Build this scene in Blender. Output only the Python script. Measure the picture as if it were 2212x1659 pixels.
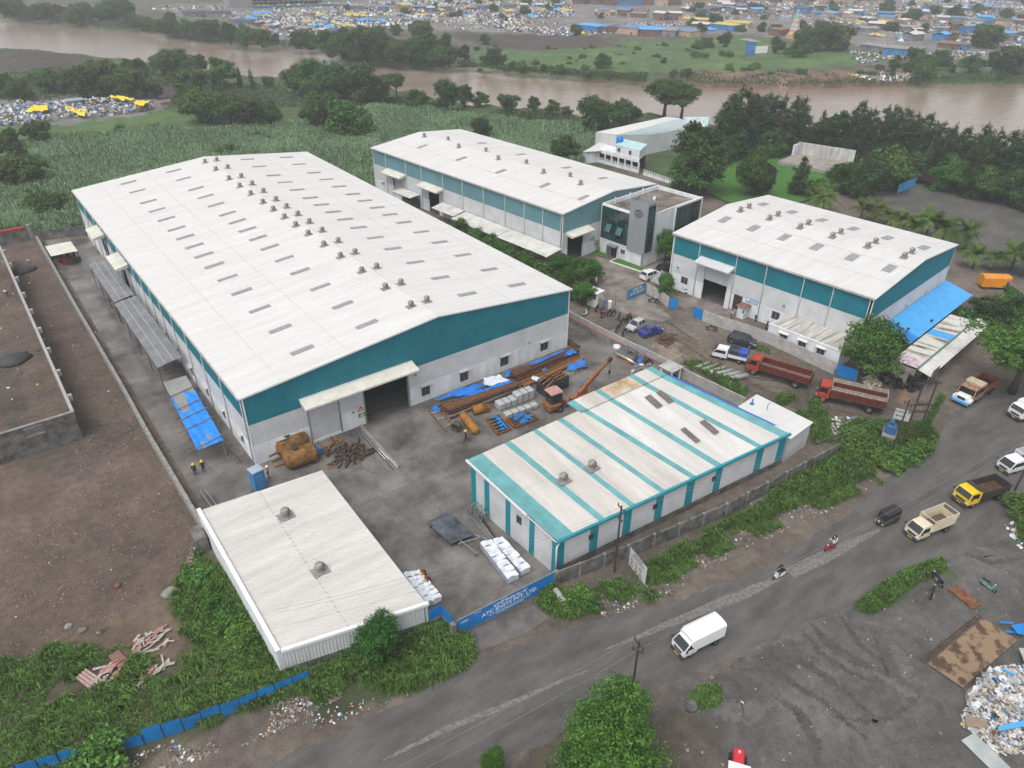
import bpy, bmesh, math, random
import numpy as np
from mathutils import Vector, Matrix
random.seed(7); rng = np.random.default_rng(7)
R_ = math.radians
for _o in list(bpy.data.objects): bpy.data.objects.remove(_o)
S = bpy.context.scene
COL = S.collection
# ------------------------------------------------------------------ camera
CAM = dict(f=1587.5, yaw=0.6507, pitch=0.5606, roll=0.0069, x=-17.2735, y=-72.0072, z=54.0618)
IW, IH = 2212.0, 1659.0            # picture units used for measuring
_yw, _pt, _rl = CAM['yaw'], CAM['pitch'], CAM['roll']
_f = Vector((math.sin(_yw)*math.cos(_pt), math.cos(_yw)*math.cos(_pt), -math.sin(_pt)))
_r = Vector((math.cos(_yw), -math.sin(_yw), 0)); _u = _r.cross(_f)
CR = _r*math.cos(_rl)+_u*math.sin(_rl); CU = -_r*math.sin(_rl)+_u*math.cos(_rl); CF = _f
CO = Vector((CAM['x'], CAM['y'], CAM['z']))
cd = bpy.data.cameras.new('camera'); cam = bpy.data.objects.new('camera', cd); COL.objects.link(cam)
cd.sensor_fit = 'HORIZONTAL'; cd.sensor_width = 36; cd.lens = 36*CAM['f']/IW
cd.clip_start = 1; cd.clip_end = 6000
cam.matrix_world = Matrix(((CR.x, CU.x, -CF.x, CO.x), (CR.y, CU.y, -CF.y, CO.y), (CR.z, CU.z, -CF.z, CO.z), (0, 0, 0, 1)))
S.camera = cam
# ------------------------------------------------------------------ sky, sun, exposure
HAZE = .00042
SUN_EL, SUN_AZ = R_(62), R_(250)
W = bpy.data.worlds.new('World'); S.world = W; W.use_nodes = True
nt = W.node_tree; nt.nodes.clear()
sky = nt.nodes.new('ShaderNodeTexSky'); sky.sky_type = 'NISHITA'; sky.sun_disc = False
sky.sun_elevation = SUN_EL; sky.sun_rotation = SUN_AZ; sky.dust_density = 3; sky.air_density = 1; sky.ozone_density = 1
hs = nt.nodes.new('ShaderNodeHueSaturation'); hs.inputs['Saturation'].default_value = 0.22
bg = nt.nodes.new('ShaderNodeBackground'); bg.inputs['Strength'].default_value = 0.15
wo = nt.nodes.new('ShaderNodeOutputWorld')
nt.links.new(sky.outputs[0], hs.inputs['Color']); nt.links.new(hs.outputs[0], bg.inputs['Color']); nt.links.new(bg.outputs[0], wo.inputs['Surface'])
sl = bpy.data.lights.new('sun', 'SUN'); sl.energy = 1.1; sl.angle = R_(35); sl.color = (1, .975, .94)
so = bpy.data.objects.new('sun', sl); COL.objects.link(so)
_sd = Vector((math.sin(SUN_AZ)*math.cos(SUN_EL), math.cos(SUN_AZ)*math.cos(SUN_EL), math.sin(SUN_EL)))
so.rotation_euler = (-_sd).to_track_quat('-Z', 'Y').to_euler(); so.location = (0, 0, 80)
vs = S.view_settings; vs.view_transform = 'Standard'; vs.look = 'None'; vs.gamma = 1; vs.exposure = 0.45; vs.use_curve_mapping = False
S.render.engine = 'CYCLES'
S.cycles.max_bounces = 4; S.cycles.diffuse_bounces = 2; S.cycles.glossy_bounces = 2; S.cycles.transparent_max_bounces = 4; S.cycles.volume_bounces = 0
# ------------------------------------------------------------------ measuring helpers
def g(px, py, z=0.0):
 """the place on level z that is seen at picture position px, py"""
 d = CF*CAM['f'] + CR*(px-IW/2) - CU*(py-IH/2)
 return CO + d*((z-CO.z)/d.z)
def crop(x0, y0, k):
 return lambda x, y, z=0.0: g(x0*.576+x*k, y0*.576+y*k, z)
def c(i, j): return crop(1280*i, 960*j, 1/3)
c00, c10, c20, c01, c11, c21, c02, c12, c22 = c(0,0), c(1,0), c(2,0), c(0,1), c(1,1), c(2,1), c(0,2), c(1,2), c(2,2)
kOf = crop(2000, 600, .24304); kB2 = crop(1350, 480, .20832); kFa = crop(2100, 380, .18228)
kSt = crop(1560, 1250, .18228); kTk = crop(1000, 1500, .1302); kLf = crop(0, 850, .20826); kB4 = crop(1680, 1350, .39059); kB5 = crop(700, 1650, .29509)
def ang(a, b): return math.atan2(b[1]-a[1], b[0]-a[0])
def V(*a): return Vector(a)
# ------------------------------------------------------------------ materials
MATS = {}
def mat(name, col, rough=.65, var=.18, scale=1.5, bump=0., metal=0., col2=None, stretch=(1,1,1), spec=.35, fine=0., island=0., thr=(.35,.68), world=True, coat=0, bscale=6):
 if name in MATS: return MATS[name]
 m = bpy.data.materials.new(name); m.use_nodes = True; t = m.node_tree; n = t.nodes; L = t.links
 b = n['Principled BSDF']; b.inputs['Roughness'].default_value = rough; b.inputs['Metallic'].default_value = metal
 b.inputs['Specular IOR Level'].default_value = spec
 if coat: b.inputs['Coat Weight'].default_value = coat
 if world: src = n.new('ShaderNodeNewGeometry').outputs['Position']
 else: src = n.new('ShaderNodeTexCoord').outputs['Object']
 mp = n.new('ShaderNodeMapping'); mp.inputs['Scale'].default_value = stretch; L.new(src, mp.inputs['Vector'])
 nz = n.new('ShaderNodeTexNoise'); nz.inputs['Scale'].default_value = scale; nz.inputs['Detail'].default_value = 5; nz.inputs['Roughness'].default_value = .62
 L.new(mp.outputs[0], nz.inputs['Vector'])
 rp = n.new('ShaderNodeValToRGB'); rp.color_ramp.elements[0].position = thr[0]; rp.color_ramp.elements[1].position = thr[1]
 a = [max(0, x*(1-var)) for x in col]; z = list(col2) if col2 else [min(1, x*(1+var)) for x in col]
 rp.color_ramp.elements[0].color = (*a, 1); rp.color_ramp.elements[1].color = (*z, 1)
 L.new(nz.outputs['Fac'], rp.inputs['Fac']); out = rp.outputs['Color']
 if fine:
  n2 = n.new('ShaderNodeTexNoise'); n2.inputs['Scale'].default_value = scale*14; n2.inputs['Detail'].default_value = 4; L.new(mp.outputs[0], n2.inputs['Vector'])
  mr = n.new('ShaderNodeMapRange'); mr.inputs[1].default_value = .3; mr.inputs[2].default_value = .7; mr.inputs[3].default_value = 1-fine; mr.inputs[4].default_value = 1+fine
  L.new(n2.outputs['Fac'], mr.inputs[0])
  mx = n.new('ShaderNodeVectorMath'); mx.operation = 'SCALE'; L.new(out, mx.inputs[0]); L.new(mr.outputs[0], mx.inputs['Scale']); out = mx.outputs[0]
 if island:
  ge = n.new('ShaderNodeNewGeometry'); mr = n.new('ShaderNodeMapRange'); mr.inputs[3].default_value = 1-island; mr.inputs[4].default_value = 1+island
  L.new(ge.outputs['Random Per Island'], mr.inputs[0])
  mx = n.new('ShaderNodeVectorMath'); mx.operation = 'SCALE'; L.new(out, mx.inputs[0]); L.new(mr.outputs[0], mx.inputs['Scale']); out = mx.outputs[0]
 L.new(out, b.inputs['Base Color'])
 if bump:
  n3 = n.new('ShaderNodeTexNoise'); n3.inputs['Scale'].default_value = bscale; n3.inputs['Detail'].default_value = 5; L.new(mp.outputs[0], n3.inputs['Vector'])
  bp = n.new('ShaderNodeBump'); bp.inputs['Strength'].default_value = bump; bp.inputs['Distance'].default_value = .08; L.new(n3.outputs['Fac'], bp.inputs['Height']); L.new(bp.outputs[0], b.inputs['Normal'])
 MATS[name] = m; return m
m_roof = mat('white_roof_sheet', (.61,.598,.57), .45, .05, .6, fine=.04, col2=(.65,.64,.615), spec=.4, stretch=(.12,1.3,1))
m_roof5 = mat('weathered_white_sheet', (.56,.543,.505), .5, .10, .35, col2=(.63,.613,.578), stretch=(.25,2.2,1), fine=.05)
m_roof4 = mat('dull_white_sheet', (.52,.485,.44), .5, .12, .3, col2=(.61,.585,.55), stretch=(2,.3,1), fine=.05)
m_teal = mat('teal_cladding', (.012,.185,.235), .42, .12, .4, spec=.4)
m_teal2 = mat('faded_blue_green_cladding', (.13,.27,.30), .45, .08, .3, spec=.4)
m_teal4 = mat('teal_stripe_sheet', (.13,.34,.355), .45, .16, .6, spec=.4)
m_teal4w = mat('teal_wall_sheet', (.015,.25,.31), .45, .12, .6, spec=.4)
m_whitecl = mat('white_cladding', (.56,.57,.58), .5, .08, .4, col2=(.63,.64,.65))
m_plaster = mat('white_plaster', (.68,.695,.72), .85, .12, .7, col2=(.78,.795,.82), fine=.04, stretch=(1,1,.35))
m_cream = mat('cream_sheet', (.63,.60,.52), .5, .10, .6, col2=(.70,.68,.61))
m_skylight = mat('grey_skylight_sheet', (.30,.30,.31), .35, .15, 2.)
m_vent = mat('aged_galvanised_metal', (.32,.31,.29), .5, .25, 4., metal=.35)
m_galv = mat('galvanised_sheet', (.62,.63,.64), .35, .15, 3., metal=.6)
m_concrete = mat('grey_concrete', (.24,.23,.22), .85, .25, 1.3, fine=.12, bump=.3)
m_concdark = mat('dark_stained_concrete', (.10,.097,.09), .9, .35, .9, col2=(.21,.205,.195), fine=.15, bump=.3)
m_stone = mat('pale_rubble_stone', (.25,.24,.225), .9, .35, 3., fine=.2, bump=.5)
m_black = mat('black_rubber', (.018,.018,.018), .75, .3, 5.)
m_dark = mat('dark_grey_metal', (.045,.045,.045), .6, .3, 3.)
m_steel = mat('grey_painted_steel', (.22,.23,.24), .5, .2, 3.)
m_glass = mat('dark_glass', (.02,.028,.028), .08, .2, .5, spec=.8)
m_officeglass = mat('green_tinted_glass', (.012,.045,.045), .05, .3, .3, spec=.9)
m_blue = mat('blue_painted_sheet', (.01,.20,.56), .45, .12, 1.)
m_fence = mat('fence_blue_sheet', (.012,.20,.50), .45, .18, 1.2)
m_tarp = mat('blue_tarpaulin', (.02,.25,.80), .45, .18, 1.5, bump=.6, bscale=3)
m_skyblue = mat('light_blue_roof_sheet', (.07,.36,.72), .45, .10, .8)
m_rust = mat('rusty_steel', (.15,.065,.028), .85, .4, 3., col2=(.26,.115,.045), fine=.2)
m_rustdk = mat('dark_rusty_steel', (.075,.042,.028), .85, .4, 3., col2=(.15,.075,.04), fine=.2)
m_orange = mat('rust_orange_primer', (.30,.13,.028), .75, .25, 1.2, col2=(.42,.185,.03), fine=.12)
m_white = mat('white_paint', (.74,.74,.73), .4, .05, 1.)
m_offwhite = mat('offwhite_plastic_wrap', (.66,.69,.73), .3, .1, 2., bump=.4)
m_tyre = m_black
m_redtruck = mat('maroon_truck_paint', (.12,.024,.018), .7, .4, 2.)
m_redcab = mat('red_truck_cab_paint', (.38,.05,.03), .5, .3, 2.)
m_bark = mat('bark', (.10,.075,.055), .95, .3, 4., fine=.2)
m_glasscar = mat('vehicle_window_glass', (.015,.018,.02), .08, .2, 1., spec=.8)
m_wood = mat('weathered_wood', (.22,.15,.09), .85, .3, 4., fine=.2)
m_pole = mat('rusted_pole_steel', (.06,.045,.038), .7, .3, 4.)
m_mudbr = mat('dark_plinth', (.09,.08,.07), .9, .3, 2.)
m_skin = mat('skin', (.20,.11,.07), .6, .05, 3.)
m_yellow = mat('yellow_paint', (.78,.52,.02), .4, .08, 2.)
m_tarpf = mat('faded_yellow_sheet', (.55,.43,.12), .6, .3, .5)
m_tarpy = mat('yellow_tarpaulin', (.80,.60,.03), .5, .12, 1., bump=.4)
m_red = mat('red_paint', (.45,.03,.03), .5, .12, 2.)
# ------------------------------------------------------------------ mesh building
class MB:
 def __init__(s): s.v = []; s.f = []; s.m = []; s.T = Matrix()
 def add(s, vs, fs, m=0):
  k = len(s.v); s.v += [tuple(s.T @ Vector(v)) for v in vs]
  s.f += [tuple(i+k for i in f) for f in fs]; s.m += [m]*len(fs); return s
 def poly(s, pts, m=0): return s.add(pts, [tuple(range(len(pts)))], m)
 def box(s, x0, x1, y0, y1, z0, z1, m=0):
  return s.add([(x0,y0,z0),(x1,y0,z0),(x1,y1,z0),(x0,y1,z0),(x0,y0,z1),(x1,y0,z1),(x1,y1,z1),(x0,y1,z1)],
   [(0,3,2,1),(4,5,6,7),(0,1,5,4),(1,2,6,5),(2,3,7,6),(3,0,4,7)], m)
 def bev(s, x0, x1, y0, y1, z0, z1, b, m=0):       # box with chamfered vertical and upper edges
  def ring(i, z): return [(x0+i+b,y0+i,z),(x1-i-b,y0+i,z),(x1-i,y0+i+b,z),(x1-i,y1-i-b,z),(x1-i-b,y1-i,z),(x0+i+b,y1-i,z),(x0+i,y1-i-b,z),(x0+i,y0+i+b,z)]
  return s.loft([ring(0,z0), ring(0,z1-b), ring(b,z1)], m)
 def loft(s, rings, m=0, cap=True, closed=True):
  n = len(rings[0]); vs = [p for r in rings for p in r]; fs = []
  for i in range(len(rings)-1):
   for j in range(n if closed else n-1):
    a, b = i*n+j, i*n+(j+1)%n; fs.append((a, b, b+n, a+n))
  if cap: fs.append(tuple(range(n-1,-1,-1))); fs.append(tuple(range((len(rings)-1)*n, len(rings)*n)))
  return s.add(vs, fs, m)
 def prism(s, pts, d, m=0):                        # polygon extruded by the vector d
  d = Vector(d); return s.loft([[tuple(Vector(p)) for p in pts], [tuple(Vector(p)+d) for p in pts]], m)
 def bar(s, a, b, w, h=None, m=0, up=(0,0,1)):      # rectangular bar between two points
  a, b = Vector(a), Vector(b); h = h or w; d = (b-a)
  if d.length < 1e-6: return s
  d.normalize(); up = Vector(up); x = d.cross(up)
  if x.length < 1e-3: x = d.cross(Vector((1,0,0)))
  x.normalize(); y = x.cross(d); x *= w/2; y *= h/2
  q = [-x-y, x-y, x+y, -x+y]
  return s.loft([[tuple(a+k) for k in q], [tuple(b+k) for k in q]], m)
 def tube(s, pts, r, n=8, m=0, cap=True):
  pts = [Vector(p) for p in pts]; rs = r if isinstance(r, (list, tuple)) else [r]*len(pts); rings = []
  pv = None
  for i, p in enumerate(pts):
   d = (pts[min(i+1, len(pts)-1)]-pts[max(i-1, 0)]).normalized()
   x = pv - d*pv.dot(d) if pv else d.cross(Vector((0,0,1)))
   if x.length < 1e-3: x = d.cross(Vector((1,0,0)))
   x.normalize(); pv = x; y = d.cross(x)
   rings.append([tuple(p+(x*math.cos(2*math.pi*k/n)+y*math.sin(2*math.pi*k/n))*rs[i]) for k in range(n)])
  return s.loft(rings, m, cap)
 def lathe(s, prof, o=(0,0,0), axis=(0,0,1), n=16, m=0, cap=True):
  o = Vector(o); a = Vector(axis).normalized(); x = a.cross(Vector((0,0,1)))
  if x.length < 1e-3: x = Vector((1,0,0))
  x.normalize(); y = a.cross(x)
  return s.loft([[tuple(o+a*z+(x*math.cos(2*math.pi*k/n)+y*math.sin(2*math.pi*k/n))*r) for k in range(n)] for r, z in prof], m, cap)
 def grid(s, fn, nu, nv, m=0):
  vs = [fn(i/nu, j/nv) for j in range(nv+1) for i in range(nu+1)]
  return s.add(vs, [(j*(nu+1)+i, j*(nu+1)+i+1, (j+1)*(nu+1)+i+1, (j+1)*(nu+1)+i) for j in range(nv) for i in range(nu)], m)
 def corr(s, o, u, L, v, b, t, nrm, pitch=.3, d=.04, m=0):
  """ribbed sheet: runs L along u from o, spans from b(u) to t(u) along v, ribs stand out along nrm"""
  o, u, v, nrm = Vector(o), Vector(u), Vector(v), Vector(nrm); vs = []; us = []
  k = 0
  while True:
   for fr, h in ((0,0),(.4,0),(.5,1),(.8,1),(.9,0)):
    x = (k+fr)*pitch
    if x >= L: break
    us.append((x, h))
   k += 1
   if k*pitch >= L: break
  us.append((L, 0))
  for x, h in us:
   p = o+u*x+nrm*(h*d); bb = b(x) if callable(b) else b; tt = t(x) if callable(t) else t
   vs += [tuple(p+v*bb), tuple(p+v*tt)]
  return s.add(vs, [(2*i, 2*i+2, 2*i+3, 2*i+1) for i in range(len(us)-1)], m)
 def wall(s, L, H, holes=(), th=.2, m=0, x0=0., z0=0., y=0.):
  """upright wall in the local xz plane (outer face at y), holes = (x0,x1,z0,z1) really cut"""
  xs = sorted({x0, x0+L, *[min(max(q, x0), x0+L) for h in holes for q in h[:2]]}); zs = sorted({z0, z0+H, *[min(max(q, z0), z0+H) for h in holes for q in h[2:]]})
  hole = lambda a, b: any(h[0] < a < h[1] and h[2] < b < h[3] for h in holes)
  nx, nz = len(xs)-1, len(zs)-1
  sol = [[not hole((xs[i]+xs[i+1])/2, (zs[j]+zs[j+1])/2) for j in range(nz)] for i in range(nx)]
  ok = lambda i, j: 0 <= i < nx and 0 <= j < nz and sol[i][j]
  for i in range(nx):
   for j in range(nz):
    if not sol[i][j]: continue
    a, b, p, q = xs[i], xs[i+1], zs[j], zs[j+1]
    s.poly([(a,y,p),(b,y,p),(b,y,q),(a,y,q)], m); s.poly([(a,y+th,p),(a,y+th,q),(b,y+th,q),(b,y+th,p)], m)
    if not ok(i-1,j): s.poly([(a,y,p),(a,y,q),(a,y+th,q),(a,y+th,p)], m)
    if not ok(i+1,j): s.poly([(b,y,p),(b,y+th,p),(b,y+th,q),(b,y,q)], m)
    if not ok(i,j-1): s.poly([(a,y,p),(a,y+th,p),(b,y+th,p),(b,y,p)], m)
    if not ok(i,j+1): s.poly([(a,y,q),(b,y,q),(b,y+th,q),(a,y+th,q)], m)
  return s
 def mesh(s, name, mats, smooth=False):
  me = bpy.data.meshes.new(name); me.from_pydata(s.v, [], s.f)
  for m in (mats if isinstance(mats, (list, tuple)) else [mats]): me.materials.append(m)
  if any(s.m): me.polygons.foreach_set('material_index', s.m)
  if smooth: me.polygons.foreach_set('use_smooth', [True]*len(s.f))
  me.update(); return me
 def build(s, name, mats, parent=None, smooth=False, label=None):
  o = bpy.data.objects.new(name, s.mesh(name, mats, smooth)); COL.objects.link(o)
  if parent: o.parent = parent
  if label: o['label'] = label
  return o
def tag(o, label, cat, group=None, kind=None):
 if label: o['label'] = label
 if cat: o['category'] = cat
 if group: o['group'] = group
 if kind: o['kind'] = kind
 return o
def thing(name, label, cat, loc=(0,0,0), rz=0., group=None):
 o = bpy.data.objects.new(name, None); COL.objects.link(o); o.empty_display_size = .3
 o.location = (loc[0], loc[1], loc[2] if len(loc) > 2 else 0); o.rotation_euler = (0, 0, rz)
 return tag(o, label, cat, group)
def inst(me, name, parent=None, loc=None, rot=None, scale=None):
 o = bpy.data.objects.new(name, me); COL.objects.link(o)
 if parent: o.parent = parent
 if loc is not None: o.location = loc
 if rot is not None: o.rotation_euler = rot
 if scale is not None: o.scale = (scale,)*3 if isinstance(scale, (int, float)) else scale
 return o
def dup(root, loc, rz, label=None, group=None, parent=None):
 r = root.copy(); COL.objects.link(r)
 if loc is not None: r.location = (loc[0], loc[1], loc[2] if len(loc) > 2 else root.location.z)
 if rz is not None: r.rotation_euler = (0, 0, rz)
 if label: r['label'] = label
 if group: r['group'] = group
 if parent: r.parent = parent
 for ch in root.children:
  k = ch.copy(); COL.objects.link(k); k.parent = r
  for q in ch.children:
   d = q.copy(); COL.objects.link(d); d.parent = k
 return r
def struct(o): o['kind'] = 'structure'; return o
def npmesh(name, co, faces_n, mats, midx=None, col=None, smooth=False):
 """fast mesh of independent polygons: co (N*k,3) with k corners per face"""
 k = faces_n; n = len(co)//k; me = bpy.data.meshes.new(name)
 me.vertices.add(len(co)); me.vertices.foreach_set('co', np.asarray(co, np.float32).ravel())
 me.loops.add(len(co)); me.loops.foreach_set('vertex_index', np.arange(len(co), dtype=np.int32))
 me.polygons.add(n); me.polygons.foreach_set('loop_start', np.arange(0, n*k, k, dtype=np.int32))
 for m in (mats if isinstance(mats, (list, tuple)) else [mats]): me.materials.append(m)
 if midx is not None: me.polygons.foreach_set('material_index', np.asarray(midx, np.int32))
 if col is not None:
  a = me.color_attributes.new('Col', 'FLOAT_COLOR', 'POINT'); a.data.foreach_set('color', np.asarray(col, np.float32).ravel())
 me.update(calc_edges=True); return me
def inpoly(px, py, poly):
 r = np.zeros(px.shape, bool); n = len(poly)
 for i in range(n):
  x1, y1 = poly[i][0], poly[i][1]; x2, y2 = poly[(i+1) % n][0], poly[(i+1) % n][1]
  cnd = ((y1 > py) != (y2 > py)); xx = (x2-x1)*(py-y1)/((y2-y1) or 1e-9)+x1
  r ^= cnd & (px < xx)
 return r
def vnoise(x, y, s, seed=0):
 """smooth value noise for scattering"""
 x = x/s+seed*17.3; y = y/s+seed*9.1; xi = np.floor(x).astype(int); yi = np.floor(y).astype(int); fx = x-xi; fy = y-yi
 h = lambda a, b: (np.sin(a*127.1+b*311.7+seed*74.7)*43758.5453) % 1.0
 fx = fx*fx*(3-2*fx); fy = fy*fy*(3-2*fy)
 return (h(xi,yi)*(1-fx)+h(xi+1,yi)*fx)*(1-fy)+(h(xi,yi+1)*(1-fx)+h(xi+1,yi+1)*fx)*fy
# ================================================================== terrain
WZ = -1.6
def gl(pts, z=0.0): return [g(x, y, z) for x, y in pts]
def cc(fn, pts, z=0.0): return [fn(x, y, z) for x, y in pts]
RIV_FAR = cc(c00, [(-900,60),(-300,100),(0,125),(300,130),(480,155),(620,175),(740,192),(880,187),(990,205),(1080,240),(1220,255),(1440,265),(1600,300),(1800,312),(2070,332)], WZ) + \
 cc(c10, [(0,388),(280,402),(480,425),(700,442),(850,432),(1080,467),(1400,487),(1590,512),(1980,527),(2212,540)], WZ) + \
 cc(c20, [(60,562),(400,575),(1000,572),(1500,545),(2212,545),(3000,520),(4200,480)], WZ)
RIV_NEAR = cc(c00, [(-900,380),(-300,340),(0,330),(200,340),(400,362),(620,388),(800,400),(1000,430),(1250,470),(1500,500),(1680,525),(1850,520)], WZ) + \
 cc(c10, [(0,560),(200,585),(420,610),(560,640),(760,700),(1000,715),(1300,735),(1500,745),(1640,830),(1800,800),(2000,745)], WZ) + \
 cc(c20, [(0,800),(400,850),(800,880),(1300,930),(1800,1000),(2300,1080),(3000,1200),(4200,1300)], WZ)
RIVER = RIV_FAR + RIV_NEAR[::-1]
def axis(segs):
 a = []
 for x0, x1, d in segs: a += list(np.arange(x0, x1, d))
 return np.array(a+[segs[-1][1]])
gx = axis([(-600,-300,30),(-300,-46,6),(-46,126,.75),(126,800,3.4),(800,2400,40)])
gy = axis([(-700,-200,30),(-200,-78,6),(-78,104,.75),(104,720,3.2),(720,2400,40)])
GX, GY = np.meshgrid(gx, gy)
near = (GX > -50) & (GX < 130) & (GY > -90) & (GY < 110)
wob = np.where(near, 1.0, 4.0)
wx = GX+(vnoise(GX,GY,3.,1)-.5)*2.6*wob+(vnoise(GX,GY,1.2,2)-.5)*1.2; wy = GY+(vnoise(GX,GY,3.,3)-.5)*2.6*wob+(vnoise(GX,GY,1.2,4)-.5)*1.2
colr = np.zeros(GX.shape+(4,), np.float32)
GREEN = (.052,.082,.028); SOIL = (0.059,0.046,0.040); MUD = (.122,.101,.083); BROWN = (.108,.080,.064); LOT = (0.088,0.083,0.078); CROP = (.060,.125,.052); BRIGHT = (.070,.122,.038); SCRAP = (.165,.155,.147); EARTH = (0.159,0.104,0.071)
colr[..., :3] = GREEN
def zone(poly, col, wet=0., soft=None):
 k = inpoly(wx, wy, poly); colr[k, :3] = col; colr[k, 3] = wet
far_pts = RIV_FAR
# beyond the river
k = inpoly(wx, wy, [(p.x, p.y) for p in RIV_FAR]+[(2400,-300),(2400,2400),(-600,2400)])
FARSIDE = inpoly(GX, GY, [(p.x, p.y) for p in RIV_FAR]+[(2400,-300),(2400,2400),(-600,2400)])
colr[k, :3] = (.085,.085,.06)
zone(cc(c00, [(960,40),(1500,30),(2212,20),(2212,330),(1800,290),(1500,150),(1200,130)], 1), SCRAP)
zone(cc(c10, [(0,0),(2212,0),(2212,200),(1500,240),(700,210),(0,190)], 1), SCRAP)
zone(cc(c20, [(0,-40),(2212,-40),(2212,400),(1500,360),(1050,300),(400,230),(0,230)], 1), SCRAP)
zone(cc(c10, [(720,230),(1300,235),(1830,255),(1700,320),(1300,330),(900,300)], 1), SOIL)
zone(cc(c10, [(830,330),(1300,335),(1720,320),(1900,270),(2212,270),(2212,480),(1980,470),(1500,450),(1100,430),(840,400)], 1), BRIGHT)
zone(cc(c20, [(0,260),(380,240),(700,300),(1080,330),(1300,400),(1100,440),(700,460),(300,470),(0,440)], 1), BRIGHT)
zone(cc(c20, [(0,470),(400,470),(1100,480),(1500,480),(1500,560),(1000,590),(400,590),(0,570)], 1), EARTH)
zone(cc(c20, [(1400,400),(2212,420),(2212,520),(1500,520)], 1), GREEN)
# this side, behind the warehouses
zone(gl([(-200,300),(0,318),(130,298),(330,283),(560,272),(700,262),(800,222),(950,238),(1290,278),(1320,335),(1250,360),(1000,420),(700,470),(170,530),(60,505),(-300,500)]), CROP)
zone(gl([(-200,275),(130,258),(350,238),(480,252),(390,280),(130,300),(-200,318)]), BRIGHT)
zone(gl([(250,208),(300,178),(420,170),(560,200),(660,215),(500,232),(340,240)]), SOIL)
zone(gl([(-200,105),(120,110),(200,122),(250,132),(120,148),(-200,160)]), SOIL)
zone(gl([(-200,218),(150,208),(340,204),(346,240),(130,268),(-200,280)]), SCRAP)
# the industrial side
ind = gl([(60,500),(180,500),(650,420),(820,415),(1150,470),(1330,360),(1560,425),(1740,430),(1960,395),(2400,470),(2900,700)])+[(200,-120),(60,-260),(-200,-260),(-200,-20)]
zone(ind, MUD)
zone(cc(c20, [(1260,1290),(1480,1200),(1750,1215),(2212,1330),(2800,1500),(2800,1900),(2000,1750),(1700,1650)]), LOT)
zone(cc(c22, [(0,1080),(500,880),(950,660),(1150,640),(1700,330),(2212,100),(2900,200),(2900,2400),(-400,2200),(-300,1250)]), LOT)
zone(gl([(-300,500),(75,505),(170,680),(300,880),(445,1120),(420,1180),(380,1260),(270,1345),(150,1400),(0,1460),(-300,1500)]), BROWN)
zone(gl([(-300,1490),(0,1455),(150,1395),(270,1340),(390,1250),(430,1175),(520,1250),(600,1440),(680,1470),(640,1520),(250,1659),(-100,1800)]), (.072,.070,.040))
zone(cc(c02, [(640,700),(900,560),(1150,640),(1250,900),(1000,1000),(700,880)]), (.125,.090,.066))
zone(cc(c02, [(400,880),(640,800),(760,880),(700,1150),(420,1150)]), (.105,.080,.056))
zone(gl([(60,905),(330,905),(175,1040),(0,1000),(0,760),(60,740)]), (.085,.068,.056))
zone(cc(c21, [(560,880),(850,930),(1050,1120),(1600,1100),(1600,1280),(1400,1400),(900,1560),(350,1659),(0,1800),(0,1700),(700,1480),(1000,1260),(800,1100)]), (.060,.072,.036))
zone(cc(c12, [(60,900),(400,860),(560,760),(740,800),(860,830),(850,960),(480,1160),(200,1200),(-100,1330),(-300,1250)]), (.060,.072,.036))
zone(cc(c21, [(560,1480),(1250,1350),(1350,1480),(900,1700),(400,1900),(0,2150),(-400,2300),(-500,2250),(0,1950)]), (.115,.095,.080))
zone(cc(c12, [(1380,560),(1700,420),(2212,160),(2212,520),(1700,700),(1500,720)]), (.105,.090,.074))
zone(cc(c22, [(1130,600),(1450,370),(1680,310),(1700,380),(1350,600),(1200,680)]), GREEN)
zone(cc(c22, [(2060,0),(2400,0),(2400,260),(2150,200)]), GREEN)
zone(cc(c12, [(1500,1300),(2212,1240),(2500,1500),(2300,1900),(1100,1900),(1100,1600)]), (.075,.062,.050))
# wet, muddy lane with tyre ruts
for poly in (cc(c21, [(0,480),(250,700),(500,860),(900,960),(1300,1020),(1250,1090),(900,1020),(560,930),(200,800),(-100,560)]), cc(c21, [(1300,880),(1560,930),(1760,980),(1700,1250),(1500,1150),(1300,1020)])):
 zone(poly, (.095,.076,.060), .55)
zone(cc(c21, [(1380,890),(1480,900),(1500,980),(1440,1000)]), (.15,.10,.06), .9)
zone(cc(c11, [(1990,590),(2150,570),(2212,640),(2150,700),(2050,640)]), (.19,.155,.12), .5)
zone(cc(c12, [(1640,640),(1760,640),(1740,690),(1650,700)]), (.13,.105,.08), .7)
zone(cc(c21, [(560,640),(640,640),(780,740),(880,840),(830,900),(640,800)]), (.13,.090,.060), .6)
inriv = inpoly(GX+(vnoise(GX,GY,9.,5)-.5)*5, GY+(vnoise(GX,GY,9.,6)-.5)*5, RIVER)
GZ = np.where(FARSIDE, .9+vnoise(GX,GY,30,7)*1.6, 0.)
GZ += np.where(~near & ~FARSIDE, (vnoise(GX,GY,14,8)-.5)*.5, 0)
GZ = np.where(inriv, -4.0, GZ)
hump = inpoly(GX, GY, cc(c12, [(1560,560),(1900,380),(2212,250),(2212,470),(1750,640)]))
GZ += np.where(hump, vnoise(GX,GY,2.2,9)*.5, 0)
ny, nx = GX.shape
vid = np.arange(ny*nx).reshape(ny, nx)
quads = np.stack([vid[:-1,:-1], vid[:-1,1:], vid[1:,1:], vid[1:,:-1]], -1).reshape(-1, 4)
me = bpy.data.meshes.new('ground'); me.vertices.add(ny*nx)
me.vertices.foreach_set('co', np.stack([GX, GY, GZ], -1).astype(np.float32).ravel())
me.loops.add(quads.size); me.loops.foreach_set('vertex_index', quads.astype(np.int32).ravel())
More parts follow.
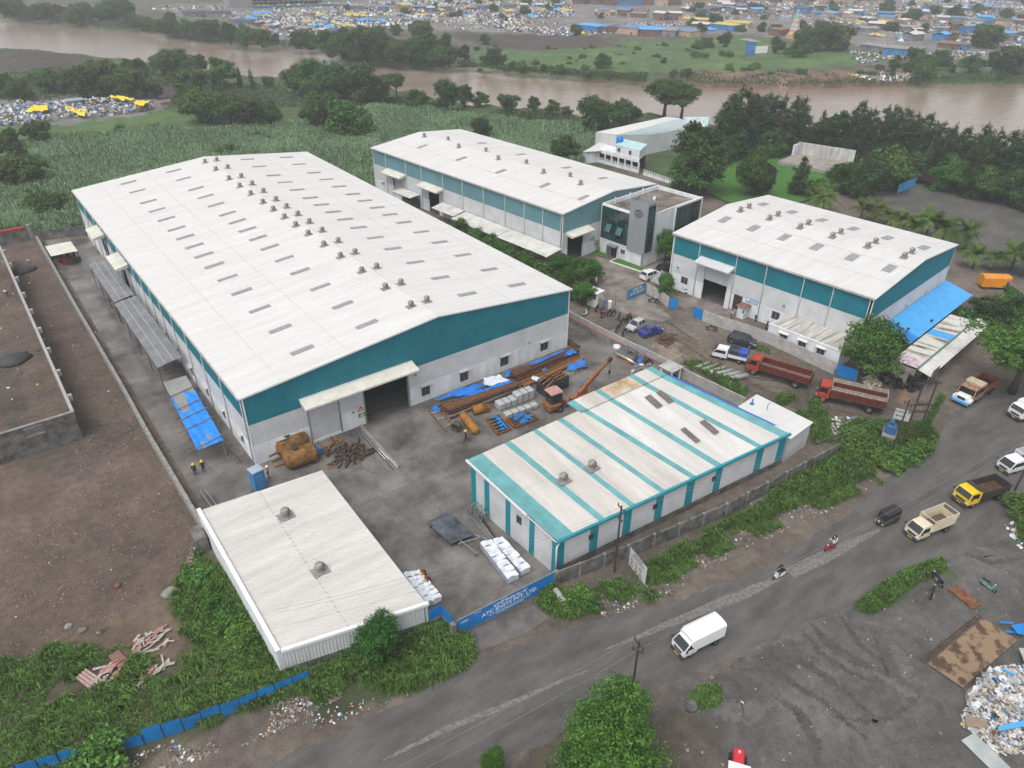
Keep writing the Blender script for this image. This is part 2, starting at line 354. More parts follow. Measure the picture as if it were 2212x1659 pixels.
me.polygons.add(len(quads)); me.polygons.foreach_set('loop_start', np.arange(0, quads.size, 4, dtype=np.int32))
me.polygons.foreach_set('use_smooth', np.ones(len(quads), bool))
a = me.color_attributes.new('Col', 'FLOAT_COLOR', 'POINT'); a.data.foreach_set('color', colr.ravel())
def ground_material():
 m = bpy.data.materials.new('mixed_ground'); m.use_nodes = True; t = m.node_tree; n = t.nodes; L = t.links; b = n['Principled BSDF']
 at = n.new('ShaderNodeVertexColor'); at.layer_name = 'Col'
 ge = n.new('ShaderNodeNewGeometry'); fac = None
 for sc, lo, hi, dt in ((.045,.74,1.28,3), (.18,.80,1.22,4), (1.1,.72,1.30,6), (7.,.70,1.38,5)):
  z = n.new('ShaderNodeTexNoise'); z.inputs['Scale'].default_value = sc; z.inputs['Detail'].default_value = dt; z.inputs['Roughness'].default_value = .65; L.new(ge.outputs['Position'], z.inputs['Vector'])
  r = n.new('ShaderNodeMapRange'); r.inputs[1].default_value = .3; r.inputs[2].default_value = .7; r.inputs[3].default_value = lo; r.inputs[4].default_value = hi; L.new(z.outputs['Fac'], r.inputs[0])
  if fac is None: fac = r.outputs[0]
  else:
   q = n.new('ShaderNodeMath'); q.operation = 'MULTIPLY'; L.new(fac, q.inputs[0]); L.new(r.outputs[0], q.inputs[1]); fac = q.outputs[0]
 sc = n.new('ShaderNodeVectorMath'); sc.operation = 'SCALE'; L.new(at.outputs['Color'], sc.inputs[0]); L.new(fac, sc.inputs['Scale'])
 L.new(sc.outputs[0], b.inputs['Base Color'])
 w = n.new('ShaderNodeTexNoise'); w.inputs['Scale'].default_value = .7; w.inputs['Detail'].default_value = 4; L.new(ge.outputs['Position'], w.inputs['Vector'])
 wr = n.new('ShaderNodeMapRange'); wr.inputs[1].default_value = .45; wr.inputs[2].default_value = .55; L.new(w.outputs['Fac'], wr.inputs[0])
 wm = n.new('ShaderNodeMath'); wm.operation = 'MULTIPLY'; L.new(wr.outputs[0], wm.inputs[0]); L.new(at.outputs['Alpha'], wm.inputs[1])
 rr = n.new('ShaderNodeMapRange'); rr.inputs[3].default_value = .92; rr.inputs[4].default_value = .15; L.new(wm.outputs[0], rr.inputs[0]); L.new(rr.outputs[0], b.inputs['Roughness'])
 b.inputs['Specular IOR Level'].default_value = .35
 bn = n.new('ShaderNodeTexNoise'); bn.inputs['Scale'].default_value = 3.5; bn.inputs['Detail'].default_value = 7; bn.inputs['Roughness'].default_value = .7; L.new(ge.outputs['Position'], bn.inputs['Vector'])
 bp = n.new('ShaderNodeBump'); bp.inputs['Distance'].default_value = .25; bp.inputs['Strength'].default_value = .6; L.new(bn.outputs['Fac'], bp.inputs['Height'])
 L.new(bp.outputs[0], b.inputs['Normal']); return m
me.materials.append(ground_material()); me.update(calc_edges=True)
ground = bpy.data.objects.new('ground', me); COL.objects.link(ground); struct(ground)
# ------------------------------------------------------------------ river
m_water = bpy.data.materials.new('muddy_river_water'); m_water.use_nodes = True
_t = m_water.node_tree; _n = _t.nodes; _b = _n['Principled BSDF']; _b.inputs['Base Color'].default_value = (.175,.118,.082,1); _b.inputs['Roughness'].default_value = .16; _b.inputs['Specular IOR Level'].default_value = .5
_g = _n.new('ShaderNodeNewGeometry'); _mp = _n.new('ShaderNodeMapping'); _mp.inputs['Rotation'].default_value = (0,0,.5); _mp.inputs['Scale'].default_value = (.35,1,1); _t.links.new(_g.outputs['Position'], _mp.inputs['Vector'])
_z = _n.new('ShaderNodeTexNoise'); _z.inputs['Scale'].default_value = .35; _z.inputs['Detail'].default_value = 6; _z.inputs['Roughness'].default_value = .65; _t.links.new(_mp.outputs[0], _z.inputs['Vector'])
_bp = _n.new('ShaderNodeBump'); _bp.inputs['Strength'].default_value = .35; _bp.inputs['Distance'].default_value = .6; _t.links.new(_z.outputs['Fac'], _bp.inputs['Height']); _t.links.new(_bp.outputs[0], _b.inputs['Normal'])
_z2 = _n.new('ShaderNodeTexNoise'); _z2.inputs['Scale'].default_value = .06; _z2.inputs['Detail'].default_value = 4; _t.links.new(_mp.outputs[0], _z2.inputs['Vector'])
_rp = _n.new('ShaderNodeValToRGB'); _rp.color_ramp.elements[0].color = (.225,.168,.127,1); _rp.color_ramp.elements[1].color = (.32,.25,.20,1); _t.links.new(_z2.outputs['Fac'], _rp.inputs['Fac']); _t.links.new(_rp.outputs[0], _b.inputs['Base Color'])
b = MB(); N = len(RIV_FAR)
cen = Vector((0,0,0))
def push(p, d):                                          # widen the water a little under the banks
 return p
fa = [V(p.x+6, p.y+10, WZ) for p in RIV_FAR]; ne = [V(p.x-6, p.y-10, WZ) for p in RIV_NEAR]
def resample(pts, n):
 s = [0]
 for i in range(1, len(pts)): s.append(s[-1]+(pts[i]-pts[i-1]).length)
 out = []
 for k in range(n):
  t = s[-1]*k/(n-1); i = max(1, min(len(pts)-1, next((j for j in range(len(s)) if s[j] >= t), len(s)-1)))
  out.append(pts[i-1].lerp(pts[i], (t-s[i-1])/max(1e-6, s[i]-s[i-1])))
 return out
A, B = resample(fa, 60), resample(ne, 60)
b.add([tuple(p) for p in A+B], [(i, 60+i, 61+i, i+1) for i in range(59)])
struct(b.build('river', m_water))
# ------------------------------------------------------------------ road
def noisy(pts, n, amp):
 q = resample(pts, n)
 return [p+V((random.random()-.5)*2*amp, (random.random()-.5)*2*amp, 0) for p in q]
m_road = mat('worn_asphalt', (.088,.083,.078), .8, .2, .35, col2=(.126,.118,.111), fine=.08, stretch=(.55,1.5,1), bump=.15)
up = [g(380,1740), g(560,1659), c12(0,1430), c12(500,1175), c12(870,965), c12(1500,745), c12(2212,565), c22(500,375), c22(1060,25), c21(1300,1445), c21(1600,1275), c21(1760,1010), c21(2000,900), c21(2300,760)]
lo = [g(800,1900), g(980,1720), g(1100,1640), c12(1500,1400), c12(1900,1185), c22(0,1085), c22(500,875), c22(900,675), c22(1140,565), c22(1680,335), c22(2080,165), c22(2300,0), c21(2500,1500), c21(3000,1150)]
A, B = noisy(up, 110, .22), noisy(lo, 110, .3)
b = MB(); nn = 6
b.add([tuple(a.lerp(q, k/nn)+V(0,0,.02)) for a, q in zip(A, B) for k in range(nn+1)], [(i*(nn+1)+k, i*(nn+1)+k+1, (i+1)*(nn+1)+k+1, (i+1)*(nn+1)+k) for i in range(109) for k in range(nn)])
road = struct(b.build('road', m_road))
m_line = mat('dusty_road_marking', (.15,.138,.125), .9, .3, 3., col2=(.225,.208,.19), fine=.15)
def strip(name, pts, wds, m, z, parent, n=80, amp=.06):
 q = resample(pts, n); ws = np.interp(np.linspace(0,1,n), np.linspace(0,1,len(wds)), wds); b = MB(); vs = []
 for i, p in enumerate(q):
  d = (q[min(i+1,n-1)]-q[max(i-1,0)]).normalized(); s = V(-d.y, d.x, 0); w = ws[i]/2
  vs += [tuple(p+s*(w+random.uniform(-amp,amp))+V(0,0,z)), tuple(p-s*(w+random.uniform(-amp,amp))+V(0,0,z))]
 b.add(vs, [(2*i, 2*i+1, 2*i+3, 2*i+2) for i in range(n-1)]); return b.build(name, m, parent)
strip('centre_line', [c12(270,1610), c12(700,1400), c12(1100,1240), c12(1400,1105), c12(1600,1030)], [.12,.5,.55,.4,.12], m_line, .026, road)
strip('centre_line', [c12(1690,900), c12(1900,820), c12(2212,690), c22(0,690), c22(400,530), c22(640,420)], [.1,.45,.8,.9,1.1,.5], m_line, .026, road)
strip('centre_line', [c22(690,400), c22(900,300), c22(1100,200), c22(1280,115)], [1.3,1.5,1.0,.3], m_line, .026, road)
m_rut = mat('wet_wheel_track', (.072,.065,.058), .65, .3, 1.2, fine=.15)
for pts, w in (([c22(800,690),c22(950,860),c22(1150,980),c22(1330,1060)],1.0),([c22(740,720),c22(880,900),c22(1080,1040),c22(1300,1120)],.6),([c22(1000,640),c22(1150,860),c22(1310,980),c22(1330,1050)],.5),([c22(950,1320),c22(1200,1360),c22(1400,1320),c22(1520,1200),c22(1550,1080)],.35),([c22(480,930),c22(800,980),c22(1100,1200),c22(1300,1400)],.7),([c22(300,1010),c22(600,1040),c22(900,1220),c22(1200,1480)],.6),([c22(560,1180),c22(760,1300),c22(860,1500),c22(880,1700)],.9),([c22(1250,820),c22(1300,950),c22(1340,1080)],.45),([c21(0,560),c21(250,740),c21(560,880),c21(900,980),c21(1250,1060)],.5),([c21(-60,620),c21(230,790),c21(560,930),c21(900,1030),c21(1200,1090)],.5),([c21(350,560),c21(420,780),c21(640,820),c21(860,900)],.4),([c21(1650,1700),c21(1800,1500),c21(1900,1300),c21(1950,1100)],.5),([c22(1800,260),c22(2000,330),c22(2212,300)],.6),([c11(1700,300),c11(1900,380),c11(2100,420),c21(100,560)],.5)):
 strip('wheel_track', pts, [.05,w,w,.05], m_rut, .012, ground, 90, .2)
for pts, w in (([c22(420,900),c22(700,780),c22(860,700)],.9),([c22(1330,820),c22(1420,960),c22(1480,1120)],1.3),([c22(1200,1000),c22(1420,1150),c22(1600,1230)],.8),([c22(1850,180),c22(2000,280),c22(2100,420)],1.6),([c22(100,1250),c22(400,1300),c22(600,1250)],1.8)):
 strip('dry_track', pts, [.05,w,w,.05], mat('dry_grey_dust', (.118,.112,.105), .95, .25, 1.2, fine=.15), .009, ground, 60, .3)
# ------------------------------------------------------------------ concrete yard of the big warehouse, slab by slab
m_yard = mat('wet_yard_concrete', (.105,.094,.084), .7, .3, .2, col2=(.215,.198,.180), fine=.10, bump=.12)
_n = m_yard.node_tree.nodes; _t = m_yard.node_tree
_oi = _n.new('ShaderNodeObjectInfo'); _mr = _n.new('ShaderNodeMapRange'); _mr.inputs[3].default_value = .88; _mr.inputs[4].default_value = 1.10; _t.links.new(_oi.outputs['Random'], _mr.inputs[0])
_b = _n['Principled BSDF']; _src = _b.inputs['Base Color'].links[0].from_socket; _vm = _n.new('ShaderNodeVectorMath'); _vm.operation = 'SCALE'; _t.links.new(_src, _vm.inputs[0]); _t.links.new(_mr.outputs[0], _vm.inputs['Scale']); _t.links.new(_vm.outputs[0], _b.inputs['Base Color'])
_ge = _n.new('ShaderNodeNewGeometry'); _nz = _n.new('ShaderNodeTexNoise'); _nz.inputs['Scale'].default_value = .22; _nz.inputs['Detail'].default_value = 5; _t.links.new(_ge.outputs['Position'], _nz.inputs['Vector'])
_rr = _n.new('ShaderNodeMapRange'); _rr.inputs[1].default_value = .46; _rr.inputs[2].default_value = .60; _rr.inputs[3].default_value = .16; _rr.inputs[4].default_value = .8; _t.links.new(_nz.outputs['Fac'], _rr.inputs[0]); _t.links.new(_rr.outputs[0], _b.inputs['Roughness'])
m_lane = m_yard.copy(); m_lane.name = 'soaked_lane_concrete'
for _q in m_lane.node_tree.nodes:
 if _q.type == 'MAP_RANGE' and abs(_q.inputs[3].default_value-.16) < .01: _q.inputs[1].default_value = .40; _q.inputs[2].default_value = .74; _q.inputs[3].default_value = .07
m_joint = mat('dark_wet_joint', (.085,.078,.070), .6, .2, 1.)
def poly_clip(poly, x0, x1, y0, y1):
 for ax, lim, sg in ((0,x0,1),(0,x1,-1),(1,y0,1),(1,y1,-1)):
  out = []
  for i in range(len(poly)):
   p, q = poly[i], poly[(i+1) % len(poly)]; a, b2 = (p[ax]-lim)*sg, (q[ax]-lim)*sg
   if a >= 0: out.append(p)
   if (a >= 0) != (b2 >= 0):
    t = a/(a-b2); out.append((p[0]+(q[0]-p[0])*t, p[1]+(q[1]-p[1])*t))
  poly = out
  if len(poly) < 3: return []
 return poly
def slabs(name, poly, m, xs, ys, z=.03, gap=.018, mj=None):
 b = MB(); b.poly([(p[0], p[1], z-.012) for p in poly]); base = struct(b.build(name, mj or m_joint))
 for i in range(len(xs)-1):
  for j in range(len(ys)-1):
   q = poly_clip(poly, xs[i]+gap, xs[i+1]-gap, ys[j]+gap, ys[j+1]-gap)
   if len(q) < 3: continue
   b = MB(); b.poly([(x, y, z+random.random()*.004) for x, y in q]); b.build('slab', m, base)
 return base
LW0, LW1 = g(445,1118), g(88,508)                     # the left boundary wall runs between these two
dirL = (LW1-LW0)
# split into convex pieces for clipping
slabs('yard', [(4.6,-34.3),(17.2,-34.3),(17.2,-.01),(4.6,-.01)], m_yard, list(np.arange(4.6,18,4.21)), [-34.3,-27.5,-20.6,-13.6,-6.8,0])
slabs('yard', [(17.23,-20.5),(52.5,-20.5),(58.5,-7),(58.5,-.01),(17.23,-.01)], m_yard, [17.23,21.4,25.8,30.4,35,39.5,44,48.6,53,58.5], [-20.5,-13.6,-6.8,0])
slabs('yard', [(47.95,0.02),(56.3,.02),(56.3,93),(47.95,93)], m_yard, [47.95,52.2,56.3], [0.02]+list(np.arange(7,94,6.6)))
slabs('lane', [(LW0.x+.2,-9.9),(4.57,-9.9),(4.57,-.03),(-.02,-.03),(-.02,96),(LW1.x+.2,96),(LW1.x+.2,LW1.y)], m_lane, [-16,-4.6,-.02,4.57], [-9.9,-3.3]+list(np.arange(3,97,6.1)))
m_fore = mat('brownish_forecourt_concrete', (.165,.138,.116), .8, .3, .35, col2=(.285,.25,.22), fine=.1, bump=.15)
fc = cc(kOf, [(300,800),(470,825),(700,905),(925,985),(1060,925),(1150,880),(1215,905),(1200,1010),(1010,1100),(985,1190),(1100,1290),(1230,1400),(1150,1440),(950,1405),(700,1345),(690,1300),(610,1240),(560,1060),(440,950)])
b = MB(); b.poly([(p.x, p.y, .03) for p in fc]); struct(b.build('forecourt', m_fore))
fc = cc(c21, [(0,270),(130,270),(280,330),(300,380),(150,370),(60,330),(0,340),(-120,290),(-150,230)])
b = MB(); b.poly([(p.x, p.y, .034) for p in fc]); struct(b.build('apron', m_fore))
fc = cc(c12, [(755,800),(1290,590),(1345,690),(1180,800),(900,900),(860,940),(850,850)])
b = MB(); b.poly([(p.x, p.y, .036) for p in fc]); struct(b.build('gate_apron', mat('gate_apron_concrete', (.105,.097,.090), .8, .25, .5, col2=(.155,.145,.135), fine=.12)))
m_lawn = mat('mown_lawn', (.050,.150,.022), .9, .15, .5, fine=.2, bump=.3)
fc = cc(c20, [(150,1050),(410,980),(640,1000),(980,1090),(1000,1260),(700,1330),(290,1320),(150,1250)])
b = MB(); b.poly([(p.x, p.y, .30) for p in fc]); struct(b.build('lawn', m_lawn))
# ================================================================== buildings
RZ90 = Matrix.Rotation(-math.pi/2, 4, 'Z')
def T_left(L): return Matrix.Translation((0, L, 0)) @ RZ90        # wall frame for the wall on x = 0: u = L - y
def corrq(b, a0, a1, b0, b1, n, d, m=0):
 """ribbed sheet between edge a0-a1 and edge b0-b1 with n ribs"""
 a0, a1, b0, b1 = map(Vector, (a0, a1, b0, b1)); nr = (a1-a0).cross(b0-a0).normalized()
 if nr.z < 0: nr = -nr
 us = []
 for k in range(n):
  for fr, h in ((0,0),(.4,0),(.5,1),(.8,1),(.9,0)): us.append(((k+fr)/n, h))
 us.append((1, 0)); vs = []
 for t, h in us: vs += [tuple(a0.lerp(a1, t)+nr*h*d), tuple(b0.lerp(b1, t)+nr*h*d)]
 return b.add(vs, [(2*i, 2*i+2, 2*i+3, 2*i+1) for i in range(len(us)-1)], m)
# turbine ventilator, shared meshes
def vent_meshes():
 b = MB(); b.box(-.75,.75,-.6,.6,0,.05); base = b.mesh('vent_base', m_vent)
 b = MB(); b.lathe([(.30,0),(.30,.34),(.36,.36),(.36,.4)], n=14); neck = b.mesh('vent_neck', m_vent)
 b = MB(); n = 18
 for k in range(n):                                     # curved vanes
  a = 2*math.pi*k/n; a2 = a+.30; q = []
  for t in range(6):
   ph = t/5; z = .40+.52*ph; r = .30+.17*math.sin(math.pi*(.12+.80*ph)); q.append((r*math.cos(a), r*math.sin(a), z, (r-.04)*math.cos(a2), (r-.04)*math.sin(a2)))
  vs = [p for s in q for p in ((s[0],s[1],s[2]),(s[3],s[4],s[2]))]
  b.add(vs, [(2*i,2*i+1,2*i+3,2*i+2) for i in range(5)])
 b.lathe([(.34,.88),(.30,.95),(.16,1.0),(.02,1.02)], n=14); b.lathe([(.27,.4),(.36,.62),(.27,.9)], n=12)
 return base, neck, b.mesh('turbine', m_vent)
VB, VN, VT = vent_meshes()
def vent(parent, x, y, z, slope, s=1.0, small=False):
 o = inst(VB, 'roof_vent', parent, (x,y,z), (0,-slope,0), (s*(.8 if small else 1), s, s))
 inst(VN, 'neck', o, rot=(0,slope,0)); inst(VT, 'turbine', o, rot=(0,slope,0)); return o
def window(parent, T, x0, x1, z0, z1, shade=True, panes=2, bars=True, y=.0, m_fr=None):
 """window in a wall frame (outer face y = 0, outwards -y) with a cut opening of the same size"""
 b = MB(); b.T = T; fr = m_fr or m_steel; w = .07
 b.box(x0,x1,y+.06,y+.13,z0,z0+w); b.box(x0,x1,y+.06,y+.13,z1-w,z1); b.box(x0,x0+w,y+.06,y+.13,z0+w,z1-w); b.box(x1-w,x1,y+.06,y+.13,z0+w,z1-w)
 for k in range(1, panes):
  xx = x0+(x1-x0)*k/panes; b.box(xx-w/2,xx+w/2,y+.06,y+.13,z0+w,z1-w)
 if bars:
  for k in range(1, 9):
   xx = x0+(x1-x0)*k/9; b.box(xx-.012,xx+.012,y+.02,y+.04,z0,z1)
 o = b.build('window', fr, parent)
 for k in range(panes):
  b = MB(); b.T = T; b.poly([(x0+(x1-x0)*k/panes,y+.1,z0),(x0+(x1-x0)*(k+1)/panes,y+.1,z0),(x0+(x1-x0)*(k+1)/panes,y+.1,z1),(x0+(x1-x0)*k/panes,y+.1,z1)]); b.build('pane', m_glass, o)
 if shade:
  b = MB(); b.T = T; b.prism([(x0-.2,-.001,z1+.16),(x0-.2,-.001,z1+.24),(x0-.2,-.45,z1+.17),(x0-.2,-.45,z1+.11)], (x1-x0+.4,0,0)); b.build('sunshade', mat('weathered_shade', (.42,.41,.385), .8, .2, 2.) if shade is True else shade, o)
 b = MB(); b.T = T; b.box(x0-.05,x1+.05,-.06,.0,z0-.07,z0-.005); b.build('sill', m_plaster, o)
 return o
def hood(parent, T, x0, x1, z, out=1.8, m=None):
 """rounded ribbed canopy over a door"""
 m = m or m_cream; b = MB(); b.T = T
 prof = [(0,z),(-out*.9,z-.38),(-out*.98,z-.46),(-out,z-.58),(-out*.985,z-.74),(-out*.9,z-.78)]
 k = 0; L = x1-x0; n = max(2, int(L/.3)); us = []
 for i in range(n):
  for fr, h in ((0,0),(.4,0),(.5,1),(.8,1),(.9,0)): us.append((x0+L*(i+fr)/n, h*.035))
 us.append((x1, 0)); q = len(prof)
 b.add([(x, p[0], p[1]+h) for x, h in us for p in prof], [(i*q+j, i*q+j+1, (i+1)*q+j+1, (i+1)*q+j) for i in range(len(us)-1) for j in range(q-1)])
 for x in (x0, x1): b.poly([(x, p[0], p[1]) for p in prof]+[(x, 0, z-.55)])
 b.poly([(x0,-out*.9,z-.78),(x1,-out*.9,z-.78),(x1,0,z-.55),(x0,0,z-.55)])
 o = b.build('canopy', m, parent)
 b = MB(); b.T = T; b.box(x0-.02,x1+.02,-.1,-.01,z+.0,z+.1); b.build('flashing', m_whitecl, o); return o
def shutter(parent, T, x0, x1, z0, z1, y=.12):
 b = MB(); b.T = T; n = int((z1-z0)/.14)
 for k in range(n):
  za = z0+(z1-z0)*k/n; zb = z0+(z1-z0)*(k+1)/n
  b.add([(x0,y,za),(x1,y,za),(x1,y-.03,(za+zb)/2),(x0,y-.03,(za+zb)/2),(x1,y,zb),(x0,y,zb)], [(0,1,2,3),(3,2,4,5)])
 o = b.build('roller_shutter', mat('shutter_grey', (.50,.50,.52), .5, .08, 1.), parent)
 b = MB(); b.T = T; b.box(x0-.12,x0,-.04,.14,0,z1+.1); b.box(x1,x1+.12,-.04,.14,0,z1+.1); b.box(x0-.12,x1+.12,-.05,.14,z1+.005,z1+.35); b.build('guide', m_steel, o); return o
def door_leaf(parent, T, x0, x1, z0, z1, m, name='door'):
 b = MB(); b.T = T; b.box(x0,x1,.05,.1,z0,z1); o = b.build(name, m, parent)
 b = MB(); b.T = T; b.box(x0-.08,x0,-.03,.1,z0,z1+.08); b.box(x1,x1+.08,-.03,.1,z0,z1+.08); b.box(x0,x1,-.03,.1,z1,z1+.08); b.build('frame', m_steel, o)
 b = MB(); b.T = T; b.bar((x1-.15,.0,z0+1.0),(x1-.15,.0,z0+1.2),.04); b.build('handle', m_dark, o); return o
def warehouse(name, label, loc, rz, Wd, L, he, hr, rx, m_band, m_white_, band_z, band_f, plast, front_open, left_open, front_holes, left_holes, sky, vents, pipes, vs=1., small=False, back=True, ribs=.5, sheetlines=()):
 t = thing(name, label, 'warehouse', loc, rz)
 topf = lambda x: he+(hr-he)*(x/rx if x < rx else (Wd-x)/(Wd-rx))
 sl1, sl2 = math.atan2(hr-he, rx), math.atan2(hr-he, Wd-rx)
 # front: upper band, white band, plaster
 def clear(x0, x1, opens, z):                              # spans of a wall that stay solid at height z
  cuts = [(a, b) for a, b, q0, q1 in opens if q0 <= z < q1]; out = [(x0, x1)]
  for a, b in cuts: out = [s for p, q in out for s in ((p, min(q, a)), (max(p, b), q)) if s[1]-s[0] > .05]
  return out
 b = MB(); b.corr((0,0,0), (1,0,0), Wd, (0,0,1), band_f, topf, (0,-1,0), .3, .05); b.build('gable_cladding', m_band, t)
 b = MB()
 otop = max([o[3] for o in front_open]+[plast])
 lvls = sorted({plast, band_f, *[o[3] for o in front_open if plast < o[3] < band_f], *[o[2] for o in front_open if plast < o[2] < band_f]})
 for z0, z1 in zip(lvls[:-1], lvls[1:]):
  for x0, x1 in clear(0, Wd, front_open, (z0+z1)/2): b.corr((x0,.01,0), (1,0,0), x1-x0, (0,0,1), z0, z1, (0,-1,0), .3, .045)
 b.build('white_cladding', m_white_, t)
 for xa, xb in clear(0, Wd, [o for o in front_open if o[2] == 0], .1):
  b = MB(); b.wall(xb-xa, plast, [tuple(o) for o in list(front_open)+list(front_holes) if o[0] >= xa-.01 and o[1] <= xb+.01], .25, y=-.03, x0=xa); b.build('wall', m_plaster, t)
 # left wall in bays
 Tl = T_left(L); ys = [0]+list(pipes)+[L]; ys = sorted(set(ys))
 for y0, y1 in zip(ys[:-1], ys[1:]):
  if y1-y0 < .8: continue
  b = MB(); b.corr((0,y0+.02,0), (0,1,0), y1-y0-.04, (0,0,1), band_z, he, (-1,0,0), .3, .04); b.build('side_panel', m_band, t)
  b = MB(); b2 = 0
  lo = [(a, q, z0, z1) for a, q, z0, z1 in left_open if q > y0 and a < y1]
  lv = sorted({plast, band_z, *[z for o in lo for z in o[2:] if plast < z < band_z]})
  for z0, z1 in zip(lv[:-1], lv[1:]):
   for p, q in clear(y0+.02, y1-.02, lo, (z0+z1)/2): b.corr((.01,p,0), (0,1,0), q-p, (0,0,1), z0, z1, (-1,0,0), .3, .035); b2 = 1
  if b2: b.build('side_panel', m_white_, t)
 lo2 = [(L-o[1], L-o[0], o[2]-.01, o[3]) for o in list(left_open)+list(left_holes)]
 for xa, xb in clear(0, L, [o for o in lo2 if o[2] < 0], 0.):
  b = MB(); b.T = Tl; b.wall(xb-xa, plast, [o for o in lo2 if o[0] >= xa-.01 and o[1] <= xb+.01], .25, y=-.03, x0=xa); b.build('wall', m_plaster, t)
 # right and back walls
 b = MB(); b.corr((Wd,0,0), (0,1,0), L, (0,0,1), band_z, he, (1,0,0), .6, .04); b.corr((0,L,0), (1,0,0), Wd, (0,0,1), band_z, topf, (0,1,0), .6, .04); b.build('rear_cladding', m_band, t)
 b = MB(); b.box(Wd-.2,Wd,.3,L-.3,0,band_z-.003); b.box(0,Wd,L-.2,L,0,band_z-.003); b.build('rear_wall', m_plaster, t)
 # roof: two ribbed slopes with an overhang, closed below
 ov = .35; e0 = he-ov*math.tan(sl1); e1 = he-ov*math.tan(sl2); n = int((L+.5)/ribs)
 b = MB(); corrq(b, (-ov,-.25,e0+.06), (-ov,L+.25,e0+.06), (rx,-.25,hr+.06), (rx,L+.25,hr+.06), n, .035); b.poly([(-ov,-.25,e0),(-ov,L+.25,e0),(rx,L+.25,hr),(rx,-.25,hr)])
 rf = b.build('roof', m_roof, t)
 b = MB(); corrq(b, (Wd+ov,-.25,e1+.06), (Wd+ov,L+.25,e1+.06), (rx,-.25,hr+.06), (rx,L+.25,hr+.06), n, .035); b.poly([(Wd+ov,-.25,e1),(Wd+ov,L+.25,e1),(rx,L+.25,hr),(rx,-.25,hr)])
 rf2 = b.build('roof', m_roof, t)
 b = MB(); b.prism([(rx-.3,-.27,hr+.09-.3*math.tan(sl1)),(rx,-.27,hr+.125),(rx+.3,-.27,hr+.09-.3*math.tan(sl2)),(rx,-.27,hr+.06)], (0,L+.54,0)); b.build('ridge_cap', m_roof, t)
 m_lap = mat('roof_lap_joint', (.55,.545,.53), .6, .1, 1.)
 for xx in sheetlines:
  s, o = (math.tan(sl1), rf) if xx < rx else (-math.tan(sl2), rf2); z = he+xx*math.tan(sl1) if xx < rx else he+(Wd-xx)*math.tan(sl2)
  b = MB(); b.box(xx-.05,xx+.05,-.2,L+.2,z+.08,z+.108); b.build('lap_joint', m_lap, o)
 # barge boards and gutters
 for y in (-.27, L+.17):
  b = MB(); b.prism([(-ov,y,e0-.12),(rx,y,hr-.10),(rx,y,hr+.11),(-ov,y,e0+.11)], (0,.1,0)); b.build('barge_board', m_white, t)
  b = MB(); b.prism([(Wd+ov,y,e1-.12),(Wd+ov,y,e1+.11),(rx+.001,y,hr+.11),(rx+.001,y,hr-.10)], (0,.1,0)); b.build('barge_board', m_white, t)
 b = MB(); b.box(-ov-.16,-ov-.002,-.2,L+.2,e0-.16,e0+.02); b.build('gutter', mat('gutter_grey', (.40,.38,.36), .6, .3, 3.), t)
 b = MB(); b.box(Wd+ov+.002,Wd+ov+.16,-.2,L+.2,e1-.16,e1+.02); b.build('gutter', MATS['gutter_grey'], t)
 for y in pipes:
  b = MB(); b.tube([(-.4,y,e0-.1),(-.14,y,e0-.5),(-.12,y,e0-.8),(-.12,y,.2)], .075, 8); b.build('downpipe', m_white, t, True)
 for x, y0 in ((-.06,-.06),(Wd-.06,-.06),(-.06,L-.06)):
  b = MB(); b.box(x,x+.14,y0,y0+.14,.02,he-.08); b.build('corner_trim', m_white, t)
 for (x, y, sw, sh) in sky:
  s = math.tan(sl1) if x < rx else -math.tan(sl2); z = lambda q: (he+q*math.tan(sl1) if q < rx else he+(Wd-q)*math.tan(sl2))+.085
  b = MB(); x0, x1, y0, y1 = x-sw/2, x+sw/2, y-sh/2, y+sh/2; nr = max(3, int(sh/.2)); corrq(b, (x0,y0,z(x0)+.03), (x0,y1,z(x0)+.03), (x1,y0,z(x1)+.03), (x1,y1,z(x1)+.03), nr, .03); b.build('skylight', m_skylight, rf if x < rx else rf2)
 for x, y in vents:
  z = (he+x*math.tan(sl1) if x < rx else he+(Wd-x)*math.tan(sl2)); vent(rf if x < rx else rf2, x, y, z+.06, sl1 if x < rx else -sl2, vs, small)
 return t, Tl
# ---- the big warehouse in front
Y1 = [4.4,11.2,18.1,24.9,30.6,36.4,41.3,46.0,50.8,55.6,61.5,67.2,73.0,80.7,87.4]
w1h = [(2.97,4.22,.78,2.35),(22.56,23.9,.78,2.38),(28.63,30.04,.78,2.42),(35.44,36.94,.8,2.46),(42.68,44.19,.8,2.38)]
P1 = [.5,7.8,14.6,21.5,27.7,33.5,38.8,43.6,48.4,53.2,58.5,64.3,70.1,76.8,84.0]
left1h = [(a, a+1.3, .9, 2.4) for a in (3.2, 9.6, 16.0, 22.6, 29.2, 35.0)]
B1, T1 = warehouse('warehouse', 'largest warehouse with white gabled roof and teal upper walls facing the paved yard', (0,0,0), 0, 47.8, 91.5, 9.5, 11.88, 25.6, m_teal, m_whitecl, 6.05, 5.65, 2.7,
 [(7.1,11.0,.35,5.0),(14.4,20.6,0,5.05)], [(56.5,61.5,0,5.6),(69,73.5,0,5.6)], w1h, left1h,
 [(x, y, 2.9, .85) for x in (9.2,17.9,33.1,41.6) for y in Y1], [(x, y) for x in (24.35,26.75) for y in Y1], P1, .86, ribs=.6, sheetlines=(4.6,13.3,37.3,45.3))
I4 = Matrix()
for x0, x1, z0, z1 in w1h: window(B1, I4, x0, x1, z0, z1, panes=2)
for y0, y1, z0, z1 in left1h: window(B1, T1, 91.5-y1, 91.5-y0, z0, z1)
hood(B1, I4, 6.3, 21.5, 6.75); shutter(B1, I4, 7.1, 11.0, .35, 5.0)
